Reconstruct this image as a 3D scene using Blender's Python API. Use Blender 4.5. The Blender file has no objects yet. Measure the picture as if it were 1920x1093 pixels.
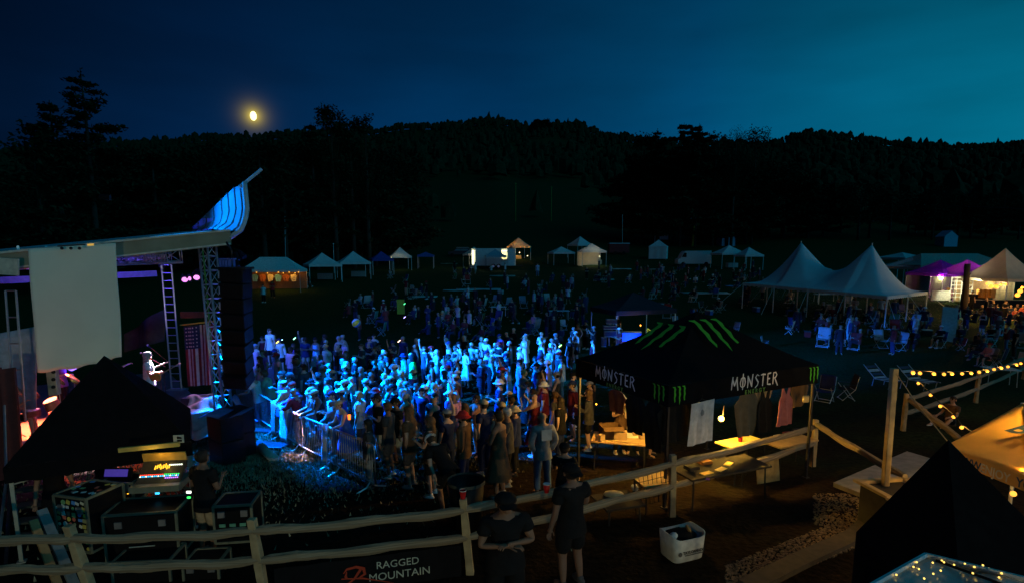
import bpy, bmesh, math, random
from mathutils import Vector, Matrix, noise
R = math.radians
rnd = random.Random(7)
SC = bpy.context.scene
COL = SC.collection
# ------------------------------------------------------------------ camera
CAMZ, FPX, PITCH, PPY = 5.0, 1050.0, R(8), 627.6
cd = bpy.data.cameras.new('camera')
cam = bpy.data.objects.new('camera', cd); COL.objects.link(cam)
cam.location = (0, 0, CAMZ); cam.rotation_euler = (R(90) - PITCH, 0, 0)
cd.sensor_width = 36; cd.lens = 36 * FPX / 1920; cd.shift_y = (PPY - 546.5) / 1920
cd.clip_start = 0.05; cd.clip_end = 6000
SC.camera = cam
# ------------------------------------------------------------------ view
SC.view_settings.view_transform = 'Standard'; SC.view_settings.look = 'None'
SC.view_settings.exposure = 0; SC.view_settings.gamma = 1
SC.view_settings.use_curve_mapping = False
SC.cycles.max_bounces = 4; SC.cycles.diffuse_bounces = 2; SC.cycles.glossy_bounces = 2
SC.cycles.sample_clamp_indirect = 2.0
SC.cycles.use_denoising = True
# ------------------------------------------------------------------ pixel of the photograph -> place
CP, SP = math.cos(PITCH), math.sin(PITCH)
def ray(px, py):
    u = (px - 960) / FPX; v = (PPY - py) / FPX
    return Vector((u, CP + v * SP, -SP + v * CP))
def at(px, py, y):
    d = ray(px, py); return Vector((0, 0, CAMZ)) + d * (y / d.y)
def lerp(a, b, t): return a + (b - a) * t
def interp(tab, x):
    if x <= tab[0][0]: return tab[0][1]
    for (a, va), (b, vb) in zip(tab, tab[1:]):
        if x <= b: return lerp(va, vb, (x - a) / (b - a))
    return tab[-1][1]
NEAR = [(0, .3), (7, .25), (10, .15), (15, -.35), (20, -.52), (27, -.6), (36, -.4), (44, 0), (55, .75), (70, 1.9), (95, 3.2)]
RIDGE = [(-900, 262), (0, 292), (180, 276), (300, 272), (400, 262), (560, 256), (640, 254), (700, 250), (770, 241), (850, 236), (930, 230), (980, 240), (1010, 236), (1080, 240), (1130, 256), (1200, 268), (1300, 272), (1400, 274), (1440, 268), (1490, 254), (1530, 258), (1560, 260), (1620, 268), (1700, 275), (1800, 277), (1920, 273), (2900, 270)]
RD = 1150.0
def g(x, y):
    if y <= 95:
        z = interp(NEAR, y)
        if y > 30: z += .12 * noise.noise(Vector((x * .05, y * .05, 0)))
        return z + .04 * noise.noise(Vector((x * .3, y * .3, 3)))
    px = 960 + FPX * x / y
    top = at(960, interp(RIDGE, px), RD).z
    s = min(1, (y - 95) / (RD - 95))
    z = 3.2 + .12 * noise.noise(Vector((x * .05, 95 * .05, 0)))
    return z + (top - 3.2) * (s ** 1.25) * (1 if y <= RD else max(.2, 1 - (y - RD) / 900)) + min(1, s * 6) * 5 * noise.noise(Vector((x * .01, y * .008, 1)))
def hit(px, py, h=0.0):
    """the point on the ground, h metres up, that the pixel shows"""
    d = ray(px, py); o = Vector((0, 0, CAMZ)); t, st = 1.0, .25
    while t < 1400:
        p = o + d * t
        if p.z <= g(p.x, p.y) + h:
            lo, hi = t - st, t
            for _ in range(14):
                m = (lo + hi) / 2; q = o + d * m
                if q.z <= g(q.x, q.y) + h: hi = m
                else: lo = m
            q = o + d * hi
            return Vector((q.x, q.y, g(q.x, q.y)))
        t += st; st = max(.25, t * .01)
    return o + d * 100
# ------------------------------------------------------------------ world: dusk sky, bright in the west (right)
MOON = at(475, 218, 2500.0) - Vector((0, 0, CAMZ)); MOOND = MOON.normalized()
w = bpy.data.worlds.new('World'); SC.world = w; w.use_nodes = True
nt = w.node_tree; nt.nodes.clear()
def N(t, **k):
    n = nt.nodes.new(t)
    for a, b in k.items(): setattr(n, a, b)
    return n
L = nt.links.new
def M(op, a, b=None, c=None):
    n = N('ShaderNodeMath', operation=op)
    for i, x in enumerate((a, b, c)):
        if x is None: continue
        if isinstance(x, (int, float)): n.inputs[i].default_value = x
        else: L(x, n.inputs[i])
    return n.outputs[0]
def ramp(fac, stops):
    n = N('ShaderNodeValToRGB'); el = n.color_ramp.elements
    while len(el) < len(stops): el.new(.5)
    for e, (p, c) in zip(el, stops): e.position = p; e.color = (*c, 1)
    L(fac, n.inputs[0]); return n.outputs[0]
tc = N('ShaderNodeTexCoord')
def dot(v):
    n = N('ShaderNodeVectorMath', operation='DOT_PRODUCT'); L(tc.outputs['Generated'], n.inputs[0]); n.inputs[1].default_value = v
    return n.outputs['Value']
west = Vector((.94, .30, .10)).normalized()
a = M('MULTIPLY_ADD', dot(west), .5, .5)
skyc = ramp(a, [(.0, (.0003, .0014, .006)), (.25, (.0004, .0038, .014)), (.33, (.0004, .0068, .026)), (.46, (.0004, .0150, .058)), (.656, (.0003, .033, .104)), (.79, (.0003, .060, .150)), (.925, (.0004, .122, .205)), (1., (.01, .17, .25))])
sz = dot((0, 0, 1))
elev = ramp(sz, [(0., (1.2,) * 3), (.12, (1.1,) * 3), (.2, (1.,) * 3), (.32, (.70,) * 3), (.42, (.54,) * 3), (1., (.4,) * 3)])
mx = N('ShaderNodeMix', data_type='RGBA', blend_type='MULTIPLY'); mx.inputs[0].default_value = 1
L(skyc, mx.inputs[6]); L(elev, mx.inputs[7])
# thin cloud streaks
mp = N('ShaderNodeMapping'); mp.inputs['Scale'].default_value = (2.2, 2.2, 9); L(tc.outputs['Generated'], mp.inputs[0])
ns = N('ShaderNodeTexNoise'); ns.inputs['Scale'].default_value = 1.3; ns.inputs['Detail'].default_value = 5; L(mp.outputs[0], ns.inputs[0])
cl = ramp(ns.outputs[0], [(.35, (.86,) * 3), (.7, (1.16,) * 3)])
mc = N('ShaderNodeMix', data_type='RGBA', blend_type='MULTIPLY'); mc.inputs[0].default_value = 1
L(mx.outputs[2], mc.inputs[6]); L(cl, mc.inputs[7])
# aureole of the moon in thin haze, painted into the sky colour
dm = M('ARCCOSINE', M('MINIMUM', dot(MOOND), .9999999))
h1 = M('MULTIPLY', M('EXPONENT', M('MULTIPLY', dm, -150.)), 1.1)
h2 = M('MULTIPLY', M('EXPONENT', M('MULTIPLY', dm, -34.)), .008)
def tint(f, c):
    n = N('ShaderNodeMix', data_type='RGBA', blend_type='MIX'); n.clamp_factor = False
    n.inputs[6].default_value = (0, 0, 0, 1); n.inputs[7].default_value = (*c, 1); L(f, n.inputs[0]); return n.outputs[2]
def add(x, y):
    n = N('ShaderNodeMix', data_type='RGBA', blend_type='ADD'); n.inputs[0].default_value = 1
    L(x, n.inputs[6]); L(y, n.inputs[7]); return n.outputs[2]
tot = add(add(mc.outputs[2], tint(h1, (1, .72, .03))), tint(h2, (.6, .8, .7)))
bg = N('ShaderNodeBackground'); L(tot, bg.inputs[0]); bg.inputs[1].default_value = 1.1
wo = N('ShaderNodeOutputWorld'); L(bg.outputs[0], wo.inputs[0])
# afterglow of the set sun: one weak, wide sun lamp from the west behind the camera
sd = bpy.data.lights.new('sun', 'SUN'); sd.energy = .45; sd.angle = R(50); sd.color = (.02, .40, .62)
sun = bpy.data.objects.new('sun', sd); COL.objects.link(sun)
sun.rotation_euler = Vector((-.62, .62, -.48)).to_track_quat('-Z', 'Y').to_euler()
# ------------------------------------------------------------------ materials
MATS = {}
def mat(name, col, rough=.7, metal=0., emit=0., ecol=None, var=.18, scale=8., bump=.15, inst=False, coord='Object', stretch=None, spec=.3, trans=0.):
    if name in MATS: return MATS[name]
    m = bpy.data.materials.new(name); m.use_nodes = True; MATS[name] = m
    t = m.node_tree; b = t.nodes['Principled BSDF']; l = t.links.new
    b.inputs['Roughness'].default_value = rough; b.inputs['Metallic'].default_value = metal
    b.inputs['Specular IOR Level'].default_value = spec
    c = t.nodes.new('ShaderNodeTexCoord'); n = t.nodes.new('ShaderNodeTexNoise'); n.inputs['Scale'].default_value = scale; n.inputs['Detail'].default_value = 4
    mpn = t.nodes.new('ShaderNodeMapping'); l(c.outputs[coord], mpn.inputs[0]); l(mpn.outputs[0], n.inputs[0])
    if stretch: mpn.inputs['Scale'].default_value = stretch
    r = t.nodes.new('ShaderNodeMapRange'); r.inputs[1].default_value = .3; r.inputs[2].default_value = .7; r.inputs[3].default_value = 1 - var; r.inputs[4].default_value = 1 + var
    l(n.outputs[0], r.inputs[0])
    mm = t.nodes.new('ShaderNodeVectorMath'); mm.operation = 'SCALE'; l(r.outputs[0], mm.inputs['Scale'])
    if inst:
        oi = t.nodes.new('ShaderNodeObjectInfo'); l(oi.outputs['Color'], mm.inputs[0])
    else: mm.inputs[0].default_value = col
    l(mm.outputs[0], b.inputs['Base Color'])
    if bump:
        bp = t.nodes.new('ShaderNodeBump'); bp.inputs['Strength'].default_value = bump; bp.inputs['Distance'].default_value = .02
        l(n.outputs[0], bp.inputs['Height']); l(bp.outputs[0], b.inputs['Normal'])
    if emit:
        b.inputs['Emission Color'].default_value = (*(ecol or col), 1); b.inputs['Emission Strength'].default_value = emit
    if trans: # cloth that lets a little light through
        td = t.nodes.new('ShaderNodeBsdfTranslucent'); ms = t.nodes.new('ShaderNodeMixShader'); ms.inputs[0].default_value = trans
        l(mm.outputs[0], td.inputs[0]); l(b.outputs[0], ms.inputs[1]); l(td.outputs[0], ms.inputs[2])
        l(ms.outputs[0], t.nodes['Material Output'].inputs[0])
    return m
def glow(name, col, s): return mat(name, col, emit=s, ecol=col, bump=0)
WHITE = mat('white_canvas', (.74, .76, .76), .8, trans=.25, var=.08, scale=2)
CREAM = mat('cream_canvas', (.72, .62, .46), .8, trans=.45, var=.08, scale=2)
BLUEC = mat('blue_canvas', (.03, .06, .32), .8, trans=.15)
PURPC = mat('purple_canvas', (.30, .03, .70), .8, trans=.5)
BLACKC = mat('black_canvas', (.006, .006, .007), .95, spec=.05, bump=.05)
YELC = mat('yellow_canvas', (.78, .42, .07), .8, trans=.25, var=.08, scale=3)
STEEL = mat('galvanised_steel', (.55, .56, .58), .38, .85, var=.1)
ALU = mat('aluminium_pole', (.6, .6, .6), .45, .6, var=.1)
WPOLE = mat('white_pole', (.7, .72, .72), .5)
DARKM = mat('dark_metal', (.03, .03, .033), .5, .4)
BLACKP = mat('black_plastic', (.006, .006, .007), .5, spec=.15)
WOOD = mat('weathered_rail_wood', (.27, .21, .13), .85, var=.35, scale=3, bump=.5, stretch=(1, 1, 6), coord='Generated')
POSTW = mat('post_wood', (.40, .30, .16), .85, var=.3, scale=5, bump=.5)
CARD = mat('cardboard', (.42, .28, .13), .9, var=.12)
PAPER = mat('paper', (.75, .72, .6), .9, var=.1)
PLY = mat('plywood', (.45, .30, .13), .8, var=.2, scale=4)
RED = mat('red_plastic', (.55, .02, .02), .4)
BARK = mat('bark', (.05, .04, .03), .95, scale=3, bump=.6)
LEAF = mat('dark_foliage', (.022, .035, .016), .95, var=.4, scale=.6, spec=.05)
SKIN = mat('skin', (.5, .3, .2), .6, inst=True, var=.06, bump=.03)
CLOTH = mat('cloth', (.5, .5, .5), .9, inst=True, var=.14, scale=14, bump=.5, spec=.1)
HAIRM = mat('hair', (.1, .06, .03), .7, inst=True, var=.3, scale=40, bump=.5)
FEAT = mat('eyes_and_lips', (.05, .02, .02), .5, bump=0)
SHOE = mat('shoe', (.3, .3, .3), .7, inst=True)
GENC = mat('coloured_fabric', (.3, .3, .3), .85, inst=True, var=.12, scale=10)
# ------------------------------------------------------------------ mesh builder
class MB:
    def __init__(s): s.v = []; s.f = []; s.m = []; s.cur = 0
    def quad(s, *p):
        n = len(s.v); s.v += [tuple(q) for q in p]; s.f.append(tuple(range(n, n + len(p)))); s.m.append(s.cur)
    def box(s, c, d, rz=0., M3=None):
        c = Vector(c); n = len(s.v); m = M3 or Matrix.Rotation(rz, 3, 'Z')
        for i in (-.5, .5):
            for j in (-.5, .5):
                for k in (-.5, .5): s.v.append(tuple(c + m @ Vector((d[0] * i, d[1] * j, d[2] * k))))
        for f in ((0, 1, 3, 2), (4, 6, 7, 5), (0, 4, 5, 1), (2, 3, 7, 6), (0, 2, 6, 4), (1, 5, 7, 3)): s.f.append(tuple(n + i for i in f)); s.m.append(s.cur)
        return s
    def beam(s, a, b, wx, wz, up=(0, 0, 1)):
        a, b = Vector(a), Vector(b); d = (b - a); l = d.length
        if l < 1e-6: return s
        z = d / l; x = z.cross(Vector(up))
        if x.length < 1e-3: x = z.cross(Vector((1, 0, 0)))
        x.normalize(); y = x.cross(z)
        m = Matrix((x, y, z)).transposed()
        return s.box((a + b) / 2, (wx, wz, l), M3=m)
    def tube(s, pts, r, n=7, r2=None, cap=True):
        pts = [Vector(p) for p in pts]; base = len(s.v); k = len(pts)
        for i, p in enumerate(pts):
            d = (pts[min(i + 1, k - 1)] - pts[max(i - 1, 0)])
            d = d.normalized() if d.length > 1e-9 else Vector((0, 0, 1))
            x = d.cross(Vector((0, 0, 1)))
            if x.length < 1e-2: x = d.cross(Vector((0, 1, 0)))
            x.normalize(); y = x.cross(d)
            rr = r[i] if isinstance(r, (list, tuple)) else (r if r2 is None else lerp(r, r2, i / max(1, k - 1)))
            for j in range(n):
                a = 2 * math.pi * j / n; s.v.append(tuple(p + x * (rr * math.cos(a)) + y * (rr * math.sin(a))))
        for i in range(k - 1):
            for j in range(n):
                a = base + i * n + j; b = base + i * n + (j + 1) % n; s.f.append((a, b, b + n, a + n)); s.m.append(s.cur)
        if cap:
            s.f.append(tuple(base + j for j in reversed(range(n)))); s.f.append(tuple(base + (k - 1) * n + j for j in range(n))); s.m += [s.cur] * 2
        return s
    def ball(s, c, r, nu=10, nv=7, fn=None):
        c = Vector(c); r = Vector((r, r, r)) if not hasattr(r, '__len__') else Vector(r); base = len(s.v)
        for i in range(nv + 1):
            t = math.pi * i / nv
            for j in range(nu):
                a = 2 * math.pi * j / nu
                p = Vector((math.sin(t) * math.cos(a), math.sin(t) * math.sin(a), math.cos(t)))
                q = fn(p) if fn else p
                s.v.append(tuple(c + Vector((q.x * r.x, q.y * r.y, q.z * r.z))))
        for i in range(nv):
            for j in range(nu):
                a = base + i * nu + j; b = base + i * nu + (j + 1) % nu; s.f.append((a, a + nu, b + nu, b)); s.m.append(s.cur)
        return s
    def grid(s, fn, nu, nv):
        base = len(s.v)
        for i in range(nu + 1):
            for j in range(nv + 1): s.v.append(tuple(fn(i / nu, j / nv)))
        for i in range(nu):
            for j in range(nv):
                a = base + i * (nv + 1) + j; s.f.append((a, a + nv + 1, a + nv + 2, a + 1)); s.m.append(s.cur)
        return s
    def mesh(s, name, mats, off=None, smooth=False):
        me = bpy.data.meshes.new(name)
        v = s.v if off is None else [(a - off[0], b - off[1], c - off[2]) for a, b, c in s.v]
        me.from_pydata(v, [], s.f)
        for m in (mats if isinstance(mats, (list, tuple)) else [mats]): me.materials.append(m)
        if s.cur: me.polygons.foreach_set('material_index', s.m)
        if smooth: me.shade_smooth()
        me.update(); return me
    def build(s, name, mats, parent=None, smooth=False, world=True, bevel=0., solid=0., origin=None, color=None):
        off = None
        if parent is not None and world:
            off = Vector(parent.location); q = parent.parent
            while q is not None: off += Vector(q.location); q = q.parent
        elif origin is not None: off = Vector(origin)
        o = bpy.data.objects.new(name, s.mesh(name, mats, off, smooth)); COL.objects.link(o)
        if parent is not None: o.parent = parent
        elif origin is not None: o.location = origin
        if solid:
            md = o.modifiers.new('solid', 'SOLIDIFY'); md.thickness = solid; md.offset = 0
        if bevel:
            md = o.modifiers.new('bevel', 'BEVEL'); md.width = bevel; md.segments = 2; md.limit_method = 'ANGLE'
        if color: o.color = (*color, 1)
        return o
def tag(o, label=None, cat=None, group=None, kind=None):
    if label: o['label'] = label
    if cat: o['category'] = cat
    if group: o['group'] = group
    if kind: o['kind'] = kind
    return o
def thing(name, label, cat, loc, rz=0., group=None):
    o = bpy.data.objects.new(name, None); COL.objects.link(o); o.empty_display_size = .2
    o.location = loc; o.rotation_euler = (0, 0, rz); return tag(o, label, cat, group)
def copy_tree(o, parent=None):
    c = o.copy(); COL.objects.link(c)
    if parent is not None: c.parent = parent
    for ch in list(o.children): copy_tree(ch, c)
    return c
def lamp(name, kind, loc, energy, color, parent=None, aim=None, size=.05, spot=40, blend=.3):
    d = bpy.data.lights.new(name, kind); d.energy = energy; d.color = color
    if kind == 'SPOT': d.spot_size = R(spot); d.spot_blend = blend; d.shadow_soft_size = size
    elif kind == 'POINT': d.shadow_soft_size = size
    o = bpy.data.objects.new(name, d); COL.objects.link(o); o.location = loc
    if aim is not None: o.rotation_euler = (Vector(aim) - Vector(loc)).to_track_quat('-Z', 'Y').to_euler()
    if parent is not None:
        o.parent = parent; o.matrix_parent_inverse = Matrix.Translation(parent.location).inverted()
    return o
def text_mesh(s, size, org, right, up, push=.004, extrude=.0015, bold=0.):
    cu = bpy.data.curves.new('txt', 'FONT'); cu.body = s; cu.size = size; cu.extrude = extrude; cu.align_x = 'CENTER'; cu.offset = bold; cu.resolution_u = 3
    ob = bpy.data.objects.new('txt', cu); COL.objects.link(ob)
    me = bpy.data.meshes.new_from_object(ob.evaluated_get(bpy.context.evaluated_depsgraph_get()))
    bpy.data.objects.remove(ob); rt, u = Vector(right).normalized(), Vector(up).normalized(); n = rt.cross(u)
    org = Vector(org) + n * push
    b = MB()
    b.v = [tuple(org + rt * v.co.x + u * v.co.y + n * v.co.z) for v in me.vertices]; b.f = [tuple(p.vertices) for p in me.polygons]; b.m = [0] * len(b.f)
    return b
def ribbon(b, pts, ws, org, rt, u, n, th=.002):
    """a stroke of varying width lying on the plane org/rt/u"""
    P = [Vector((p[0], p[1])) for p in pts]; k = len(P); L_, R_ = [], []
    for i, p in enumerate(P):
        d = (P[min(i + 1, k - 1)] - P[max(i - 1, 0)]).normalized(); q = Vector((-d.y, d.x)) * ws[i] / 2
        L_.append(p + q); R_.append(p - q)
    f = lambda q: org + rt * q.x + u * q.y + n * th
    for i in range(k - 1): b.quad(f(R_[i]), f(R_[i + 1]), f(L_[i + 1]), f(L_[i]))
# ================================================================== THE SETTING
def axis_rows():
    ys = []; y = -24.
    while y < 30: ys.append(y); y += .6
    while y < 110: ys.append(y); y += 1.6
    while y < 1500: ys.append(y); y *= 1.05
    return ys
gb = MB(); rows = axis_rows(); NA = 170
for y in rows:
    for j in range(NA + 1):
        aa = (j / NA * 2 - 1); aa = aa * abs(aa) ** .35 * 1.7
        x = aa * (max(y, 0) + 26); gb.v.append((x, y, g(x, y)))
for i in range(len(rows) - 1):
    for j in range(NA):
        q = i * (NA + 1) + j; gb.f.append((q, q + 1, q + NA + 2, q + NA + 1)); gb.m.append(0)
gm = mat('ground_earth_and_grass', (.03, .035, .015), .97, var=.5, scale=1.2, bump=1., spec=.03)
t = gm.node_tree; pb = t.nodes['Principled BSDF']
# trampled earth near the fence, thin grass further out, both broken up by noise
geo = t.nodes.new('ShaderNodeNewGeometry'); sp = t.nodes.new('ShaderNodeSeparateXYZ'); t.links.new(geo.outputs['Position'], sp.inputs[0])
n1 = t.nodes.new('ShaderNodeTexNoise'); n1.inputs['Scale'].default_value = .35; n1.inputs['Detail'].default_value = 8; t.links.new(geo.outputs['Position'], n1.inputs[0])
n2 = t.nodes.new('ShaderNodeTexNoise'); n2.inputs['Scale'].default_value = 9; n2.inputs['Detail'].default_value = 6; t.links.new(geo.outputs['Position'], n2.inputs[0])
ma = t.nodes.new('ShaderNodeMath'); ma.operation = 'MULTIPLY_ADD'; t.links.new(n1.outputs[0], ma.inputs[0]); ma.inputs[1].default_value = 26; t.links.new(sp.outputs[1], ma.inputs[2])
mr = t.nodes.new('ShaderNodeMapRange'); t.links.new(ma.outputs[0], mr.inputs[0]); mr.inputs[1].default_value = 26; mr.inputs[2].default_value = 38
mixc = t.nodes.new('ShaderNodeMix'); mixc.data_type = 'RGBA'; t.links.new(mr.outputs[0], mixc.inputs[0]); mixc.inputs[6].default_value = (.015, .010, .006, 1); mixc.inputs[7].default_value = (.022, .040, .012, 1)
m2 = t.nodes.new('ShaderNodeMapRange'); t.links.new(n2.outputs[0], m2.inputs[0]); m2.inputs[1].default_value = .3; m2.inputs[2].default_value = .7; m2.inputs[3].default_value = .5; m2.inputs[4].default_value = 1.6
sc_ = t.nodes.new('ShaderNodeVectorMath'); sc_.operation = 'SCALE'; t.links.new(mixc.outputs[2], sc_.inputs[0]); t.links.new(m2.outputs[0], sc_.inputs['Scale'])
t.links.new(sc_.outputs[0], pb.inputs['Base Color'])
bp = t.nodes.new('ShaderNodeBump'); bp.inputs['Strength'].default_value = .9; bp.inputs['Distance'].default_value = .06; t.links.new(n2.outputs[0], bp.inputs['Height']); t.links.new(bp.outputs[0], pb.inputs['Normal'])
tag(gb.build('ground', gm, smooth=True), kind='structure')
# moon
mb = MB().ball(at(475, 218, 2500.), (13, 13, 19), 24, 16)
mo = mb.build('moon', glow('moonlight', (1, .90, .36), 2.6), origin=at(475, 218, 2500.), smooth=True)
tag(mo, 'low yellow moon above the ridge with a soft halo', 'moon')
# grass blades where light falls on the ground
def blades(pts, h=.07):
    b = MB()
    for x, y in pts:
        z = g(x, y) - .01; a = rnd.uniform(0, 6.28); r = rnd.uniform(.01, .025); hh = h * rnd.uniform(.5, 1.6)
        lx, ly = rnd.uniform(-.05, .05), rnd.uniform(-.05, .05); ca, sa = math.cos(a) * r, math.sin(a) * r
        b.quad((x - ca, y - sa, z), (x + ca, y + sa, z), (x + lx, y + ly, z + hh))
    return b
gp = [(rnd.gauss(-6.2, 2.3), rnd.gauss(15.2, 2.1)) for _ in range(34000)]
gp += [(rnd.uniform(24, 60), rnd.uniform(40, 62)) for _ in range(9000)]
tag(blades(gp).build('grass', mat('dry_grass', (.26, .24, .15), .9, var=.5, scale=3, spec=.05)), kind='stuff', label='thin dry grass by the stage barrier and booths', cat='grass')
# ------------------------------------------------------------------ trees
def clump(b, c, r, n, s, flat=.6):
    for _ in range(n):
        v = Vector((rnd.gauss(0, .38), rnd.gauss(0, .38), rnd.gauss(0, .38) * flat)) * r; p = Vector(c) + v
        a = Vector((rnd.uniform(-1, 1), rnd.uniform(-1, 1), rnd.uniform(-.6, .6))).normalized(); q = a.cross(Vector((rnd.uniform(-1, 1), rnd.uniform(-1, 1), 1))).normalized()
        b.quad(p - a * s, p + q * s * .6, p + a * s, p - q * s * .5)
def conifer_crown(h, rad, seed, gaps=.25, lo=.12, leaf=.28):
    global rnd
    keep = rnd; rnd = random.Random(seed); b = MB(); z = h * lo
    while z < h * .98:
        f = 1 - (z / h); env = rad * (f ** .7) * (1.35 - .35 * math.sin(z * 1.7))
        for k in range(rnd.randint(4, 6)):
            if rnd.random() < gaps: continue
            a = rnd.uniform(0, 6.28); l = env * rnd.uniform(.45, 1.15); up = rnd.uniform(-.12, .3) * l
            e = Vector((math.cos(a) * l, math.sin(a) * l, z + up))
            b.tube([(0, 0, z), (e.x * .6, e.y * .6, z + up * .4), e], .05 + .02 * f, 4, .015)
            m = max(2, int(l / .55))
            for i in range(m):
                tt = .3 + .75 * (i + 1) / m; clump(b, (e.x * tt, e.y * tt, z + up * tt + .1), .66 + .6 * l / rad, 28, leaf * 1.15, .4)
        z += h * rnd.uniform(.028, .055)
    clump(b, (0, 0, h * .97), .4, 14, leaf * .8, 1.6); rnd = keep
    return b
def broad_crown(h, rad, seed, n=26, leaf=.32, lo=.35):
    global rnd
    keep = rnd; rnd = random.Random(seed); b = MB()
    for i in range(n):
        a = rnd.uniform(0, 6.28); zz = rnd.uniform(lo, 1) * h; f = math.sin(min(1, (1.03 - zz / h) / (1 - lo) + .12) * math.pi * .62)
        l = rad * f * rnd.uniform(.35, 1.); e = Vector((math.cos(a) * l, math.sin(a) * l, zz))
        b.tube([(0, 0, zz * .62), (e.x * .5, e.y * .5, zz * .82), e], .07, 4, .02)
        clump(b, e, rad * .38, 75, leaf, .8)
    rnd = keep
    return b
def trunk(h, r): return MB().tube([(0, 0, -.6), (.05, 0, h * .3), (-.05, .05, h * .7), (0, 0, h)], [r * 1.3, r, r * .55, r * .12], 8)
TREE = {}
def tree(kind, h, rad, seed, loc, label, group=None, name=None, tr=.3, cat='tree', **k):
    key = (kind, seed)
    if key not in TREE:
        cb = (conifer_crown if kind == 'pine' else broad_crown)(h, rad, seed, **k)
        TREE[key] = (h, cb.mesh('crown', LEAF), trunk(h, tr).mesh('trunk', BARK, smooth=True))
    h0, cm, tm = TREE[key]; s = h / h0
    t = thing(name or ('pine_tree' if kind == 'pine' else 'broadleaf_tree'), label, cat, loc, rnd.uniform(0, 6.28), group)
    for nm, me in (('crown', cm), ('trunk', tm)):
        o = bpy.data.objects.new(nm, me); COL.objects.link(o); o.parent = t; o.scale = (s, s, s)
    return t
def tree_px(kind, px, topy, y, radpx, seed, label, **k):
    top = at(px, topy, y); z0 = g(top.x, y); h = top.z - z0; rad = radpx / FPX * y
    return tree(kind, h, rad, seed, (top.x, y, z0), label, **k)
tree_px('pine', 150, 128, 62, 84, 11, 'tallest ragged pine at the far left against the sky', gaps=.30, leaf=.22, lo=.2)
tree_px('pine', 92, 188, 60, 84, 12, 'second shorter pine just left of the tallest ragged pine', gaps=.22, leaf=.22)
tree_px('broad', 60, 258, 58, 100, 13, 'low spreading dark tree left of the two tall pines', lo=.2, n=34)
tree_px('broad', 620, 207, 88, 44, 14, 'tallest bushy tree right of the moon on the near treeline', n=46, leaf=.26, lo=.3)
tree_px('pine', 583, 230, 88, 34, 15, 'small pine left of the tallest bushy treeline tree', leaf=.2, gaps=.1)
tree_px('broad', 655, 226, 90, 40, 16, 'rounded tree between the bushy tree and its right neighbour', leaf=.25)
tree_px('broad', 684, 225, 90, 40, 17, 'rightmost rounded tree of the clump right of the moon', leaf=.25)
tree_px('broad', 1006, 226, 1010, 12, 18, 'left tree of the lone pair on the mountain top', leaf=1.6, lo=.25)
tree_px('broad', 1022, 227, 1010, 12, 26, 'right tree of the lone pair on the mountain top', leaf=1.6, lo=.25)
tree_px('pine', 1233, 241, 150, 52, 19, 'narrow pine left of the large dark pine group', leaf=.35, gaps=.1)
tree_px('pine', 1283, 230, 140, 62, 20, 'left large pine of the broad dark pine group', leaf=.45, gaps=.02)
tree_px('pine', 1312, 231, 140, 62, 21, 'right large pine of the broad dark pine group', leaf=.45, gaps=.02)
tree_px('broad', 1208, 256, 150, 34, 22, 'small round tree left of the narrow pine', leaf=.35)
tree_px('broad', 1345, 254, 142, 44, 23, 'low round tree right of the large pines', leaf=.3)
tree_px('broad', 1382, 245, 140, 48, 24, 'open airy tree with thin branches on the ridge', leaf=.16, n=40, lo=.6)
tree_px('broad', 1420, 249, 145, 40, 25, 'rounded tree at the right end of the ridge group', leaf=.3)
# near treeline: dark woods behind the stage and far tents
cnt = 0
places = ['behind the stage roof', 'above the white tents', 'left of the ski slope', 'right of the ski slope', 'behind the big white tent', 'beyond the lit booths']
for px0, px1, n, top, yy in ((-60, 560, 34, (292, 262), 86), (560, 760, 10, (272, 296), 100), (1180, 1480, 14, (292, 300), 150), (1480, 1960, 16, (330, 372), 150)):
    for i in range(n):
        f = (i + .5) / n; px = lerp(px0, px1, f) + rnd.uniform(-8, 8); y = yy + rnd.uniform(-4, 14)
        ty = lerp(top[0], top[1], f) + rnd.uniform(-5, 12) if px0 > 0 else interp([(-60, 340), (60, 330), (180, 294), (300, 288), (400, 280), (560, 272)], px) + rnd.uniform(-5, 12)
        k = rnd.choice(['pine', 'broad', 'broad']); sd_ = rnd.choice([41, 42, 43]) if k == 'pine' else rnd.choice([51, 52, 53, 54])
        tree_px(k, px, ty, y, 62, sd_, '%s in the black wood %s' % ('dark pine' if k == 'pine' else 'dark round crowned tree', 'behind the stage roof' if px < 240 else 'between the roof wing and the treeline clump' if px < 580 else 'just left of the dim ski slope' if px < 800 else 'right of the dim ski slope' if px < 1480 else 'behind the big marquee' if px < 1720 else 'above the lit booths at right'), group='trees of the black wood')
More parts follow.
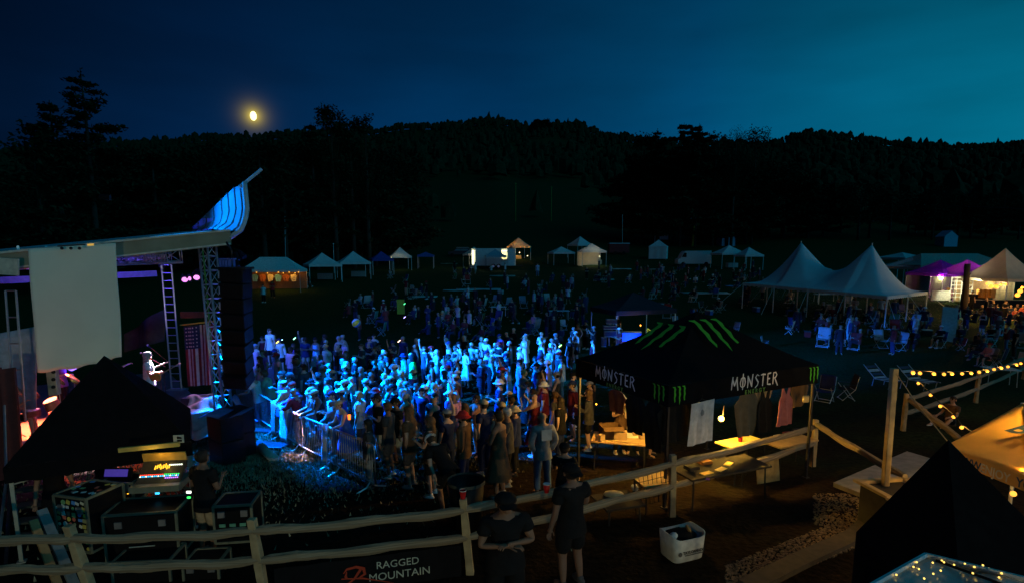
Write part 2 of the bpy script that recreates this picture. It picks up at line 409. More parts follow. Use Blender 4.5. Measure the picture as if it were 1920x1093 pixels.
# far forest on the mountain: nobody could count it
fb = MB()
for i in range(7500):
    if i < 2600: px = rnd.uniform(-40, 1960); y = RD * rnd.uniform(.93, 1.0)
    else: px = rnd.uniform(-40, 1960); y = rnd.uniform(190, RD)
    x = (px - 960) / FPX * y
    if 700 < px < 1180 and y < 420 and rnd.random() < .97: continue
    z = g(x, y); h = rnd.uniform(7, 13) * (1 + .55 * noise.noise(Vector((px * .03, y * .01, 5)))) if rnd.random() < .93 else rnd.uniform(13, 20); r = h * rnd.uniform(.22, .42); a0 = rnd.uniform(0, 6)
    n = 6; k0 = len(fb.v); sh = rnd.random()
    for q in range(n): fb.v.append((x + r * rnd.uniform(.8, 1.2) * math.cos(a0 + q * 6.283 / n), y + r * math.sin(a0 + q * 6.283 / n), z + h * rnd.uniform(.1, .3)))
    for q in range(n): fb.v.append((x + r * (.9 if sh > .12 else .45) * math.cos(a0 + q * 6.283 / n), y + r * .7 * math.sin(a0 + q * 6.283 / n), z + h * rnd.uniform(.55, .78)))
    fb.v.append((x + rnd.uniform(-.3, .3) * r, y, z + h * (.9 if sh > .12 else 1.05)))
    for q in range(n):
        e = (q + 1) % n; fb.f += [(k0 + q, k0 + e, k0 + n + e, k0 + n + q), (k0 + n + q, k0 + n + e, k0 + 2 * n)]; fb.m += [0, 0]
tag(fb.build('forest', LEAF), kind='stuff', label='black forest covering the mountain ridge', cat='forest')

# ================================================================== PEOPLE
def skin_mesh(name, pts, edges, roots, mats, sub=1):
    me = bpy.data.meshes.new(name); me.from_pydata([p[0] for p in pts], edges, [])
    o = bpy.data.objects.new(name, me); COL.objects.link(o)
    o.modifiers.new('s', 'SKIN').use_smooth_shade = True
    for i, p in enumerate(pts):
        r = p[1]; r = (r, r) if not isinstance(r, tuple) else r
        me.skin_vertices[0].data[i].radius = r; me.skin_vertices[0].data[i].use_root = i in roots
    if sub: 
        md = o.modifiers.new('u', 'SUBSURF'); md.levels = sub; md.render_levels = sub
    out = bpy.data.meshes.new_from_object(o.evaluated_get(bpy.context.evaluated_depsgraph_get()))
    out.name = name; bpy.data.objects.remove(o); bpy.data.meshes.remove(me); out.materials.clear()
    for m in mats: out.materials.append(m)
    out.shade_smooth()
    return out
# arms: (upper arm dir, forearm dir) with x outwards, y forwards; legs: knee offset, ankle offset from the hip
REL = ((.22, -.02, -1), (.1, .25, -1))
POSES = {
 'standing with arms down': dict(a=(REL, REL)),
 'holding a drink at the chest': dict(a=(((.25, .1, -1), (-.45, .8, .45)), REL)),
 'clapping at chest height': dict(a=(((.3, .25, -1), (-.5, .85, .35)),) * 2),
 'with one arm raised high': dict(a=(((.35, .2, .9), (-.15, .25, 1)), REL)),
 'with both arms raised': dict(a=(((.5, .1, .85), (-.2, .2, 1)), ((.6, .15, .8), (.1, .2, 1)))),
 'holding a phone up in front': dict(a=(((.2, .75, -.3), (-.35, .5, .8)), ((.2, .7, -.4), (-.45, .5, .7)))),
 'leaning both arms on the rail': dict(a=(((.15, .6, -.75), (-.2, 1, .05)),) * 2, lean=14),
 'with hands in pockets': dict(a=(((.42, -.18, -1), (-.4, .25, -.9)),) * 2),
 'with folded arms': dict(a=(((.28, .2, -1), (-.95, .45, .1)), ((.28, .25, -1), (-.95, .5, .25)))),
 'walking': dict(a=(((.2, .35, -1), (0, .6, -.8)), ((.2, -.4, -1), (.1, 0, -1))), l=(((.0, .2, -.4), (.0, .15, -.82)), ((.0, -.05, -.43), (.0, -.38, -.8)))),
 'bending forward': dict(a=(((.15, .5, -.9), (-.1, .4, -.9)),) * 2, lean=55, l=(((.02, .12, -.4), (.03, -.02, -.82)),) * 2),
 'sitting': dict(a=(((.2, .3, -1), (-.25, .95, -.1)),) * 2, sit=1),
 'sitting on the ground': dict(a=(((.2, .3, -.9), (-.2, .9, -.2)),) * 2, sit=2),
 'sitting at the drums': dict(a=(((.35, .55, -.7), (-.1, .9, .45)), ((.35, .5, -.8), (-.2, 1, .0))), sit=1),
 'playing a guitar': dict(a=(((.35, .15, -.9), (-.6, .7, .05)), ((.5, .35, -.6), (.25, .8, .35)))),
}
KIT = {}
def V(*a): return Vector(a)
def person_kit(pose, big=False):
    if (pose, big) in KIT: return KIT[(pose, big)]
    P = POSES[pose]; sit = P.get('sit', 0); hz = {0: .93, 1: .52, 2: .14}[sit]
    pel = V(0, 0, hz); lean = Matrix.Rotation(-R(P.get('lean', -6 if sit else 0)), 3, 'X')
    U = lambda x, y, z: pel + lean @ V(x, y, z)
    pts, ed = [], []
    def ap(p, r): pts.append((tuple(p), r)); return len(pts) - 1
    i0 = ap(pel, .125); i1 = ap(U(0, 0, .17), .115); i2 = ap(U(0, .005, .34), .135); i3 = ap(U(0, -.01, .49), .10); i4 = ap(U(0, 0, .575), .052)
    i5 = ap(U(0, .02, .635), .068); i6 = ap(U(0, .02, .705), .092); i7 = ap(U(0, .01, .775), .07)
    ed += [(i0, i1), (i1, i2), (i2, i3), (i3, i4), (i4, i5), (i5, i6), (i6, i7)]
    arms, legs, fing = [], [], []
    for s, (ua, fa) in zip((1, -1), P['a']):
        sh = U(.175 * s, -.005, .47); ud = lean @ V(ua[0] * s, ua[1], ua[2]).normalized(); fd = lean @ V(fa[0] * s, fa[1], fa[2]).normalized()
        el = sh + ud * .28; wr = el + fd * .25; ha = wr + fd * .075
        a = ap(sh, .062); b = ap(lerp(sh, el, .5), .05); c = ap(el, .04); d = ap(lerp(el, wr, .35), .04); e = ap(wr, .027); f = ap(ha, .034)
        ed += [(i3, a), (a, b), (b, c), (c, d), (d, e), (e, f)]; arms.append((sh, el, wr, ha))
        side = fd.cross(lean @ V(0, 1, 0) if abs(fd.z) > .6 else V(0, 0, 1)).normalized(); nrm = fd.cross(side)
        for k in range(4):
            o = side * (.028 - .018 * k); fl = (.07, .08, .075, .058)[k]
            q = [ha + o * .8, ha + o + fd * (.03 + fl * .4) + nrm * .006, ha + o + fd * (.02 + fl * .75) + nrm * .028, ha + o + fd * (.015 + fl * .9) + nrm * .05]
            fing.append((q, .0095))
        fing.append(([wr + fd * .03 + side * .015, ha + side * .05 + nrm * .012, ha + side * .058 + fd * .035 + nrm * .03], .011))
    for s, lg in zip((1, -1), P.get('l', (((.02, .02, -.43), (.035, -.03, -.85)),) * 2)):
        hp = pel + V(.09 * s, 0, -.04)
        if sit == 1: kn = hp + V(.06 * s, .43, .03); an = kn + V(.0, .02, -.42)
        elif sit == 2: kn = hp + V(.16 * s, .36, .18); an = kn + V(-.06 * s, .22, -.24)
        else: kn = hp + V(lg[0][0] * s, lg[0][1], lg[0][2]); an = hp + V(lg[1][0] * s, lg[1][1], lg[1][2] + .05)
        toe = an + V(.03 * s, .15, -.04)
        a = ap(hp, .088); b = ap(lerp(hp, kn, .5), .078); c = ap(kn, .056); d = ap(lerp(kn, an, .35), .056); e = ap(an, .036); f = ap(toe, .032)
        ed += [(i0, a), (a, b), (b, c), (c, d), (d, e), (e, f)]; legs.append((hp, kn, an, toe))
    roots = {0}
    for q, r in fing:
        k = len(pts); roots.add(k)
        for i, p in enumerate(q): ap(p, r * (1 - .12 * i)); 
        ed += [(k + i, k + i + 1) for i in range(len(q) - 1)]
    body = skin_mesh('person', pts, ed, roots, [SKIN, FEAT])
    # nose, ears, eyes and mouth joined on
    b = MB(); H = lambda x, y, z: U(x, .02 + y, .70 + z)
    b.tube([H(0, .088, .03), H(0, .112, -.012), H(0, .09, -.02)], [.008, .017, .012], 6)
    for s in (1, -1): b.ball(H(.092 * s, .0, -.005), (.012, .022, .032), 6, 5)
    b.tube([H(0, .07, -.07), H(0, .088, -.062)], .03, 6)
    b.cur = 1
    for s in (1, -1): b.ball(H(.034 * s, .085, .018), (.009, .006, .005), 6, 4)
    b.ball(H(0, .088, -.042), (.02, .006, .004), 6, 4)
    bm = bmesh.new(); bm.from_mesh(body); fm = b.mesh('f', [SKIN, FEAT]); bm.from_mesh(fm); bm.to_mesh(body); bm.free(); body.shade_smooth()
    K = dict(body=body, head=(U(0, .02, .70), lean))
    def shell(name, grow, arm, leg, torso, low=0., m=CLOTH):
        pts, ed = [], []
        def ap(p, r): pts.append((tuple(p), r)); return len(pts) - 1
        if torso:
            j0 = ap(U(0, 0, low), .158 + grow); j1 = ap(U(0, 0, .17), .125 + grow); j2 = ap(U(0, .005, .34), .135 + grow); j3 = ap(U(0, -.008, .48), .085 + grow); j4 = ap(U(0, -.005, .525), .052 + grow)
            ed.extend([(j0, j1), (j1, j2), (j2, j3), (j3, j4)])
            for sh, el, wr, ha in arms:
                a = ap(sh, .064 + grow * (1 if arm else .1)); ed.append((j3, a))
                if arm == 1: b_ = ap(lerp(sh, el, .62), .06 + grow); ed.append((a, b_))
                if arm == 2:
                    b_ = ap(lerp(sh, el, .5), .052 + grow); c = ap(el, .045 + grow); d = ap(wr, .032 + grow); ed.extend([(a, b_), (b_, c), (c, d)])
        else:
            j0 = ap(pel + V(0, 0, .08), .12 + grow); j00 = ap(pel + V(0, 0, .0), .125 + grow); ed.append((j0, j00))
            for hp, kn, an, toe in legs:
                a = ap(hp, .09 + grow); b_ = ap(lerp(hp, kn, .5), .082 + grow); ed.extend([(j00, a), (a, b_)])
                c = ap(lerp(hp, kn, .95), (.07 if leg == 1 else .06) + grow); ed.append((b_, c))
                if leg == 2:
                    d = ap(lerp(kn, an, .45), .056 + grow); e = ap(lerp(kn, an, .93), .048 + grow); ed.extend([(c, d), (d, e)])
        out = skin_mesh(name, pts, ed, {0}, [m])
        if torso: # the loose hem of the shirt round waist and hips
            rings = [(.26, .132, .112), (.14, .150, .128), (.02, .182, .148), (-.10, .198, .158), (-.15, .200, .158)]
            def band(u, v):
                f = u * 4; i = min(3, int(f)); t_ = f - i; z = lerp(rings[i][0], rings[i + 1][0], t_); a_ = v * 6.2832; w_ = 1 + .025 * math.sin(a_ * 5 + z * 9)
                rx = lerp(rings[i][1], rings[i + 1][1], t_) * w_; ry = lerp(rings[i][2], rings[i + 1][2], t_) * w_
                return U(rx * math.cos(a_), ry * math.sin(a_), z)
            hb = MB().grid(band, 6, 18).mesh('band', [m]); bm = bmesh.new(); bm.from_mesh(out); bm.from_mesh(hb); bm.to_mesh(out); bm.free(); out.shade_smooth()
        return out
    K['tee'] = shell('shirt', .022, 1, 0, 1, -.13); K['hoodie'] = shell('shirt', .03, 2, 0, 1, -.13); K['tank'] = shell('shirt', .02, 0, 0, 1, -.12)
    K['shorts'] = shell('shorts', .028, 0, 1, 0); K['trousers'] = shell('trousers', .022, 0, 2, 0)
    # dress: a flared skirt round both legs
    b = MB(); n = 16
    kc = (legs[0][1] + legs[1][1]) / 2; hc = pel + V(0, 0, .1)
    lv = [(hc, .15, .12), (lerp(hc, kc, .35), .20, .17), (lerp(hc, kc, .75), .25, .22), (lerp(hc, kc, 1.1), .30, .26)]
    for c, rx, ry in lv:
        for j in range(n):
            t_ = j / n * 6.2832; f = 1 + .07 * math.sin(t_ * 5); b.v.append((c.x + rx * f * math.cos(t_), c.y + ry * f * math.sin(t_), c.z))
    for i in range(3):
        for j in range(n): b.f.append((i * n + j, i * n + (j + 1) % n, i * n + n + (j + 1) % n, i * n + n + j)); b.m.append(0)
    K['skirt'] = b.mesh('skirt', CLOTH, smooth=True)
    K['skirt_body'] = K['tank']
    K['shoes'] = []
    for hp, kn, an, toe in legs:
        b = MB(); d = (toe - an); d.z = 0; d.normalize(); c = an + d * .05 + V(0, 0, -.05)
        b.ball(c, (.052, .13, .045), 8, 6, lambda p: V(p.x, p.y, max(p.z, -.6))); b.ball(an + V(0, 0, -.005), (.045, .05, .05), 8, 5)
        K['shoes'].append(b.mesh('shoe', SHOE, smooth=True))
    KIT[(pose, big)] = K
    return K
def head_fn(face=.02, top=0.):
    def f(p):
        q = V(p.x, p.y, p.z)
        if p.y > face and p.z < .45: q *= .72
        return q
    return f
HAIR = {}
def hair_meshes():
    b = MB().ball((0, -.008, .012), (.103, .118, .108), 14, 10, head_fn(.05)); HAIR['short hair'] = b.mesh('hair', HAIRM, smooth=True)
    b = MB().ball((0, -.01, .012), (.11, .125, .112), 14, 10, head_fn(.15))
    def lf(u, v):
        a = lerp(-1.9, 1.9, v); z = lerp(.03, -.36, u); r = lerp(.108, .135, u) + .008 * math.sin(v * 23)
        return V(math.sin(a) * r, -math.cos(a) * r * .95 - .01, z)
    b.grid(lf, 6, 14); b.grid(lambda u, v: lf(u, v) * .86 + V(0, 0, -.012), 6, 14); HAIR['long hair'] = b.mesh('hair', HAIRM, smooth=True)
    b = MB().ball((0, -.01, .012), (.105, .12, .108), 14, 10, head_fn(.1)); b.ball((0, -.12, .06), (.05, .05, .05), 8, 6); HAIR['a hair bun'] = b.mesh('hair', HAIRM, smooth=True)
    b = MB().ball((0, -.01, .012), (.105, .12, .108), 14, 10, head_fn(.1)); b.tube([(0, -.11, .04), (0, -.17, -.02), (0, -.15, -.2), (0, -.13, -.28)], [.03, .04, .03, .01], 7); HAIR['a ponytail'] = b.mesh('hair', HAIRM, smooth=True)
    b = MB().ball((0, -.01, .03), (.135, .145, .13), 14, 10, lambda p: head_fn(.1)(p) * (1 + .08 * math.sin(p.x * 23) * math.cos(p.z * 19 + p.y * 13))); HAIR['bushy curly hair'] = b.mesh('hair', HAIRM, smooth=True)
    b = MB().ball((0, -.01, .012), (.105, .12, .11), 14, 10, head_fn(.1))
    for k in range(18):
        a = lerp(-2.2, 2.2, k / 17); r = .105; b.tube([(math.sin(a) * r * .8, -math.cos(a) * r * .8, .07), (math.sin(a) * r * 1.15, -math.cos(a) * r * 1.15, -.06), (math.sin(a) * r * 1.3, -math.cos(a) * r * 1.3, -.3 - .05 * (k % 3))], [.016, .017, .01], 5)
    HAIR['dreadlocks'] = b.mesh('hair', HAIRM, smooth=True)
    def cap(back):
        b = MB().ball((0, -.005, .035), (.108, .122, .095), 16, 10, lambda p: V(p.x, p.y, max(p.z, -.02))); s = -1 if back else 1
        b.grid(lambda u, v: V(lerp(-.085, .085, v) * (1 - .25 * u * u), s * (.09 + .1 * u * (1 - (2 * v - 1) ** 2 * .35)), .038 - .02 * u - .02 * (2 * v - 1) ** 2), 3, 6)
        b.grid(lambda u, v: V(lerp(-.085, .085, v) * (1 - .25 * u * u), s * (.09 + .1 * u * (1 - (2 * v - 1) ** 2 * .35)), .031 - .02 * u - .02 * (2 * v - 1) ** 2), 3, 6)
        b.ball((0, -.005, .13), .01, 6, 4)
        return b.mesh('cap', CLOTH, smooth=True)
    HAIR['a cap'] = cap(False); HAIR['a backwards cap'] = cap(True)
    b = MB().ball((0, -.005, .04), (.108, .12, .095), 16, 8, lambda p: V(p.x, p.y, max(p.z, -.02)))
    b.grid(lambda u, v: V(math.cos(v * 6.2832) * lerp(.1, .17, u), math.sin(v * 6.2832) * lerp(.11, .18, u), .045 - .045 * u), 2, 18); HAIR['a bucket hat'] = b.mesh('hat', CLOTH, smooth=True)
    b = MB().ball((0, -.005, .04), (.105, .12, .13), 16, 8, lambda p: V(p.x, p.y, max(p.z, -.02)))
    b.grid(lambda u, v: V(math.cos(v * 6.2832) * lerp(.1, .25, u), math.sin(v * 6.2832) * lerp(.11, .25, u), .04 + .02 * abs(math.cos(v * 6.2832)) * u), 2, 18); HAIR['a wide brimmed hat'] = b.mesh('hat', CLOTH, smooth=True)
    b = MB().ball((0, -.005, .03), (.108, .122, .115), 16, 10, lambda p: V(p.x, p.y, max(p.z, -.05))); HAIR['a beanie'] = b.mesh('beanie', CLOTH, smooth=True)
hair_meshes()
CLR = {'white': (.78, .78, .78), 'pale grey': (.5, .5, .52), 'grey': (.24, .25, .26), 'charcoal': (.06, .06, .065), 'black': (.012, .012, .013), 'navy': (.02, .03, .09), 'bright blue': (.05, .15, .6), 'light blue': (.3, .5, .75), 'teal': (.05, .35, .35), 'green': (.08, .4, .08), 'olive': (.12, .12, .05), 'purple': (.35, .12, .55), 'pink': (.8, .35, .45), 'red': (.45, .03, .03), 'maroon': (.15, .02, .03), 'tan': (.45, .35, .22), 'khaki': (.42, .36, .24), 'denim': (.10, .17, .30), 'yellow': (.7, .6, .05), 'neon green': (.25, .9, .1), 'brown': (.12, .07, .04), 'cream': (.7, .65, .5)}
SKINS = [(.55, .36, .27), (.5, .31, .22), (.6, .42, .33), (.36, .21, .14), (.2, .11, .07)]
HAIRC = {'dark': (.02, .014, .01), 'brown': (.09, .05, .025), 'blond': (.45, .32, .15), 'grey': (.35, .35, .35), 'red': (.25, .07, .02)}
USED = set(); PEOPLE = []
def person(x, y, face, pose, top='tee', tc='white', bot='shorts', bc='khaki', hair='short hair', hc='dark', label=None, zone='', group=None, h=1.75, z=None, skin=None, cat='person', shoe=None):
    """face: compass heading in degrees, 0 = +y (away from the camera), 90 = towards +x"""
    K = person_kit(pose); s = h / 1.75
    o = bpy.data.objects.new('person', K['body']); COL.objects.link(o)
    o.location = (x, y, g(x, y) - .005 if z is None else z); o.rotation_euler = (0, 0, -R(face)); o.scale = (s, s, s)
    sk = skin or rnd.choice(SKINS); o.color = (*sk, 1)
    def ch(me, c, nm=None):
        q = bpy.data.objects.new(nm or me.name.split('.')[0], me); COL.objects.link(q); q.parent = o; q.color = (*c, 1); return q
    if top: ch(K[top if top != 'dress' else 'tank'], CLR[tc], 'shirt' if top != 'dress' else 'dress')
    if top == 'dress': ch(K['skirt'], CLR[tc], 'skirt')
    elif bot: ch(K[bot], CLR[bc])
    sc_l = shoe or rnd.choice([CLR['white'], CLR['charcoal'], CLR['black'], CLR['grey']])
    for sm_ in K['shoes']: ch(sm_, sc_l)
    if hair and hair != 'bald':
        hat = HAIR[hair].materials[0] == CLOTH
        q = ch(HAIR[hair], CLR[hc] if hat else HAIRC[hc]); q.location = K['head'][0]; q.rotation_euler = K['head'][1].to_euler()
        if hat:
            q2 = ch(HAIR['short hair'], HAIRC['dark'], 'hair'); q2.location = K['head'][0]; q2.rotation_euler = K['head'][1].to_euler(); q2.scale = (.97, .97, .97)
    if not label:
        bits = [('%s %s' % (tc, {'tee': 'tee', 'hoodie': 'hoodie', 'tank': 'tank top', 'dress': 'dress'}[top])) if top else 'bare chested']
        hh = {'short hair': hc + ' short hair', 'long hair': hc + ' long hair', 'bald': 'bald head', 'a ponytail': hc + ' ponytail', 'a hair bun': hc + ' hair bun', 'bushy curly hair': 'bushy curly hair', 'dreadlocks': 'dreadlocks'}.get(hair, (hc + ' ' + hair[2:]) if hair else '')
        label = 'person in %s, %s, %s, %s' % (bits[0], hh, pose, zone)
    label = label.replace('  ', ' ')
    assert 4 <= len(label.split()) <= 17, label
    tag(o, label, cat, group); USED.add(label); PEOPLE.append((x, y))
    return o
def unique_label_person(x, y, face, zone, group, light=True, poses=None, h=None, z=None, **fix):
    for _ in range(80):
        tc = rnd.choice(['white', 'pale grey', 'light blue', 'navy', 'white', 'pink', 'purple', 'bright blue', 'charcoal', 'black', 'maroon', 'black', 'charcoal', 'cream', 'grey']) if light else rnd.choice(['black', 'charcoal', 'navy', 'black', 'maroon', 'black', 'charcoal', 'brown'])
        top = rnd.choice(['tee', 'tee', 'tee', 'hoodie', 'tank', 'dress']); hair = rnd.choice(['short hair', 'short hair', 'long hair', 'long hair', 'a hair bun', 'a ponytail', 'bushy curly hair', 'a cap', 'a cap', 'a backwards cap', 'a bucket hat', 'bald', 'a beanie'])
        hat = hair.startswith('a ') and hair not in ('a hair bun', 'a ponytail')
        hc = rnd.choice(['white', 'black', 'navy', 'red', 'grey', 'tan']) if hat else rnd.choice(['dark', 'brown', 'blond', 'dark', 'grey'])
        pose = rnd.choice(poses or ['standing with arms down', 'holding a drink at the chest', 'clapping at chest height', 'with hands in pockets', 'with folded arms', 'holding a phone up in front', 'with one arm raised high', 'standing with arms down', 'with hands in pockets'])
        kw = dict(top=top, tc=tc, hair=hair, hc=hc, pose=pose); kw.update(fix)
        hh = {'short hair': kw['hc'] + ' short hair', 'long hair': kw['hc'] + ' long hair', 'bald': 'bald head', 'a ponytail': kw['hc'] + ' ponytail', 'a hair bun': kw['hc'] + ' hair bun', 'bushy curly hair': 'bushy curly hair', 'dreadlocks': 'dreadlocks'}.get(kw['hair'], kw['hc'] + ' ' + (kw['hair'] or '')[2:])
        lab = 'person in %s %s, %s, %s, %s' % (kw['tc'], {'tee': 'tee', 'hoodie': 'hoodie', 'tank': 'tank top', 'dress': 'dress'}[kw['top']], hh, kw['pose'], zone)
        if lab in USED or len(lab.split()) > 16: continue
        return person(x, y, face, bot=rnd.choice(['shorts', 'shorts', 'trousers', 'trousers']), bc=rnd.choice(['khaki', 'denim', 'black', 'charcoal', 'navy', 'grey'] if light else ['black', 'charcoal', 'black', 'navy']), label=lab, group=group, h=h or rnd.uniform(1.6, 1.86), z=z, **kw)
def free(x, y, d=.42): return all((x - a) ** 2 + (y - b) ** 2 > d * d for a, b in PEOPLE)
# ================================================================== STAGE
A0 = V(-8.8, 16, 0); UU = V(-.77, -.64, 0); VV = V(-.64, .77, 0); ANG = math.atan2(VV.y, VV.x)
def S(a, b, z): return A0 + UU * a + VV * b + V(0, 0, z)
DK = .42
BLUEL = (.0, .16, 1.)
stage = thing('concert_stage', 'mobile concert stage with blue lit roof and raised ribbed roof wing', 'stage', S(4, 3, -.4))
b = MB()
b.quad(S(0, 0, DK), S(0, 8, DK), S(9, 8, DK), S(9, 0, DK)); b.quad(S(0, 0, DK - .12), S(9, 0, DK - .12), S(9, 8, DK - .12), S(0, 8, DK - .12))
for p, q in ((S(0, 0, 0), S(0, 8, 0)), (S(0, 0, 0), S(9, 0, 0))): b.quad(p + V(0, 0, DK), p + V(0, 0, DK - .12), q + V(0, 0, DK - .12), q + V(0, 0, DK))
b.build('deck', mat('stage_deck', (.10, .10, .11), .6, scale=3), stage)
b = MB()
for p, q in ((S(.05, .05, 0), S(.05, 8, 0)), (S(.05, .05, 0), S(9, .05, 0)), (S(9, .05, 0), S(9, 8, 0))):
    def f(u, v, p=p, q=q):
        w_ = p.lerp(q, u); n = (q - p).normalized().cross(V(0, 0, 1)); return w_ + n * .04 * math.sin(u * 90) + V(0, 0, lerp(-1.2, DK - .14, v))
    b.grid(f, 60, 2)
b.build('skirt', mat('black_drape', (.008, .008, .012), .9, spec=.05), stage, smooth=True)
for i in range(4):
    for j in range(3):
        MB().tube([S(.3 + i * 2.7, .4 + j * 3.3, -1.1), S(.3 + i * 2.7, .4 + j * 3.3, DK - .15)], .04).build('leg', STEEL, stage)
# roof beam (fascia) facing the camera, roof sheet, inner trusses
FN = at(432, 430, 15.9); FF = at(0, 472, 13.0); fd = (FF - FN); FE = FN + fd * 1.9
b = MB(); dn = V(0, 0, -.44); bk = V(-.35, .42, 0) * .5
b.quad(FN, FE, FE + dn, FN + dn); b.quad(FN + bk, FN + dn + bk, FE + dn + bk, FE + bk); b.quad(FN, FN + bk, FE + bk, FE); b.quad(FN, FN + dn, FN + dn + bk, FN + bk); b.quad(FN + dn, FE + dn, FE + dn + bk, FN + dn + bk)
b.build('roof_beam', mat('beam_beige', (.24, .22, .14), .7, var=.2, scale=2), stage)
b = MB(); b.beam(FN + V(0, -.03, -.03), FE + V(0, -.03, -.03), .05, .05); b.beam(FN + V(0, -.03, -.40), FE + V(0, -.03, -.40), .05, .04); b.build('beam_trim', mat('trim_grey', (.5, .48, .38), .5), stage)
b = MB(); r0 = FN + V(0, .3, -.02); r1 = FE + V(0, .3, -.02); rb = VV * 7
b.quad(r0, r1, r1 + rb + V(0, 0, .2), r0 + rb + V(0, 0, .2)); b.quad(r0 + V(0, 0, -.05), r0 + rb + V(0, 0, .15), r1 + rb + V(0, 0, .15), r1 + V(0, 0, -.05))
b.build('roof_sheet', mat('roof_sheet', (.5, .5, .55), .7), stage)
def truss(name, a, c, wdt, parent, m=STEEL, n=8, r=.028, square=True):
    a, c = Vector(a), Vector(c); d = (c - a).normalized(); x = d.cross(V(.3, 1, .1)).normalized(); y = d.cross(x)
    b = MB(); co = [x * wdt / 2 * i + y * wdt / 2 * j for i, j in ((-1, -1), (1, -1), (1, 1), (-1, 1))]
    for o in co: b.tube([a + o, c + o], r, 6)
    for k in range(n + 1):
        p = a.lerp(c, k / n)
        for i in range(4):
            b.tube([p + co[i], p + co[(i + 1) % 4]], r * .55, 5)
            if k < n: q = a.lerp(c, (k + 1) / n); b.tube([p + co[i], q + co[(i + 1) % 4]], r * .45, 4)
    return b.build(name, m, parent, smooth=True)
zr = lambda px, py, y: at(px, py, y).z
for bb in (1.2, 3., 5.): truss('roof_truss', S(.3, bb, 5.0), S(7.5, bb, 4.75), .36, stage, n=16)
for aa in (.9, 2.4, 4.2): truss('roof_truss', S(aa, .6, 4.95), S(aa, 7.2, 5.0), .3, stage, n=12)
# ribs of the far inner wall/roof seen under the beam
for k in range(12): MB().beam(S(.6 + k * .55, 6.8, 4.9), S(.6 + k * .55, 1., 5.2), .05, .1).build('roof_rib', STEEL, stage)
MB().beam(S(.2, 6.9, 4.35), S(8, 6.9, 4.1), .12, .22).build('rear_beam', mat('blue_grey', (.3, .32, .4), .6), stage)
# raised wing
wing = thing('roof_wing', 'raised ribbed blue roof flap of the stage with a long prop pole', 'roof flap', at(440, 455, 16.2))
wing.parent = None
T1, T2, T3, T4 = at(458, 343, 16.4), at(463, 398, 16.1), at(454, 430, 16.0), at(428, 448, 16.0)
wf = lambda v: interp3([(0, T1), (.42, T2), (.72, T3), (1, T4)], v)
def interp3(tab, x):
    for (a, p), (c, q) in zip(tab, tab[1:]):
        if x <= c: return p.lerp(q, (x - a) / (c - a))
    return tab[-1][1]
far = at(360, 432, 22.5)
topc = [(0, T1), (.25, at(436, 355, 17.6)), (.5, at(412, 378, 19)), (.75, at(386, 403, 20.7)), (1, at(361, 426, 22.5))]
def wingf(u, v):
    a = interp3(topc, u); nb = wf(v) - T1; return a + nb * (1 - .86 * u) + V(0, 0, 0)
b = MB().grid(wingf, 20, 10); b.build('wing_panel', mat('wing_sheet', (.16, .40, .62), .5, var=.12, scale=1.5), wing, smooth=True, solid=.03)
for k in range(8):
    u = [0, .07, .2, .33, .46, .6, .74, .88][k]
    MB().tube([wingf(u, v / 8) + V(.03, -.05, 0) for v in range(9)], .045 if k else .07, 6).build('rib', mat('dark_rib', (.05, .07, .10), .5) if k else mat('rib_blue', (.35, .5, .6), .4), wing, smooth=True)
MB().tube([at(449, 352, 16.3), at(490, 318, 16.9)], .045, 6).build('prop_pole', mat('rib_blue', (.35, .5, .6), .4), wing)
MB().tube([T4, at(430, 440, 16), at(446, 436, 16)], .06, 6).build('hinge_arm', DARKM, wing)
# corner tower and ladder truss
tw = thing('truss_tower', 'tall silver truss tower on the stage corner beside the speakers', 'truss tower', at(415, 812, 15.6))
truss('truss_frame', at(388, 455, 15.8), at(424, 818, 15.2), .3, tw, n=14, r=.03)
MB().beam(at(411, 822, 15.2), at(437, 822, 15.2), .6, .08).build('base_plate', STEEL, tw)
b = MB()
for k in range(9): p = at(380 + k * 3.4, 470 + k * 38, 15.55); b.tube([p, p + V(.03, 0, -.9)], .02, 5)
b.build('cable_loom', mat('green_cable', (.05, .25, .04), .5), tw)
ld = thing('ladder_truss', 'narrow ladder shaped truss standing at the back of the stage', 'truss tower', S(.1, 4.3, DK))
p0, p1 = at(312, 497, 19.2), at(331, 728, 19.0); dx = V(.17, 0, 0)
for s in (-1, 1): MB().tube([p0 + dx * s, p1 + dx * s], .028, 6).build('rail', STEEL, ld)
for k in range(17): q = p0.lerp(p1, k / 16); MB().tube([q - dx, q + dx], .018, 5).build('rung', STEEL, ld)
MB().box(p1 + V(0, 0, -.05), (.6, .4, .06)).build('base_plate', STEEL, ld)
ld2 = thing('ladder_truss', 'thin truss upright at the far left edge of the stage', 'truss tower', at(30, 800, 12.2))
p0, p1 = at(20, 545, 12.6), at(38, 790, 12.3)
for s in (-1, 1): MB().tube([p0 + dx * s * .7, p1 + dx * s * .7], .025, 6).build('rail', STEEL, ld2)
for k in range(6): q = p0.lerp(p1, k / 5); MB().tube([q - dx * .7, q + dx * .7], .016, 5).build('rung', STEEL, ld2)
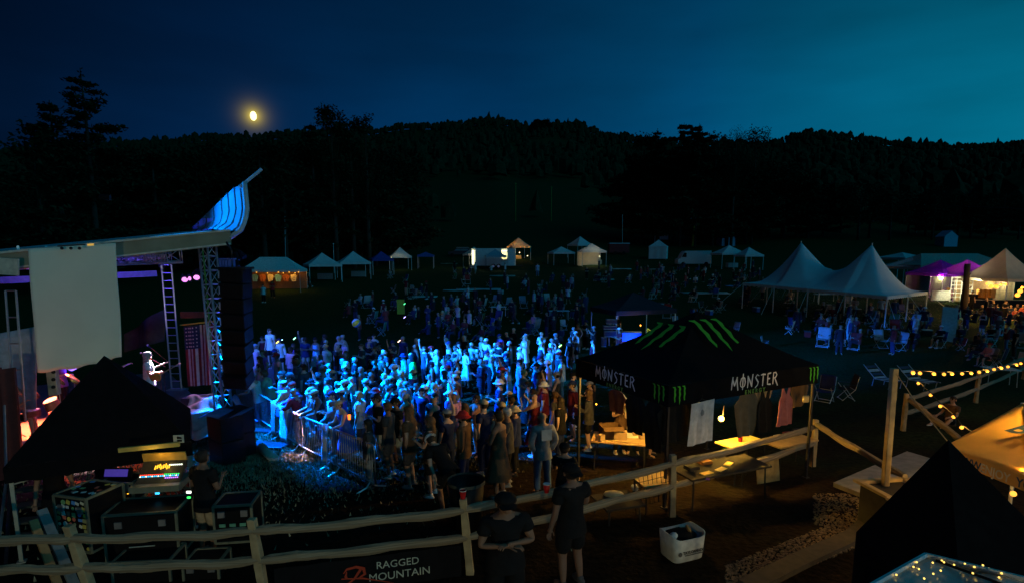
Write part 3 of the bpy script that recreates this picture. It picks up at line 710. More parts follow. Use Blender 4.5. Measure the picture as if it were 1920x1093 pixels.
# grey-green screen cloth hanging from the beam
sc0, sc1, sc2, sc3 = at(53, 468, 12.7), at(217, 456, 13.7), at(229, 668, 13.6), at(70, 698, 12.6)
def scf(u, v):
    p = sc0.lerp(sc1, u).lerp(sc3.lerp(sc2, u), v); n = V(.25, -.95, 0)
    return p + n * (.03 * math.sin(u * 9 + v * 4) * v + .02 * math.sin(v * 7)) + V(0, 0, -.06 * math.sin(u * math.pi) * v - .02 * math.sin(u * 19) * v)
so = MB().grid(scf, 28, 30).build('screen', mat('screen_cloth', (.66, .68, .55), .9, var=.05, scale=1.2, bump=.05), smooth=True, solid=.01, origin=sc3)
tag(so, 'large pale grey screen cloth hanging from the stage roof beam', 'screen')
for i, px in enumerate((118, 134, 150)):
    MB()
clp = thing('lamp_bar', 'small dark clamps and amber lamps on the screen top edge', 'lamp bar', at(135, 462, 13.8))
for px in (116, 133, 149): MB().ball(at(px, 466, 12.9), .035, 8, 6).build('clamp', DARKM, clp)
MB().beam(at(108, 462, 12.9), at(160, 459, 13.1), .03, .03).build('bar', DARKM, clp)
MB().beam(at(164, 460, 13.1), at(176, 459, 13.15), .02, .05).build('lens', glow('amber_lens', (1, .55, .1), .5), clp)
# left end: white fascia, canopy, white sheet
b = MB(); b.grid(lambda u, v: at(lerp(-30, 35, u), lerp(482, 513, v) + 4 * u, 12.9), 4, 2)
tag(b.build('side_banner', mat('fascia_white', (.6, .62, .5), .8), solid=.04, origin=at(0, 500, 12.9)), 'short white banner on the roof beam left of the screen', 'banner')
b = MB(); b.grid(lambda u, v: at(lerp(-60, 66, u), lerp(612, 770, v) + (24 * (1 - u) if v < .1 else 0), 13.9) + V(0, .08 * math.sin(u * 9), 0), 12, 6)
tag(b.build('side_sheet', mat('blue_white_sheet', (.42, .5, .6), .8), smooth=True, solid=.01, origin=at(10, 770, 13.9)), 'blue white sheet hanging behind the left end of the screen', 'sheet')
b = MB(); b.grid(lambda u, v: at(lerp(232, 305, u), lerp(626 - 46 * u, 660 - 20 * u, v), 20.5) + V(0, .2 * math.sin(u * 7), 0), 10, 5)
tag(b.build('tarpaulin', mat('grey_tarp', (.02, .022, .026), .7), smooth=True, origin=at(260, 640, 18)), 'dark folded tarpaulin sloping behind the singer', 'tarpaulin')
# flag: stripes and star field hanging vertically
fl = thing('flag', 'stars and stripes flag hanging vertically behind the corner tower', 'flag', at(372, 725, 17.2))
f0, f1, f2, f3 = at(344, 612, 17.3), at(398, 606, 17.1), at(402, 720, 17.1), at(352, 724, 17.3)
def ff(u, v): return f0.lerp(f1, u).lerp(f3.lerp(f2, u), v) + V(0, .05 * math.sin(u * 14), 0)
NS = 13
for i in range(NS):
    nm = mat('flag_white', (.55, .58, .6), .8) if i % 2 else mat('flag_red', (.20, .02, .03), .8)
    v0 = .38 if i < 7 else 0
    MB().grid(lambda u, v, i=i, v0=v0: ff((i + u) / NS, lerp(v0, 1, v)), 2, 6).build('stripe', nm, fl)
MB().grid(lambda u, v: ff(u * 7 / NS, v * .38), 6, 4).build('canton', mat('flag_blue', (.02, .03, .10), .8), fl)
b = MB()
for r_ in range(6):
    for c_ in range(5):
        p = ff((c_ + .75) / 5.6 * 7 / NS, (r_ + .6) / 6.3 * .38) + V(0, -.03, 0)
        for k in range(5):
            a1 = math.pi / 2 + k * 2 * math.pi / 5; a2 = a1 + math.pi / 5; a3 = a1 - math.pi / 5
            b.quad(p, p + V(math.cos(a3) * .014, 0, math.sin(a3) * .014), p + V(math.cos(a1) * .035, 0, math.sin(a1) * .035), p + V(math.cos(a2) * .014, 0, math.sin(a2) * .014))
b.build('stars', mat('flag_white', (.55, .58, .6), .8), fl)
MB().tube([at(338, 609, 17.3), at(402, 602, 17.0)], .025, 6).build('rod', mat('yellow_rod', (.6, .45, .05), .5), fl)
MB().box(at(366, 590, 17.4), (.9, .1, .2)).build('header_bar', DARKM, fl)
# line array of seven cabinets
la = thing('line_array', 'tall black hanging line array of speaker cabinets beside the stage', 'speaker array', at(446, 730, 15.2))
for k in range(8):
    t_ = k / 7; c = at(441 + 6 * t_, 516 + k * 27.5, 15.2); rx = Matrix.Rotation(R(3 * k), 3, 'X') @ Matrix.Rotation(R(4), 3, 'Y')
    cb = MB().box(c, (.66, .55, .385), M3=rx).build('cabinet', BLACKP, la, bevel=.02)
    MB().box(c + rx @ V(-.3, -.281, 0), (.03, .008, .2), M3=rx).build('side_handle', mat('blue_grey', (.3, .32, .4), .6), la)
MB().tube([at(436, 505, 15.2), at(434, 470, 15.2), at(425, 455, 15.4)], .03).build('chain', DARKM, la)
MB().box(at(441, 503, 15.2), (.8, .5, .06)).build('fly_bar', DARKM, la)
hv = MB()
for k in range(4): hv.box(at(418 + k * 5.5, 494, 15.3), (.05, .3, .22))
hv.box(at(426, 486, 15.3), (.36, .3, .04)); 
tag(hv.build('chain_motor', mat('blue_metal', (.1, .15, .5), .4), origin=at(426, 500, 15.3)), 'small blue lit chain motor above the speaker array', 'motor')
# subs below the array, blue cloth on top
sb = thing('subwoofer_stack', 'black subwoofer stack under the hanging speaker array', 'speaker', hit(455, 868))
q = hit(452, 868)
for k in range(2):
    for i in range(2):
        MB().box(q + V(-.38, .1 + .6 * i, .32 + .62 * k), (.75, .58, .6), rz=R(-38)).build('cabinet', BLACKP, sb, bevel=.02)
MB().grid(lambda u, v: q + V(-.85 + u * 1.0, -.3 + v * .8 + .2 * u, 1.26 + .05 * math.sin(u * 8)), 8, 4).build('cloth', mat('blue_cloth', (.1, .15, .35), .8), sb, smooth=True, solid=.01)
b = MB(); b.grid(lambda u, v: at(lerp(440, 482, v) - 8 * u, lerp(738, 790, v) + u * 10, 15.2 - .5 * u) + V(0, .05 * math.sin(v * 14), 0), 5, 10)
tag(b.build('draped_cloth', mat('blue_cloth', (.1, .15, .35), .8), smooth=True, solid=.012, origin=at(470, 780, 15)), 'dark blue cloth draped down below the speaker array', 'cloth')
# pink-lit crates and dust sheets at the stage corner
cr = thing('equipment_crate', 'low crate covered by pink lit crumpled dust sheets at stage corner', 'crate', S(.6, .3, DK))
MB().box(at(382, 770, 15.6) + V(0, 0, -.15), (1., .8, .5), rz=ANG).build('box', mat('crate_grey', (.35, .33, .33), .7), cr, bevel=.02)
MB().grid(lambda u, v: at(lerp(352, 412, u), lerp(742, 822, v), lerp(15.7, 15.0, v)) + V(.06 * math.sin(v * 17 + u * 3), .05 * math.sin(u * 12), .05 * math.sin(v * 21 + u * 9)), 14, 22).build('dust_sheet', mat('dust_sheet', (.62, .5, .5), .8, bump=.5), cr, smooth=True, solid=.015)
bx = thing('equipment_case', 'blue edged flight case behind the corner tower', 'flight case', at(376, 765, 16.6))
MB().box(at(377, 752, 16.6), (.95, .55, .32), rz=R(-6)).build('body', mat('case_dark', (.04, .05, .10), .5), bx, bevel=.02)
MB().beam(at(351, 745, 16.2), at(404, 738, 16.2), .05, .05).build('edge_trim', ALU, bx)
# ------------------------------------------------------------------ lights of the stage
lr = thing('stage_light', 'row of bright pinkish white spotlights under the stage roof', 'stage lights', at(350, 520, 17.6))
for i, (px, py) in enumerate(((344, 523), (353, 521), (366, 519))):
    h_ = MB().tube([at(px, py - 4, 17.75), at(px + 3, py + 2, 17.5)], [.08, .11], 12).build('housing', BLACKP, lr)
    MB().ball(at(px + 2.5, py + 1.5, 17.46), (.10, .04, .075) if i != 1 else (.05, .03, .06), 12, 8).build('lens', glow('pink_white_lens', (1, .32, .85), 1.4), lr)
SPOTS = [
 ('stage_spot', S(.2, 3.2, 4.75), (-2.6, 21.5, .6), 80000, (0, .135, 1.), 36, .5),
 ('stage_spot', S(.2, 4.4, 4.75), (2.0, 26.0, .5), 72000, (.01, .18, 1.), 24, .6),
 ('stage_spot', V(-8.1, 16.7, 4.8), (-6.1, 15.3, -.4), 34000, (0, .15, 1.), 64, .5),
 ('stage_spot', S(.2, 5.6, 4.75), (-9.5, 29, .5), 4200, (.03, .14, 1.), 70, .9),
 ('stage_spot', V(-7.9, 16.8, 4.9), (-3.4, 16.0, .7), 42000, (0, .15, 1.), 40, .5),
 ('stage_spot', V(-7.95, 16.35, 4.6), (-5.55, 14.2, -.35), 26000, (1, .48, .17), 11, .6),
 ('stage_spot', S(.3, 5., 4.6), S(2.0, 1.2, 1.4), 1500, (1, .35, 1.), 28, .7),
 ('stage_spot', S(-.4, 3.4, 4.3), S(1.39, 1.15, 1.75), 40000, (1, .75, .95), 15, .5),
 ('stage_spot', S(4.6, 5.5, 4.4), S(3.9, .9, .9), 34000, (1, .12, .04), 34, .6),
 ('stage_spot', S(2.5, 1.5, 4.3), S(3.7, .9, 1.0), 260, (.8, .2, 1.), 60, .7),
 ('stage_spot', S(2.6, 3, .9), S(2.2, 4, 5.), 1300, (.12, .08, 1.), 110, .8),
 ('stage_spot', FN + V(-3.6, .6, .9), at(432, 400, 17.4), 1100, (0, .30, 1.), 125, .8),
 ('stage_spot', S(-.6, .4, 4.3), S(.6, .3, .4), 420, (.7, .35, .9), 50, .7),
 ('stage_spot', S(-.5, 1.8, .6), at(396, 560, 15.6), 450, (.1, .12, 1.), 70, .8),
]
for i, (nm, loc, aim, e, c, ang, bl) in enumerate(SPOTS):
    th = thing('par_can', 'small black stage par lamp, %s' % ['blue beam to the crowd centre', 'cyan beam to the far crowd', 'blue beam on the barrier', 'dim blue wash on the left crowd', 'blue beam on the near crowd', 'amber beam on the grass', 'magenta wash on the stage', 'white beam on the singer', 'red wash on the drum kit', 'violet side wash on the drummer', 'violet floor light aimed at the roof', 'blue light on the roof aimed at the wing', 'pink lamp above the crate', 'blue floor light on the tower'][i], 'stage lamp', loc)
    d = (Vector(aim) - Vector(loc)).normalized()
    MB().tube([Vector(loc) - d * .34, Vector(loc) - d * .08], [.07, .1], 10).build('housing', BLACKP, th)
    lamp(nm, 'SPOT', loc, e, c, th, aim, size=.06, spot=ang, blend=bl)
# ------------------------------------------------------------------ the band
person(-10.62, 16.05, 62, 'playing a guitar', top='tee', tc='white', bot='trousers', bc='denim', hair='long hair', hc='grey', z=DK, label='singer with long hair playing guitar in a bright white shirt', skin=SKINS[0], h=1.85)
gt = thing('electric_guitar', 'orange electric guitar held by the brightly lit singer', 'guitar', V(-10.35, 16.05, DK + 1.0))
gtr = V(-10.38, 15.95, DK + 1.12)
MB().ball(gtr, (.19, .05, .15), 14, 8, lambda p: V(p.x, p.y, p.z * (1 - .25 * math.cos(p.x * 4)))).build('body', mat('orange_lacquer', (.8, .25, .03), .3), gt, smooth=True)
MB().beam(gtr + V(.12, 0, .04), gtr + V(.68, -.06, .34), .05, .025).build('neck', mat('maple', (.6, .4, .2), .5), gt)
MB().beam(gtr + V(.68, -.06, .34), gtr + V(.80, -.07, .41), .08, .025).build('headstock', mat('maple', (.6, .4, .2), .5), gt)
def mic_stand(p, d, label):
    t_ = thing('microphone_stand', label, 'microphone stand', p)
    MB().tube([p, p + V(0, 0, 1.35)], .014, 6).build('pole', DARKM, t_)
    for k in range(3): MB().tube([p + V(0, 0, .15), p + V(.28 * math.cos(k * 2.1), .28 * math.sin(k * 2.1), .0)], .012, 5).build('leg', DARKM, t_)
    h_ = p + V(0, 0, 1.35); e = h_ + Vector(d); MB().tube([h_ - Vector(d) * .5, e], .011, 6).build('boom', mat('red_pole', (.5, .1, .05), .4), t_)
    n = Vector(d).normalized(); MB().tube([e, e + n * .14], [.014, .022], 8).build('handle', DARKM, t_); MB().ball(e + n * .17, .034, 8, 6).build('grille', STEEL, t_)
mic_stand(S(1.0, 1.9, DK), (-.42, .05, .22), 'boom microphone stand in front of the singer')
mic_stand(S(.75, 3.0, DK), (-.4, .1, .28), 'second boom microphone stand beside the ladder truss')
mic_stand(S(4.4, .9, DK), (.3, .1, .1), 'overhead microphone stand beside the drum kit')
person(*S(2.2, 2.7, 0).xy, 80, 'playing a guitar', top='tee', tc='charcoal', bot='trousers', bc='black', hair='bushy curly hair', hc='brown', z=DK, label='curly haired bass player standing just left of the bright singer', h=1.68)
person(*S(3.35, 3.0, 0).xy, 80, 'playing a guitar', top='tee', tc='purple', bot='trousers', bc='black', hair='short hair', hc='dark', z=DK, label='guitarist in purple lit shirt half hidden by the hanging screen')
dr = S(4.45, .75, DK)
person(dr.x, dr.y, 60, 'sitting at the drums', top='tank', tc='maroon', bot='shorts', bc='black', hair='short hair', hc='dark', z=DK, label='drummer lit red sitting behind the drum kit')
stl = thing('drum_stool', 'round black stool under the drummer', 'stool', dr)
MB().tube([dr + V(0, 0, .40), dr + V(0, 0, .47)], .17, 14).build('seat', BLACKP, stl); MB().tube([dr + V(0, 0, .02), dr + V(0, 0, .4)], .03).build('column', STEEL, stl)
dk = thing('drum_kit', 'red lit drum kit with cymbals on the left side of the stage', 'drum kit', dr + V(.8, .4, 0))
DR = mat('drum_shell', (.5, .12, .08), .3); DH = mat('drum_skin', (.75, .72, .68), .6); CY = mat('cymbal_brass', (.7, .5, .15), .25, .9)
def drum(c, r, h, ax, nm):
    ax = Vector(ax).normalized(); MB().tube([c - ax * h / 2, c + ax * h / 2], r, 20, cap=False).build(nm, DR, dk, smooth=True)
    MB().tube([c + ax * h * .5, c + ax * (h * .5 + .01)], r * .99, 20).build('drum_head', DH, dk); MB().tube([c + ax * h * .46, c + ax * (h * .5 + .015)], r * 1.03, 20, cap=False).build('hoop', STEEL, dk)
drum(dr + V(.85, .5, .3), .29, .4, (.8, .5, 0), 'bass_drum'); drum(dr + V(.45, .15, .62), .18, .15, (0, 0, 1), 'snare_drum')
drum(dr + V(.75, .45, .80), .15, .2, (-.2, -.3, 1), 'tom_drum'); drum(dr + V(.95, .2, .80), .16, .22, (-.3, -.1, 1), 'tom_drum'); drum(dr + V(.3, -.35, .45), .2, .4, (0, 0, 1), 'floor_drum')
for i, (o, hz, r_) in enumerate(((V(1.1, .8, 0), 1.35, .24), (V(.2, .55, 0), 1.05, .19), (V(.55, -.35, 0), 1.35, .26), (V(1.25, .1, 0), 1.5, .2))):
    q = dr + o; MB().tube([q, q + V(0, 0, hz)], .012, 6).build('cymbal_stand', STEEL, dk)
    MB().tube([q + V(0, 0, hz), q + V(.02, .01, hz + .02)], [r_, r_ * .2], 20).build('cymbal', CY, dk, smooth=True)
am = thing('guitar_amplifier', 'tall perforated steel speaker column beside the drum kit', 'amplifier', S(3.3, .15, DK))
MB().box(at(100, 712, 13.6), (.2, .2, .75), rz=.3).build('body', mat('amp_steel', (.5, .5, .4), .4, .3), am, bevel=.02)
for k in range(3): MB().tube([at(100, 697 + 14 * k, 13.47), at(100, 697 + 14 * k, 13.46)], .045, 10).build('port', BLACKP, am)
# red drape & reddish backline at the far left
b = MB(); b.grid(lambda u, v: at(lerp(-40, 28, u) + 18 * v, lerp(690, 900, v), 11.8) + V(0, .12 * math.sin(u * 16), 0), 20, 5)
tag(b.build('drape', mat('red_drape', (.10, .03, .03), .9), smooth=True, origin=at(0, 900, 11.8)), 'reddish drape hanging at the far left edge of the stage', 'drape')
lamp_r = thing('par_can', 'small red par lamp on the floor beside the left drape', 'stage lamp', at(60, 880, 12.3)); MB().tube([at(60, 885, 12.3), at(55, 870, 12.3)], [.08, .1], 10).build('housing', BLACKP, lamp_r)
lamp('red_lamp', 'SPOT', at(56, 868, 12.1), 60, (1, .14, .05), lamp_r, at(0, 780, 11.8), spot=110, blend=.8)
# ------------------------------------------------------------------ stage stairs, lower left
st = thing('stage_stairs', 'dark metal stairs leading up to the stage at lower left', 'stairs', hit(60, 1092))
for k in range(8):
    y_ = 890 + k * 29; d_ = 10.6 - k * .38
    p = at(30 - k * 0.5, y_, d_); q = at(108 - k * 1.5, y_ - 10 + k, d_)
    MB().beam(p, q, .26, .035).build('tread', mat('tread_metal', (.14, .15, .12), .5, .5), st)
MB().beam(at(22, 880, 10.8), at(10, 1110, 7.8), .05, .2).build('stringer', DARKM, st); MB().beam(at(112, 872, 10.8), at(100, 1110, 7.8), .05, .2).build('stringer', DARKM, st)
MB().tube([at(8, 760, 10.9), at(12, 900, 9.), at(-6, 1040, 7.6)], .022).build('handrail', STEEL, st)
# ------------------------------------------------------------------ crowd barriers
g0 = hit(705, 924); g1 = hit(478, 790); bd = (g1 - g0); bd.z = 0; NB = 5; seg = bd / 4.
def barrier(p, q, label):
    t_ = thing('crowd_barrier', label, 'crowd barrier', V(p.x, p.y, g(p.x, p.y)), group='steel crowd barriers in front of the stage')
    d = (q - p); l = d.length - .1; d.normalize(); z0 = g(p.x, p.y) ; z1 = g(q.x, q.y)
    P_ = lambda s, h: V(p.x + d.x * s, p.y + d.y * s, lerp(z0, z1, s / l) + h)
    r = .1; fr = [P_(0, .2), P_(0, .95), P_(.03, 1.03), P_(r, 1.06), P_(l - r, 1.06), P_(l - .03, 1.03), P_(l, .95), P_(l, .2), P_(0, .2)]
    MB().tube(fr, .021, 7).build('frame', STEEL, t_, smooth=True)
    n = 17
    for k in range(1, n): MB().tube([P_(l * k / n, .2), P_(l * k / n, 1.06)], .0085, 5, cap=False).build('bar', STEEL, t_)
    nx = V(d.y, -d.x, 0)
    for s in (.25, l - .25): MB().tube([P_(s, .2), P_(s, .08) + nx * .1, P_(s, .0) + nx * .36], .018, 6).build('foot', STEEL, t_); MB().tube([P_(s, .2), P_(s, .08) - nx * .1, P_(s, .0) - nx * .36], .018, 6).build('foot', STEEL, t_)
    return d
names = ['steel crowd barrier nearest the camera, its right end free', 'steel crowd barrier second from the free near end', 'steel crowd barrier third from the free near end', 'steel crowd barrier fourth from the near end by the subwoofers', 'farthest steel crowd barrier half hidden behind the speaker array']
for k in range(5):
    p = g0 + seg * k; q = g0 + seg * (k + 1); barrier(V(p.x, p.y, 0), V(q.x, q.y, 0), names[k])
BN = V(seg.y, -seg.x, 0).normalized()
if BN.x < 0: BN = -BN     # towards the crowd
# banners and jackets hung on the barriers
for (s, w_, c, lb) in ((2.35, .75, (.75, .78, .8), 'pale cloth banner hanging over the third crowd barrier'), (2.8, .5, (.55, .25, .22), 'reddish cloth hanging over the third crowd barrier'), (1.05, .35, (.7, .75, .85), 'white jacket hung over the second crowd barrier')):
    p = g0 + seg * s; d = seg.normalized()
    def hf(u, v, p=p, d=d, w_=w_): 
        z = g(p.x, p.y); q = V(p.x, p.y, z) + d * (u * w_); return V(q.x, q.y, z + lerp(1.11, .15, v)) - BN * (.05 + .04 * math.sin(u * 9 + v * 3) + .1 * v)
    tag(MB().grid(hf, 10, 10).build('hanging_cloth', mat('cloth_' + lb[:9], c, .85), smooth=True, solid=.012, origin=V(p.x, p.y, g(p.x, p.y))), lb, 'cloth')
p = g0 + seg * 1.75 - BN * .9; rl = thing('rolled_mat', 'rolled up pale mat lying on the ground inside the barrier', 'rolled mat', V(p.x, p.y, g(p.x, p.y)))
MB().tube([V(p.x, p.y, g(p.x, p.y) + .12), V(p.x, p.y, g(p.x, p.y) + .12) + seg.normalized() * 1.1], .12, 14).build('roll', mat('roll_cream', (.6, .55, .45), .9), rl, smooth=True)
for i, (px, py, w_, l_) in enumerate(((505, 838, 1.1, .5), (508, 812, 1.5, .3))):
    q = hit(px, py); tag(MB().box(q + V(0, 0, .05), (w_, l_, .1), rz=-.2).build('cable_ramp', mat('ramp_black', (.02, .02, .025), .35), origin=q, bevel=.02), ['flat black cable ramp on the grass by the subwoofers', 'longer cable ramp crossing the lit grass near the barrier'][i], 'cable ramp')
cb = MB(); 
for k in range(3):
    q = [hit(480 + k * 12 + 40 * t_ + 6 * math.sin(t_ * 9 + k), 842 + 60 * t_ + k * 9) + V(0, 0, .02) for t_ in [i / 9 for i in range(10)]]; cb.tube(q, .014, 5)
tag(cb.build('cables', BLACKP), 'black cables trailing over the grass by the stage', 'cables')
# ================================================================== CANOPIES
def canopy_fn(w, l, eave, peak, conc=1.25, ridge=0.):
    """pyramid canopy surface; ridge = half length of a ridge along x"""
    def f(px, py):
        u = max(0, abs(px) - ridge) / (w / 2 - ridge); v = abs(py) / (l / 2); s = max(u, v)
        return eave + (peak - eave) * (1 - s) ** conc
    return f
def popup(name, label, loc, w=3., l=3., rz=0., eave=2.1, peak=3.2, cm=WHITE, vm=None, val=.28, legs=1, pm=ALU, ridge=0., walls=(), wm=None, conc=1.2, scallop=0, group=None, cat='canopy', sink=.0):
    loc = Vector(loc); t = thing(name, label, cat, loc, rz, group); f = canopy_fn(w, l, eave, peak, conc, ridge)
    bd = lambda b, nm, m, **k: b.build(nm, m, t, world=False, **k)
    n = 10
    for side in range(4):
        b = MB()
        def cf(u, v, side=side):
            a = (v * 2 - 1)
            if side in (0, 2):
                sg = 1 if side == 0 else -1; y = u * l / 2 * sg; hw = ridge + (w / 2 - ridge) * u; x = a * hw
            else:
                sg = 1 if side == 1 else -1; x = (ridge + (w / 2 - ridge) * u) * sg; y = a * l / 2 * u
            sag = -.05 * math.sin(math.pi * u) * (1 - abs(a)) * 1.2
            return V(x, y, eave + (peak - eave) * (1 - u) ** conc + sag)
        b.grid(cf, n, 8); bd(b, 'roof_panel', cm, smooth=True)
    if val:
        b = MB(); per = [(-w / 2, -l / 2), (w / 2, -l / 2), (w / 2, l / 2), (-w / 2, l / 2)]
        for i in range(4):
            p, q = V(*per[i], 0), V(*per[(i + 1) % 4], 0)
            b.grid(lambda u, v, p=p, q=q: V(0, 0, eave - val * v - (scallop * abs(math.sin(u * 14 * math.pi / 2)) * v)) + p.lerp(q, u) * 1.004, 28 if scallop else 6, 1)
        bd(b, 'valance', vm or cm)
    if legs:
        for x in (-1, 1):
            for y in (-1, 1):
                p = Matrix.Rotation(rz, 3, 'Z') @ V(x * (w / 2 - .06), y * (l / 2 - .06), 0); zg = g(loc.x + p.x, loc.y + p.y) - loc.z
                p = V(x * (w / 2 - .06), y * (l / 2 - .06), 0)
                b = MB().beam((p.x, p.y, zg), (p.x, p.y, eave - .02), .05, .05); b.box((p.x, p.y, zg + .02), (.12, .12, .02)); bd(b, 'leg', pm)
        b = MB()
        for y in (-1, 1):
            b.beam((-w / 2 + .06, y * (l / 2 - .06), eave - .3), (0, y * (l / 2 - .06), eave - .06), .02, .02); b.beam((w / 2 - .06, y * (l / 2 - .06), eave - .3), (0, y * (l / 2 - .06), eave - .06), .02, .02)
        b.beam((0, 0, eave - .1), (0, 0, peak - .05), .04, .04); bd(b, 'truss', pm)
    for s in walls:
        p, q = {'f': (V(-w / 2, -l / 2, 0), V(w / 2, -l / 2, 0)), 'b': (V(-w / 2, l / 2, 0), V(w / 2, l / 2, 0)), 'l': (V(-w / 2, -l / 2, 0), V(-w / 2, l / 2, 0)), 'r': (V(w / 2, -l / 2, 0), V(w / 2, l / 2, 0))}[s]
        k = .985
        bd(MB().grid(lambda u, v: p.lerp(q, u) * k + V(0, 0, lerp(.03, eave - .05, v)) + (q - p).normalized().cross(V(0, 0, 1)) * .03 * math.sin(u * 17), 16, 2), 'side_wall', wm or cm, smooth=True)
    return t
BULB = glow('warm_bulb', (1, .42, .05), 1.9)
BULBW = glow('pale_bulb', (1, .80, .38), 3)
GOLDL = (1, .48, .09)
def bulbs(parent, pts, r=.05, m=BULB, wire=True):
    for p in pts: MB().ball(p, r, 8, 6).build('bulb', m, parent, smooth=True)
    if wire and len(pts) > 1: MB().tube([Vector(p) + V(0, 0, r * 1.4) for p in pts], .012, 4).build('wire', BLACKP, parent)
def table(loc, w, d, h=.74, rz=0., m=PLY, label='', lm=DARKM, cloth=None, name='folding_table'):
    t = thing(name, label, 'table', loc, rz)
    MB().box((0, 0, h), (w, d, .04)).build('tabletop', m, t, world=False, bevel=.006)
    for x in (-1, 1):
        for y in (-1, 1): MB().tube([(x * (w / 2 - .08), y * (d / 2 - .06), 0), (x * (w / 2 - .1), y * (d / 2 - .08), h - .02)], .016, 6).build('leg', lm, t, world=False)
    if cloth:
        b = MB(); b.box((0, -d / 2 - .012, h / 2 + .02), (w + .02, .01, h - .02)); b.box((-w / 2 - .012, 0, h / 2 + .02), (.01, d, h - .02)); b.box((w / 2 + .012, 0, h / 2 + .02), (.01, d, h - .02)); b.build('table_skirt', cloth, t, world=False)
    return t
def carton(p, s, rz, label, m=CARD, open_=False, name='cardboard_box'):
    t = thing(name, label, 'box', p, rz); w, d, h = s; th = .008
    b = MB(); b.box((0, 0, th), (w, d, th)); b.box((-w / 2, 0, h / 2), (th, d, h)); b.box((w / 2, 0, h / 2), (th, d, h)); b.box((0, -d / 2, h / 2), (w, th, h)); b.box((0, d / 2, h / 2), (w, th, h))
    if not open_: b.box((0, 0, h), (w, d, th))
    b.build('carton', m, t, world=False)
    if open_:
        for sgn in (-1, 1): MB().box((0, sgn * (d / 2 + d * .2), h - .01), (w, d * .42, th), M3=Matrix.Rotation(sgn * -.35, 3, 'X')).build('flap', m, t, world=False)
    else: MB().box((0, 0, h + .006), (.05, d, .003)).build('tape', mat('tape', (.55, .45, .25), .4), t, world=False)
    return t
def ptop(px, py, h): return hit(px, py, h)
# ---- far row of canopies (left to right)
def far_tent(px, basey, label, w=3., l=3., rz=.5, **k):
    p = hit(px, basey); return popup('pop_up_canopy', label, p, w, l, rz, **k), p
t, p = far_tent(516, 545, 'long cream canopy with warm bulbs, leftmost of the far row', w=6.2, l=3.2, rz=.12, ridge=1.4, cm=mat('thick_canvas', (.66, .68, .66), .8), eave=2.3, peak=3.6, walls=('b',), wm=mat('brown_wall', (.25, .12, .06), .8))
pts = [p + V(math.cos(.12) * x - .0, math.sin(.12) * x, 0) + V(.2, -1.65, 2.02 - .08 * math.sin(i * 1.57) ** 2) for i, x in enumerate([-2.9, -2.2, -1.3, -.2, .9, 1.4, 2.0, 2.6, 2.95])]
fs = thing('string_lights', 'warm bulbs strung along the front of the long cream canopy', 'string lights', p); bulbs(fs, pts, .055)
lamp('bulb_or_fill_light', 'POINT', p + V(-.5, -.3, 1.9), 34, GOLDL, fs, size=.15); lamp('bulb_or_fill_light', 'POINT', p + V(1.9, -.2, 1.9), 26, GOLDL, fs, size=.15)
FAR0 = p
far_tent(606, 528, 'white canopy second from the left in the far row', w=3.9, l=3.4, rz=.55, peak=3.5)
far_tent(664, 522, 'white canopy between the second white and the dark blue one', w=3.8, l=3.4, rz=.45, peak=3.5)
far_tent(716, 514, 'dark blue canopy between two white ones in the far row', rz=.4, cm=BLUEC)
t, p = far_tent(751, 506, 'white canopy with four pale bulbs right of the dark blue one', rz=.35, w=3.1, l=3.1, peak=3.5)
fs = thing('string_lights', 'four pale bulbs on the front of the far white canopy', 'string lights', p); bulbs(fs, [p + V(-1.0 + i * .72, -1.75 + i * .2, 1.9) for i in range(4)], .07, BULBW)
lamp('bulb_or_fill_light', 'POINT', p + V(0, -1., 1.6), 16, (1, .8, .4), fs, size=.1)
far_tent(799, 503, 'small flat blue canopy alone right of the bulb lit white one', rz=.1, w=2.6, l=2.6, eave=2.1, peak=2.6, cm=mat('mid_blue_canvas', (.06, .12, .45), .8, trans=.2))
far_tent(889, 500, 'pale blue canopy left of the white food trailer', rz=.45, w=3., l=3., peak=3.3)
t, p = far_tent(972, 487, 'pale canopy with warm bulbs on its eave behind the food trailer', rz=.3, w=3.8, l=3.8, peak=4.2, eave=2.5, cm=CREAM)
fs = thing('string_lights', 'string of bulbs round the eave of the pale canopy behind the trailer', 'string lights', p); bulbs(fs, [p + V(-2 + i * .8, -1.95 + abs(i - 2) * .1, 2.32) for i in range(6)], .08, BULB)
bulbs(fs, [p + V(-1.2, -1., 1.5), p + V(.2, -1.2, 1.3), p + V(1.7, -1.9, .7), p + V(-.8, -.6, 1.0)], .1, BULBW, False)
lamp('bulb_or_fill_light', 'POINT', p + V(-.3, -.8, 1.6), 70, GOLDL, fs, size=.1)
t, p = far_tent(1052, 496, 'left pale blue canopy of the cluster of three', rz=.3, w=4, l=3, peak=3.1)
t, p = far_tent(1087, 484, 'rear canopy with one glowing panel in the cluster of three', rz=.5, w=3.6, l=3.6, peak=4.2, eave=2.6)
t, p = far_tent(1109, 499, 'front canopy with glowing side walls in the cluster of three', rz=.15, w=4.2, l=3.4, peak=3.8, eave=2.5, walls=('b', 'l'), wm=CREAM)
fs = thing('camp_lantern', 'warm lantern hanging inside the glowing walled canopy', 'lantern', p + V(1.2, 0, 1.6)); MB().ball(p + V(1.2, -.9, 1.6), .10, 8, 6).build('bulb', BULBW, fs); MB().tube([p + V(1.2, -.9, 1.7), p + V(1.2, -.9, 2.3)], .02, 5).build('hook', DARKM, fs)
lamp('lantern_light', 'POINT', p + V(.3, -.6, 1.5), 75, (1, .85, .5), fs, size=.1)
far_tent(1234, 486, 'closed white canopy tent with walls and a dark vent strip', rz=-.35, w=3.4, l=3.4, eave=2.5, peak=3.8, walls=('f', 'b', 'l', 'r'))
far_tent(1365, 503, 'white canopy right of the pale van', rz=.25, w=4.6, l=3.2, eave=2.4, peak=3.7)
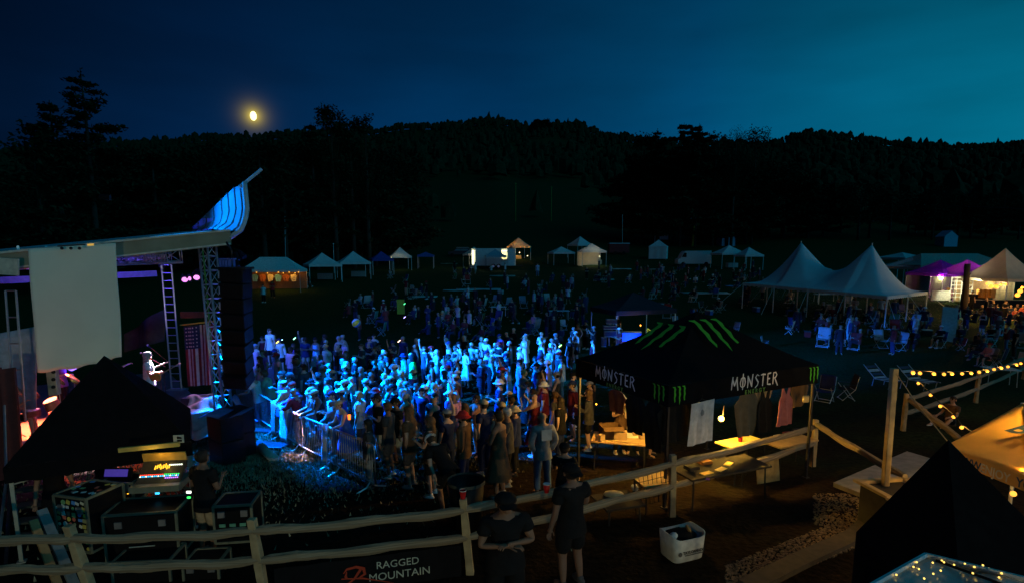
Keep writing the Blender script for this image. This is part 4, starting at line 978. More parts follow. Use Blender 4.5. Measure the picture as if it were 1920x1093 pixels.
far_tent(1402, 506, 'white canopy at the right end of the middle row', rz=.2, w=3.2, l=3.2, eave=2.3, peak=3.5)
# small shed, ski lift pieces further up the slope
p = hit(1366, 462); sh = thing('small_shed', 'small pale arched shed on the slope above the white canopies', 'shed', p)
b = MB(); b.tube([p + V(-1.4 + .0, 0, 0) + V(0, y, 0) for y in (0, 3.)], 1.0, 14); 
b = MB(); arc = [(1.7 * math.cos(a_), 1.7 * math.sin(a_) + 1.4) for a_ in [k * math.pi / 10 for k in range(11)]]; pr = [(1.7, 0)] + arc + [(-1.7, 0)]
for (x0, z0), (x1, z1) in zip(pr, pr[1:]): b.quad(p + V(x0, 0, z0), p + V(x0, 4, z0), p + V(x1, 4, z1), p + V(x1, 0, z1))
b.build('shell', mat('shed_blue', (.35, .45, .6), .7), sh, smooth=True); b = MB(); b.quad(*[p + V(x, .1, z) for x, z in pr]); b.build('end_wall', mat('shed_blue', (.35, .45, .6), .7), sh); MB().box(p + V(-.5, .05, 1.1), (.9, .06, 2.2)).build('door', BLACKP, sh)
p = hit(1782, 463); hut = thing('lift_hut', 'tiny pale lift hut high on the slope at right', 'hut', p)
b = MB(); b.box(p + V(0, 1.5, 1.2), (3.2, 3, 2.6)); b.build('wall', mat('hut_blue', (.30, .5, .65), .7), hut); b = MB(); b.quad(p + V(-1.8, -.1, 2.4), p + V(-1.8, 3.1, 2.4), p + V(0, 3.1, 3.9), p + V(0, -.1, 3.9)); b.quad(p + V(0, -.1, 3.9), p + V(0, 3.1, 3.9), p + V(1.8, 3.1, 2.4), p + V(1.8, -.1, 2.4)); b.quad(p + V(-1.6, -.02, 2.5), p + V(1.6, -.02, 2.5), p + V(0, -.02, 3.8)); b.build('roof', mat('hut_blue', (.30, .5, .65), .7), hut)
p = hit(1240, 458); sg = thing('notice_board', 'pale board on posts on the slope behind the closed white tent', 'board', p)
MB().box(p + V(.6, 0, 2.1), (2.2, .15, 2.0)).build('panel', mat('hut_blue', (.30, .5, .65), .7), sg); MB().box(p + V(-1.7, 0, 1.5), (.12, .12, 3.2)).build('post', WPOLE, sg); MB().beam(p + V(-1.7, 0, 3.1), p + V(2.5, 0, 3.1), .1, .1).build('rail', WPOLE, sg)
d0 = 165.
tp = at(1720, 405, d0); gl = g(tp.x, d0); lt = thing('lift_tower', 'ski lift tower with a wide crossarm on the right slope', 'ski lift tower', (tp.x, d0, gl)); LG = mat('lift_green', (.10, .22, .18), .5, .3)
MB().tube([(tp.x, d0, gl), (tp.x, d0, tp.z - 1)], .28, 10).build('mast', LG, lt)
MB().beam(at(1697, 401, d0), at(1741, 405, d0), .3, .3).build('crossarm', LG, lt); MB().beam(at(1713, 415, d0), at(1733, 418, d0), .5, .5).build('platform', LG, lt)
for a_, c_ in (((1699, 400), (1702, 412)), ((1740, 403), (1736, 418)), ((1733, 383), (1733, 405))): MB().beam(at(*a_, d0), at(*c_, d0), .25, .25).build('arm', LG, lt)
MB().tube([at(1500, 372, 230), at(1735, 384, d0), at(1920, 392, 120)], .05, 5).build('haul_cable', DARKM, lt)
for px, py, lb in ((1510, 396, 'empty ski lift chair left of the other chair'), (1645, 415, 'empty ski lift chair between the tower and the other chair')):
    q = at(px, py, 170.); ch_ = thing('lift_chair', lb, 'ski lift chair', q, group='empty ski lift chairs')
    LC = mat('lift_chair_grey', (.25, .32, .32), .5)
    MB().box(q + V(0, 0, .0), (2.8, .7, .16)).build('seat', LC, ch_); MB().beam(q + V(-1.2, .3, 1.1), q + V(1.2, .3, 1.1), .1, .1).build('back_rail', LC, ch_); MB().beam(q + V(0, .3, 1.1), q + V(0, .3, 3.4), .1, .1).build('hanger', LC, ch_)
    for s in (-1, 1): MB().beam(q + V(s * 1.3, .3, 0), q + V(s * 1.2, .3, 1.1), .08, .08).build('side_frame', LC, ch_)
q = at(1303, 424, 140.); gl = g(q.x, 140.); lp = thing('snow_gun', 'yellow snow gun tower with pale head on the centre slope', 'snow gun', (q.x, 140, gl))
MB().tube([(q.x - .4, 140, gl), (q.x - .1, 140, q.z)], .3, 8).build('mast', mat('pad_yellow', (.45, .38, .03), .7), lp); MB().box(at(1301, 413, 140), (1.9, .9, 1.1)).build('head', mat('hut_blue', (.30, .5, .65), .7), lp, bevel=.1)
for i, (px, y0, y1, lb) in enumerate(((1034, 352, 384, 'faint yellow snow gun pole high on the ski slope'), (967, 345, 372, 'fainter snow gun pole left of the yellow one'), (534, 408, 480, 'thin pale pole standing behind the leftmost canopies'), (625, 458, 474, 'short thin pole behind the second white canopy'), (1167, 404, 470, 'slim lamp pole above the red trailer'))):
    yy = 200 if i < 2 else (82 if i < 4 else 130); b0 = at(px, y1, yy); z0 = g(b0.x, yy); tp = at(px, y0, yy)
    po = thing('slope_pole', lb, 'pole', (b0.x, yy, z0)); MB().tube([(b0.x, yy, z0 - .2), (tp.x, yy, tp.z)], .10 if i < 2 else .04, 6).build('shaft', mat('pole_yellow', (.3, .3, .05), .6) if i < 2 else ALU, po); MB().ball(tp, .25 if i < 2 else .1, 8, 6).build('head', mat('pole_yellow', (.3, .3, .05), .6) if i < 2 else WPOLE, po)
# ---- food trailer, van, red trailer, parked car
p = hit(925, 504); tr = thing('food_trailer', 'white food trailer with a brightly lit door and serving hatch', 'trailer', p)
TW = mat('trailer_white', (.6, .64, .64), .5)
W_, H_, D_ = 7.2, 3.0, 2.3
def tp_(x, y, z): return p + V(x, y, z)
b = MB(); b.box(tp_(0, D_, .35 + H_ / 2), (W_, .06, H_ - .3)); b.box(tp_(0, D_ / 2, H_ + .2), (W_, D_, .06)); b.box(tp_(0, D_ / 2, .5), (W_, D_, .08)); b.box(tp_(W_ / 2, D_ / 2, 1.8), (.06, D_, H_ - .3)); b.box(tp_(-.8, 0, 1.85), (4.2, .06, H_ - .35)); b.box(tp_(2.9, 0, 1.85), (1.3, .06, H_ - .35)); b.box(tp_(1.8, 0, 1.0), (1.1, .06, 1.0)); b.build('body', TW, tr)
MB().box(tp_(-3.05, .02, 1.85), (.1, .1, 2.6)).build('door_frame', TW, tr); MB().box(tp_(-3.3, D_ * .6, 1.8), (.5, .05, 2.3)).build('lit_door', glow('trailer_light', (1, .95, .62), 2.2), tr)
MB().box(tp_(1.8, D_ * .5, 2.85), (1.0, .12, .08)).build('ceiling_lamp', glow('trailer_lamp', (1, .95, .6), 3), tr)
MB().box(tp_(-3.2, D_ * .4, 2.9), (.5, .1, .06)).build('ceiling_lamp', glow('trailer_lamp', (1, .95, .6), 3), tr)
MB().box(tp_(1.8, D_ - .1, 2.0), (1.0, .03, 1.7)).build('rear_wall', mat('trailer_inner', (.8, .78, .55), .6), tr)
MB().box(tp_(1.8, -.2, 1.45), (1.2, .4, .04)).build('counter', ALU, tr)
for s in (.0, .85):
    MB().tube([tp_(s, -.06, .38), tp_(s, .2, .38)], .38, 16).build('wheel', BLACKP, tr); MB().tube([tp_(s, -.08, .38), tp_(s, -.06, .38)], .2, 12).build('hub', STEEL, tr)
MB().grid(lambda u, v: tp_(.42 + .95 * math.cos(math.pi * u), -.09 + .1 * v, .40 + .6 * math.sin(math.pi * u)), 12, 1).build('mudguard', DARKM, tr)
MB().beam(tp_(3.6, 1, .5), tp_(4.9, 1, .45), .1, .1).build('tow_bar', DARKM, tr)
b = MB(); 
for k in range(3): b.box(tp_(-3.3, -.5 - k * .3, .45 - k * .15), (.8, .3, .05))
b.build('door_steps', ALU, tr)
lamp('trailer_light', 'POINT', tp_(1.8, 1., 2.3), 110, (1, .93, .55), tr, size=.2); lamp('trailer_light', 'POINT', tp_(-3.9, .6, 2.0), 45, (1, .95, .6), tr, size=.2)
popup('pop_up_canopy', 'dull grey canopy standing in front of the food trailer', p + V(.4, -2.2, -.1), 3.2, 3., .1, eave=2.2, peak=3.2, cm=mat('grey_blue_canvas', (.22, .33, .40), .8), pm=DARKM)
p = hit(1303, 500); vn = thing('cargo_van', 'pale cargo van parked beside the white canopies', 'van', p)
prof = [(-2.9, .45), (-2.9, 1.2), (-2.45, 1.4), (-2.1, 2.2), (-1.7, 2.6), (2.7, 2.65), (2.8, .45)]
b = MB(); n = len(prof)
for y in (0, 2.0): b.quad(*[p + V(x, y, z) for x, z in prof])
for i in range(n): (x0, z0), (x1, z1) = prof[i], prof[(i + 1) % n]; b.quad(p + V(x0, 0, z0), p + V(x0, 2, z0), p + V(x1, 2, z1), p + V(x1, 0, z1))
b.build('body', mat('van_grey', (.42, .47, .48), .5), vn, bevel=.08); b = MB(); b.quad(p + V(-2.3, -.02, 1.55), p + V(-1.5, -.02, 1.55), p + V(-1.5, -.02, 2.3), p + V(-1.95, -.02, 2.3)); b.build('side_window', BLACKP, vn)
for s in (-2., 1.9): MB().tube([p + V(s, -.05, .38), p + V(s, .2, .38)], .38, 16).build('wheel', BLACKP, vn)
p = hit(1161, 478); rt_ = thing('red_trailer', 'dark red box trailer with a pale roof edge in the back row', 'trailer', p)
MB().box(p + V(0, 1, 1.35), (4.2, 2.2, 1.9)).build('body', mat('trailer_red', (.16, .015, .02), .5), rt_, bevel=.05); MB().box(p + V(0, .95, 2.36), (4.3, 2.3, .16)).build('roof_edge', mat('trailer_roof', (.4, .55, .6), .5), rt_)
for s in (-.9, .9): MB().tube([p + V(s, -.12, .36), p + V(s, .15, .36)], .36, 14).build('wheel', BLACKP, rt_)
p = hit(861, 482); cr_ = thing('parked_car', 'dark sport utility car with roof bars parked behind the far row', 'car', p)
prof = [(-2.2, .5), (-2.25, 1.0), (-1.2, 1.15), (-.6, 1.7), (1.9, 1.72), (2.2, 1.1), (2.2, .5)]
b = MB()
for y in (0, 1.8): b.quad(*[p + V(x, y, z) for x, z in prof])
for i in range(7): (x0, z0), (x1, z1) = prof[i], prof[(i + 1) % 7]; b.quad(p + V(x0, 0, z0), p + V(x0, 1.8, z0), p + V(x1, 1.8, z1), p + V(x1, 0, z1))
b.build('body', mat('car_dark', (.03, .035, .04), .3), cr_, bevel=.08)
for q in ([(-.95, 1.2), (-.5, 1.6), (.3, 1.6), (.3, 1.2)], [(.4, 1.2), (.4, 1.6), (1.7, 1.6), (1.9, 1.2)]): b = MB(); b.quad(*[p + V(x, -.03, z) for x, z in q]); b.build('side_window', mat('car_glass', (.10, .2, .22), .1), cr_)
for y in (.2, 1.6): MB().beam(p + V(-.6, y, 1.85), p + V(1.9, y, 1.85), .05, .05).build('roof_bar', ALU, cr_)
for s in (-1.4, 1.35): MB().tube([p + V(s, -.06, .36), p + V(s, .2, .36)], .36, 14).build('wheel', BLACKP, cr_)
MB().ball(p + V(-2.22, .3, .85), (.05, .15, .1), 8, 6).build('headlight', mat('lens', (.6, .7, .7), .2), cr_)
# ---- big two-peak marquee
cN = hit(1658, 613); cL = hit(1391, 578); cR = hit(1757, 600)
ax = V(cN.x - cL.x, cN.y - cL.y, 0); WL = ax.length; ax.normalize(); ay = V(-ax.y, ax.x, 0)
if ay.y < 0: ay = -ay
WD = 8.2; cen = (V(cL.x, cL.y, 0) + V(cN.x, cN.y, 0)) / 2 + ay * WD / 2; zc = g(cen.x, cen.y)
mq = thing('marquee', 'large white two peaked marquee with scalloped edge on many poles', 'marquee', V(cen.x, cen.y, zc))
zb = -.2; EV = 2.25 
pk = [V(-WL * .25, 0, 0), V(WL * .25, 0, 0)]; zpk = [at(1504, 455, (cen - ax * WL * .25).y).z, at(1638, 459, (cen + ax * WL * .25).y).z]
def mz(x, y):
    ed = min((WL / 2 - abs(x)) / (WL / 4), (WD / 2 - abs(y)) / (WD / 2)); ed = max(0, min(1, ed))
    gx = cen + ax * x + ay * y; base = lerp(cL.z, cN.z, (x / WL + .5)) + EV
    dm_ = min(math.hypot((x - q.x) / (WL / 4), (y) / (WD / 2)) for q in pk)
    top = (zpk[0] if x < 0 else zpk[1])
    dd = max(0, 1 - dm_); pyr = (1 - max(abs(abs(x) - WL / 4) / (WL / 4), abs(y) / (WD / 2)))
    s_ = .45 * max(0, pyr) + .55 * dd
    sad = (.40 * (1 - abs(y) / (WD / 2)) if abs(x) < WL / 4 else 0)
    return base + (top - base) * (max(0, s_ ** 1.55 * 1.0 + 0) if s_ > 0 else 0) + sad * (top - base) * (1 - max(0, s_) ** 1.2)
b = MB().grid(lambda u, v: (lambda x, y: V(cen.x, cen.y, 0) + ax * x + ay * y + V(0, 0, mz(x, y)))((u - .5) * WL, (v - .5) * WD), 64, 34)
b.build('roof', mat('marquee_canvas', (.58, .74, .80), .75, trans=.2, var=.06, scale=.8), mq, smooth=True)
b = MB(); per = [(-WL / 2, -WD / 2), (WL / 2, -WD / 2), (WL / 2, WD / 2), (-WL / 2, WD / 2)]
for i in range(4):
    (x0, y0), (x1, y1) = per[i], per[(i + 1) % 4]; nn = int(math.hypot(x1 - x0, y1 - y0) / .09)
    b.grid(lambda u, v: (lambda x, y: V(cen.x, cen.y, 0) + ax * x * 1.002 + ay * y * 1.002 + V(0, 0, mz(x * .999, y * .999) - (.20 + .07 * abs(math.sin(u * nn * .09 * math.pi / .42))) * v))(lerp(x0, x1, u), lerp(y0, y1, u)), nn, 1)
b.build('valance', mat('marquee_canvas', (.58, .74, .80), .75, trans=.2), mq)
for y in (-1, 1):
    for k in range(5):
        x = lerp(-WL / 2, WL / 2, k / 4); q = cen + ax * x + ay * (y * WD / 2); MB().tube([(q.x, q.y, g(q.x, q.y) - .05), (q.x, q.y, mz(x * .999, y * WD / 2 * .999))], .045, 8).build('pole', WPOLE, mq)
for x in (-WL / 2, WL / 2): q = cen + ax * x; MB().tube([(q.x, q.y, g(q.x, q.y)), (q.x, q.y, mz(x * .999, 0))], .045, 8).build('pole', WPOLE, mq)
for k, q_ in enumerate(pk): q = cen + ax * q_.x; MB().tube([(q.x, q.y, g(q.x, q.y)), (q.x, q.y, zpk[k] + .12)], .05, 8).build('centre_pole', WPOLE, mq)
for (x, y) in ((-WL / 2, -WD / 2), (-WL / 4, -WD / 2), (0, -WD / 2), (WL / 4, -WD / 2), (WL / 2, -WD / 2), (WL / 2, 0), (WL / 2, WD / 2), (-WL / 2, 0), (-WL / 2, WD / 2)):
    q = cen + ax * x + ay * y; e = q + ax * (1.6 if x == WL / 2 else (-1.6 if x == -WL / 2 else 0)) + ay * (1.8 if y == WD / 2 else (-1.8 if y == -WD / 2 else 0))
    MB().tube([(q.x, q.y, mz(x * .999, y * .999) - .03), (e.x, e.y, g(e.x, e.y))], .012, 4).build('guy_rope', WPOLE, mq)
# ---- booths on the right
p = hit(1757, 556); popup('booth_canopy', 'purple lit canopy, left of the two purple booths', p, 4, 4, .25, eave=2.4, peak=3.7, cm=PURPC, walls=('b',), wm=mat('booth_dark', (.1, .1, .08), .8))
q1 = p
p = hit(1806, 562); popup('booth_canopy', 'purple lit canopy with glowing white lattice panel beside it', p, 4, 4, .15, eave=2.5, peak=3.9, cm=PURPC, walls=('b',), wm=mat('booth_dark', (.1, .1, .08), .8))
q2 = p
popup('pop_up_canopy', 'wide pale canopy behind the two purple booths', hit(1800, 548) + V(0, 2, 0), 11, 5, .1, ridge=3.4, eave=2.9, peak=4.1, cm=mat('dull_canvas', (.40, .40, .34), .8, trans=.1))
popup('pop_up_canopy', 'teal canopy left of the purple booths', hit(1717, 545) + V(0, 1, 0), 4, 4, .3, eave=2.6, peak=3.6)
popup('pop_up_canopy', 'taller teal canopy behind the left purple booth', hit(1726, 540) + V(1, 5, 0), 4, 4, .3, eave=3.4, peak=4., legs=1)
for q, cl, lb, e in ((q1 + V(-1.6, -2.1, 2.2), (1, .1, 1), 'pink glowing lamp on the left corner of left purple booth', 45), (q1 + V(1.6, -1.4, 2.2), (.25, .1, 1), 'violet lamp between the two purple booths', 40), (q2 + V(-.2, -1.9, 2.25), (1, .9, .7), 'white lamp on the front of the right purple booth', 40), (q2 + V(1.9, -1.8, 2.2), (1, .5, .9), 'pink white lamp at the right purple booth corner', 18), (q1 + V(0, -.2, 2.0), (1, .92, .35), 'yellow lamp inside the left purple booth', 200), (q2 + V(1.0, -.5, 2.0), (1, .85, .4), 'yellow lamp inside the right purple booth', 200)):
    t = thing('booth_lamp', lb, 'lamp', q); MB().ball(q, .09, 8, 6).build('bulb', glow('booth_%d' % (cl[0] * 10 + cl[1] * 77 + cl[2] * 3), cl, 3), t); MB().tube([q + V(0, 0, .08), q + V(0, 0, .3)], .015, 5).build('cord', DARKM, t); lamp('lamp_light', 'POINT', q + V(0, -.15, -.12), e, cl, t, size=.1)
lw = thing('lattice_panel', 'white lattice door panel glowing between the purple booths', 'lattice panel', q2 + V(-1.6, -2.2, 0))
o = q2 + V(-2.9, -2.0, 0); GLW = mat('lattice_white', (.8, .8, .72), .5)
for k in range(5): MB().box(o + V(k * .5, 0, 1.15), (.07, .05, 2.3)).build('upright', GLW, lw)
for k in range(7): MB().box(o + V(1., -.01, .08 + k * .36), (2.1, .045, .06)).build('crossbar', GLW, lw)
MB().box(o + V(-.9, 0, .55), (1.7, .05, .9)).build('low_panel', GLW, lw)
lamp('panel_light', 'SPOT', o + V(1., -2.2, 2.1), 500, (1, .95, .6), lw, o + V(.8, 0, 1), spot=80)
ww = MB().grid(lambda u, v: q2 + V(1.1 + u * 2., -2.05 + .06 * math.sin(u * 20), lerp(.05, 2.3, v)), 16, 2).build('side_curtain', mat('curtain_cream', (.8, .7, .45), .8, trans=.4), smooth=True, origin=q2 + V(2, -2, 0))
tag(ww, 'glowing cream side curtain of the right purple booth', 'curtain'); lamp('curtain_light', 'POINT', q2 + V(2.1, -1.4, 1.6), 70, (1, .85, .45), ww, size=.1); ww.children[0].matrix_parent_inverse = Matrix(); ww.children[0].location = (0.1, .6, 1.6)
bt = table(q2 + V(-1.2, -3.0, 0), 2.4, .8, rz=.1, m=BLACKP, label='dark sales table in front of the right purple booth', cloth=BLACKP)
bt = table(q1 + V(.3, -2.3, 0), 3., .8, rz=.1, m=PAPER, label='table of bright goods before the left purple booth', cloth=mat('pink_cloth', (.7, .3, .4), .8))
for i, (dx_, c) in enumerate(((-1., (.8, .8, .1)), (-.4, (.7, .2, .5)), (.3, (.2, .4, .8)), (.9, (.85, .8, .6)))): tag(MB().ball(q1 + V(.3 + dx_, -2.3, .9), (.22, .2, .14), 10, 6).build('folded_goods', mat('goods%d' % i, c, .8), origin=q1 + V(.3 + dx_, -2.3, .76), smooth=True), '%s pile of goods on the table before the left purple booth' % ['yellow', 'pink', 'blue', 'cream'][i], 'goods')
# bare dark snag in front of the purple booths
q = at(1808, 560, 44.); zq = g(q.x, 44.); sn = thing('bare_tree', 'black bare tree trunk standing before the purple booths', 'tree', (q.x, 44., zq))
MB().tube([(q.x, 44, zq - .2), (q.x + .05, 44, zq + 1.5), (q.x - .04, 44, at(1808, 495, 44).z)], [.34, .24, .2], 9).build('trunk', BARK, sn, smooth=True)
for k in range(3): MB().tube([(q.x, 44, zq + 2.2 + k * .5), (q.x + (.5, -.4, .3)[k], 44, zq + 2.6 + k * .5)], [.06, .02], 5).build('branch_stub', BARK, sn)
# big peaked tent at the right edge
p = hit(1909, 578); popup('peaked_tent', 'tall pointed cream tent glowing warm at the right edge', p + V(0, 2, 0), 4.9, 4.9, .18, eave=2.6, peak=5.3, conc=1.55, cm=CREAM, val=.25, walls=('b',), wm=mat('tent_back', (.5, .35, .15), .8))
PT = p
fs = thing('string_lights', 'four large round bulbs hanging inside the pointed cream tent', 'string lights', p + V(-2, 0, 2)); bulbs(fs, [at(1858, 537, 43.5), at(1868, 537, 43.5), at(1913, 546, 42), at(1908, 553, 41.5)], .16, BULB, False)
bulbs(fs, [at(1850, 532, 44), at(1877, 534, 44), at(1886, 533, 45), at(1917, 539, 43)], .09, BULB, False)
for q, e in ((at(1860, 535, 44.5), 260), (at(1905, 545, 43), 260), (at(1885, 560, 41), 150)): lamp('bulb_or_fill_light', 'POINT', q, e, GOLDL, fs, size=.2)
bt = table(hit(1877, 578), 6., .9, rz=-.12, m=PLY, label='long wooden counter under the pointed cream tent', cloth=BLACKP)
for i in range(3): carton(hit(1858 + i * 7, 576) + V(0, 1.2 - .1 * i, .77), (.5, .5, .75), .1, ['left glowing crate', 'middle glowing crate', 'right glowing crate'][i] + ' on the counter of the pointed tent', m=mat('orange_crate', (.75, .35, .08), .7))
# ---- dark front-of-house canopy behind the energy drink tent
eL, eF, eR = hit(1093, 582, 2.1), hit(1196, 590, 2.1), hit(1272, 572, 2.1)
e1 = V(eL.x - eF.x, eL.y - eF.y, 0); e2 = V(eR.x - eF.x, eR.y - eF.y, 0)
cc = (V(eL.x, eL.y, 0) + V(eR.x, eR.y, 0)) / 2; 
fo = popup('mixing_canopy', 'black canopy over the sound desk in the middle of the crowd', V(cc.x, cc.y, g(cc.x, cc.y)), 4.4, 3.2, math.atan2(e2.y, e2.x) * .5 - .1, eave=2.1, peak=3.1, cm=mat('charcoal_canvas', (.02, .02, .035), .8), pm=mat('pale_leg', (.75, .8, .8), .4))
FB = g(cc.x, cc.y); TBL = hit(1183, 652)
tb = table(TBL, 1.15, .7, h=.95, rz=-.15, m=mat('table_teal', (.2, .35, .4), .5), label='table with blue glowing front under the black sound canopy', cloth=mat('blue_skirt', (.05, .09, .5), .7))
for i, (px, py, w_, h_) in enumerate(((1146, 602, .62, .26), (1143, 613, .78, .2), (1143, 625, .7, .32), (1131, 640, .3, .55))):
    q = hit(1145, 655); z = at(px, py, q.y + .0); t = thing('rack_unit', ['top blue lit rack unit', 'second blue lit rack unit', 'third blue lit rack unit', 'narrow upright blue lit rack'][i] + ' beside the sound desk table', 'rack', z)
    MB().box(z, (w_, .4, h_)).build('case', mat('rack_blue', (.05, .08, .25), .4), t, bevel=.01)
    for s in (-1, 1): MB().beam(z + V(-w_ / 2, -.21, s * h_ / 2 * .95), z + V(w_ / 2, -.21, s * h_ / 2 * .95), .02, .02).build('trim', mat('trim_bluewhite', (.6, .7, .9), .3), t)
q = at(1201, 610, TBL.y + .5); t = thing('desk_lamp', 'small warm bulb on the sound desk under the black canopy', 'lamp', q); MB().ball(q, .05, 8, 6).build('bulb', BULB, t); MB().tube([q, V(q.x, q.y, TBL.z + .96)], .012, 5).build('stem', DARKM, t); lamp('lamp_light', 'POINT', q + V(0, 0, .1), 14, GOLDL, t, size=.04)
q = V(-.5, 0, 0) + TBL; t = thing('led_bar', 'blue led bar lighting the front of the sound desk', 'lamp', q + V(.3, -.9, .05)); MB().box(q + V(.3, -1.0, .05), (.6, .08, .08)).build('housing', BLACKP, t); lamp('lamp_light', 'SPOT', q + V(.2, -1.3, .5), 260, (.03, .16, 1), t, TBL + V(-.4, .1, .8), spot=100, blend=.8)
t = thing('yellow_stand', 'yellow lit folding stand right of the sound desk', 'stand', hit(1222, 652)); q = hit(1222, 652)
for a_, c_ in (((1211, 640), (1214, 615)), ((1214, 615), (1229, 627)), ((1229, 627), (1232, 612)), ((1208, 628), (1235, 612))): MB().beam(at(*a_, q.y), at(*c_, q.y), .04, .04).build('bar', mat('stand_yellow', (.7, .65, .05), .5), t)
lamp('stand_light', 'POINT', at(1215, 618, q.y - .5), 5, (1, .9, .2), t, size=.05)

# ================================================================== SPLIT RAIL FENCE
fence_no = [0]
def fpost(px, topy, h, label_h=1.2, lean=(0, 0), wdt=.12):
    p = hit(px, topy, h); return p
def rail(p0, p1, r, parent, seed):
    rr = random.Random(seed); n = 18; b = MB(); p0, p1 = Vector(p0), Vector(p1); ph = rr.uniform(0, 6)
    pts = [p0.lerp(p1, i / n) + V(0, 0, rr.uniform(-.006, .006) + .014 * math.sin(i * .7 + ph) - .02 * math.sin(math.pi * i / n)) for i in range(n + 1)]
    rad = [r * (1 + .09 * math.sin(_ * .9 + ph)) * rr.uniform(.94, 1.07) for _ in range(n + 1)]; rad[0] *= .7; rad[-1] *= .7
    b.tube(pts, rad, 7); return b.build('rail', WOOD, parent)
def post(p, h, lean, parent, wd=.13, m=POSTW):
    n = Vector(lean); b = MB(); k = 6; tw_ = rnd.uniform(-.1, .1)
    for i in range(k + 1):
        f = i / k; c = V(p.x + n.x * f, p.y + n.y * f, p.z - .3 + (h + .3) * f); w_ = wd / 2 * (1 - .12 * f + .06 * math.sin(i * 2.1))
        for j in range(4):
            a_ = math.pi / 4 + j * math.pi / 2 + tw_; b.v.append((c.x + w_ * 1.3 * math.cos(a_), c.y + w_ * 1.3 * math.sin(a_), c.z))
    for i in range(k):
        for j in range(4): b.f.append((i * 4 + j, i * 4 + (j + 1) % 4, i * 4 + 4 + (j + 1) % 4, i * 4 + 4 + j)); b.m.append(0)
    b.f.append((4 * k, 4 * k + 1, 4 * k + 2, 4 * k + 3)); b.m.append(0)
    return b.build('post', m, parent, bevel=.008)
F1 = thing('split_rail_fence', 'weathered split rail fence crossing the foreground below the crowd', 'fence', hit(880, 1090))
PH = 1.2
tops = [(-140, 985), (128, 984), (472, 972), (868, 934), (1262, 852), (1530, 786)]
PP = [hit(a_, c_, PH) for a_, c_ in tops]
leans = [(-.3, 0), (-.33, 0), (-.14, 0), (-.12, .0), (-.03, 0), (0, 0)]
BASE = [V(p.x - l[0], p.y, g(p.x - l[0], p.y)) for p, l in zip(PP, leans)]
for p, l in zip(BASE, leans): post(p, PH, l, F1)
for i in range(5):
    a_, c_ = BASE[i], BASE[i + 1]
    for k, fr in enumerate((.85, .50)):
        la_, lc_ = leans[i][0] * fr, leans[i + 1][0] * fr
        rail(V(a_.x + la_, a_.y - .02, a_.z + PH * fr), V(c_.x + lc_, c_.y - .02, c_.z + PH * fr), .066, F1, i * 7 + k)
# sloping rail to the planter and fence on the far right
PL = hit(1655, 985)
F2 = thing('ramp_handrail', 'sloping wooden rail from the fence corner down to the planter', 'handrail', BASE[5])
q0 = BASE[5] + V(0, 0, 1.08)
rail(q0, at(1697, 893, PL.y + .2), .07, F2, 91)
F3 = thing('split_rail_fence', 'wooden rail fence under the string lights at the right', 'fence', hit(1702, 850))
T3_ = [hit(1700, 737, PH), hit(1836, 697, PH), hit(1925, 662, PH), hit(2020, 640, PH)]
for p in T3_: post(p, PH, (0, 0), F3, m=POSTW)
for i in range(3):
    for k, fr in enumerate((.85, .45)): rail(T3_[i] + V(0, 0, PH * fr), T3_[i + 1] + V(0, 0, PH * fr), .07, F3, 50 + i * 3 + k)
rail(T3_[0] + V(.05, -.05, 1.05), at(1800, 822, T3_[0].y - 2.6), .085, F3, 77)
# tall post in its planter box
TP = at(1677, 690, 9.6); PB = V(at(1662, 895, 9.6).x, 9.6, g(6.5, 9.6)); 
TPo = MB(); TPo.beam(V(PB.x, PB.y, PB.z), TP, .10, .10); tpost = TPo.build('light_pole', POSTW, origin=PB, bevel=.01); tag(tpost, 'tall square wooden post that carries the string lights', 'post')
pb_ = thing('planter_box', 'dark square planter box at the foot of the tall post', 'planter', PB)
MB().box(PB + V(.05, -.25, .38), (.85, .75, .76), rz=.15).build('box', mat('planter_dark', (.03, .028, .025), .8), pb_, bevel=.02)
for k, (dx_, dy_, w_, d_) in enumerate(((.05, -.62, .95, .1), (.05, .12, .95, .1), (-.4, -.25, .1, .8), (.5, -.25, .1, .8))): MB().box(PB + V(dx_, dy_, .80), (w_, d_, .05), rz=.15).build('rim_board', POSTW, pb_)
slab = MB(); s0, s1, s2, s3 = hit(1562, 912), hit(1700, 852), hit(1790, 880), hit(1700, 965)
up = V(0, 0, .10); slab.quad(s0 + up, s3 + up, s2 + up, s1 + up)
for a_, c_ in ((s0, s3), (s3, s2), (s2, s1), (s1, s0)): slab.quad(a_ - up, c_ - up, c_ + up, a_ + up)
tag(slab.build('pavement', mat('concrete', (.30, .28, .25), .9, var=.2, scale=4)), kind='structure')
gv = MB()
for (x0, y0, x1, y1, n) in ((1525, 925, 1612, 985, 900), (1360, 985, 1610, 1093, 4200)):
    for _ in range(n):
        px, py = rnd.uniform(x0, x1), rnd.uniform(y0, y1)
        if x1 - x0 > 200 and abs(py - (1093 - (px - 1360) * .40)) > 32 : continue
        q = hit(px, py); s = rnd.uniform(.009, .027); gv.ball(q + V(0, 0, s * .4), (s, s * rnd.uniform(.6, 1), s * .6), 5, 3)
tag(gv.build('gravel', mat('gravel_stone', (.24, .17, .11), .9, var=.4, scale=20)), kind='stuff', label='pale gravel beside the path at lower right', cat='gravel')
kb = MB(); kp = [hit(x, y) for x, y in ((1400, 1105), (1500, 1055), (1600, 1010), (1640, 975))]
for a_, c_ in zip(kp, kp[1:]): kb.beam(a_ + V(0, 0, .03), c_ + V(0, 0, .03), .3, .12)
tag(kb.build('kerb', mat('kerb_stone', (.07, .055, .04), .9)), kind='structure')

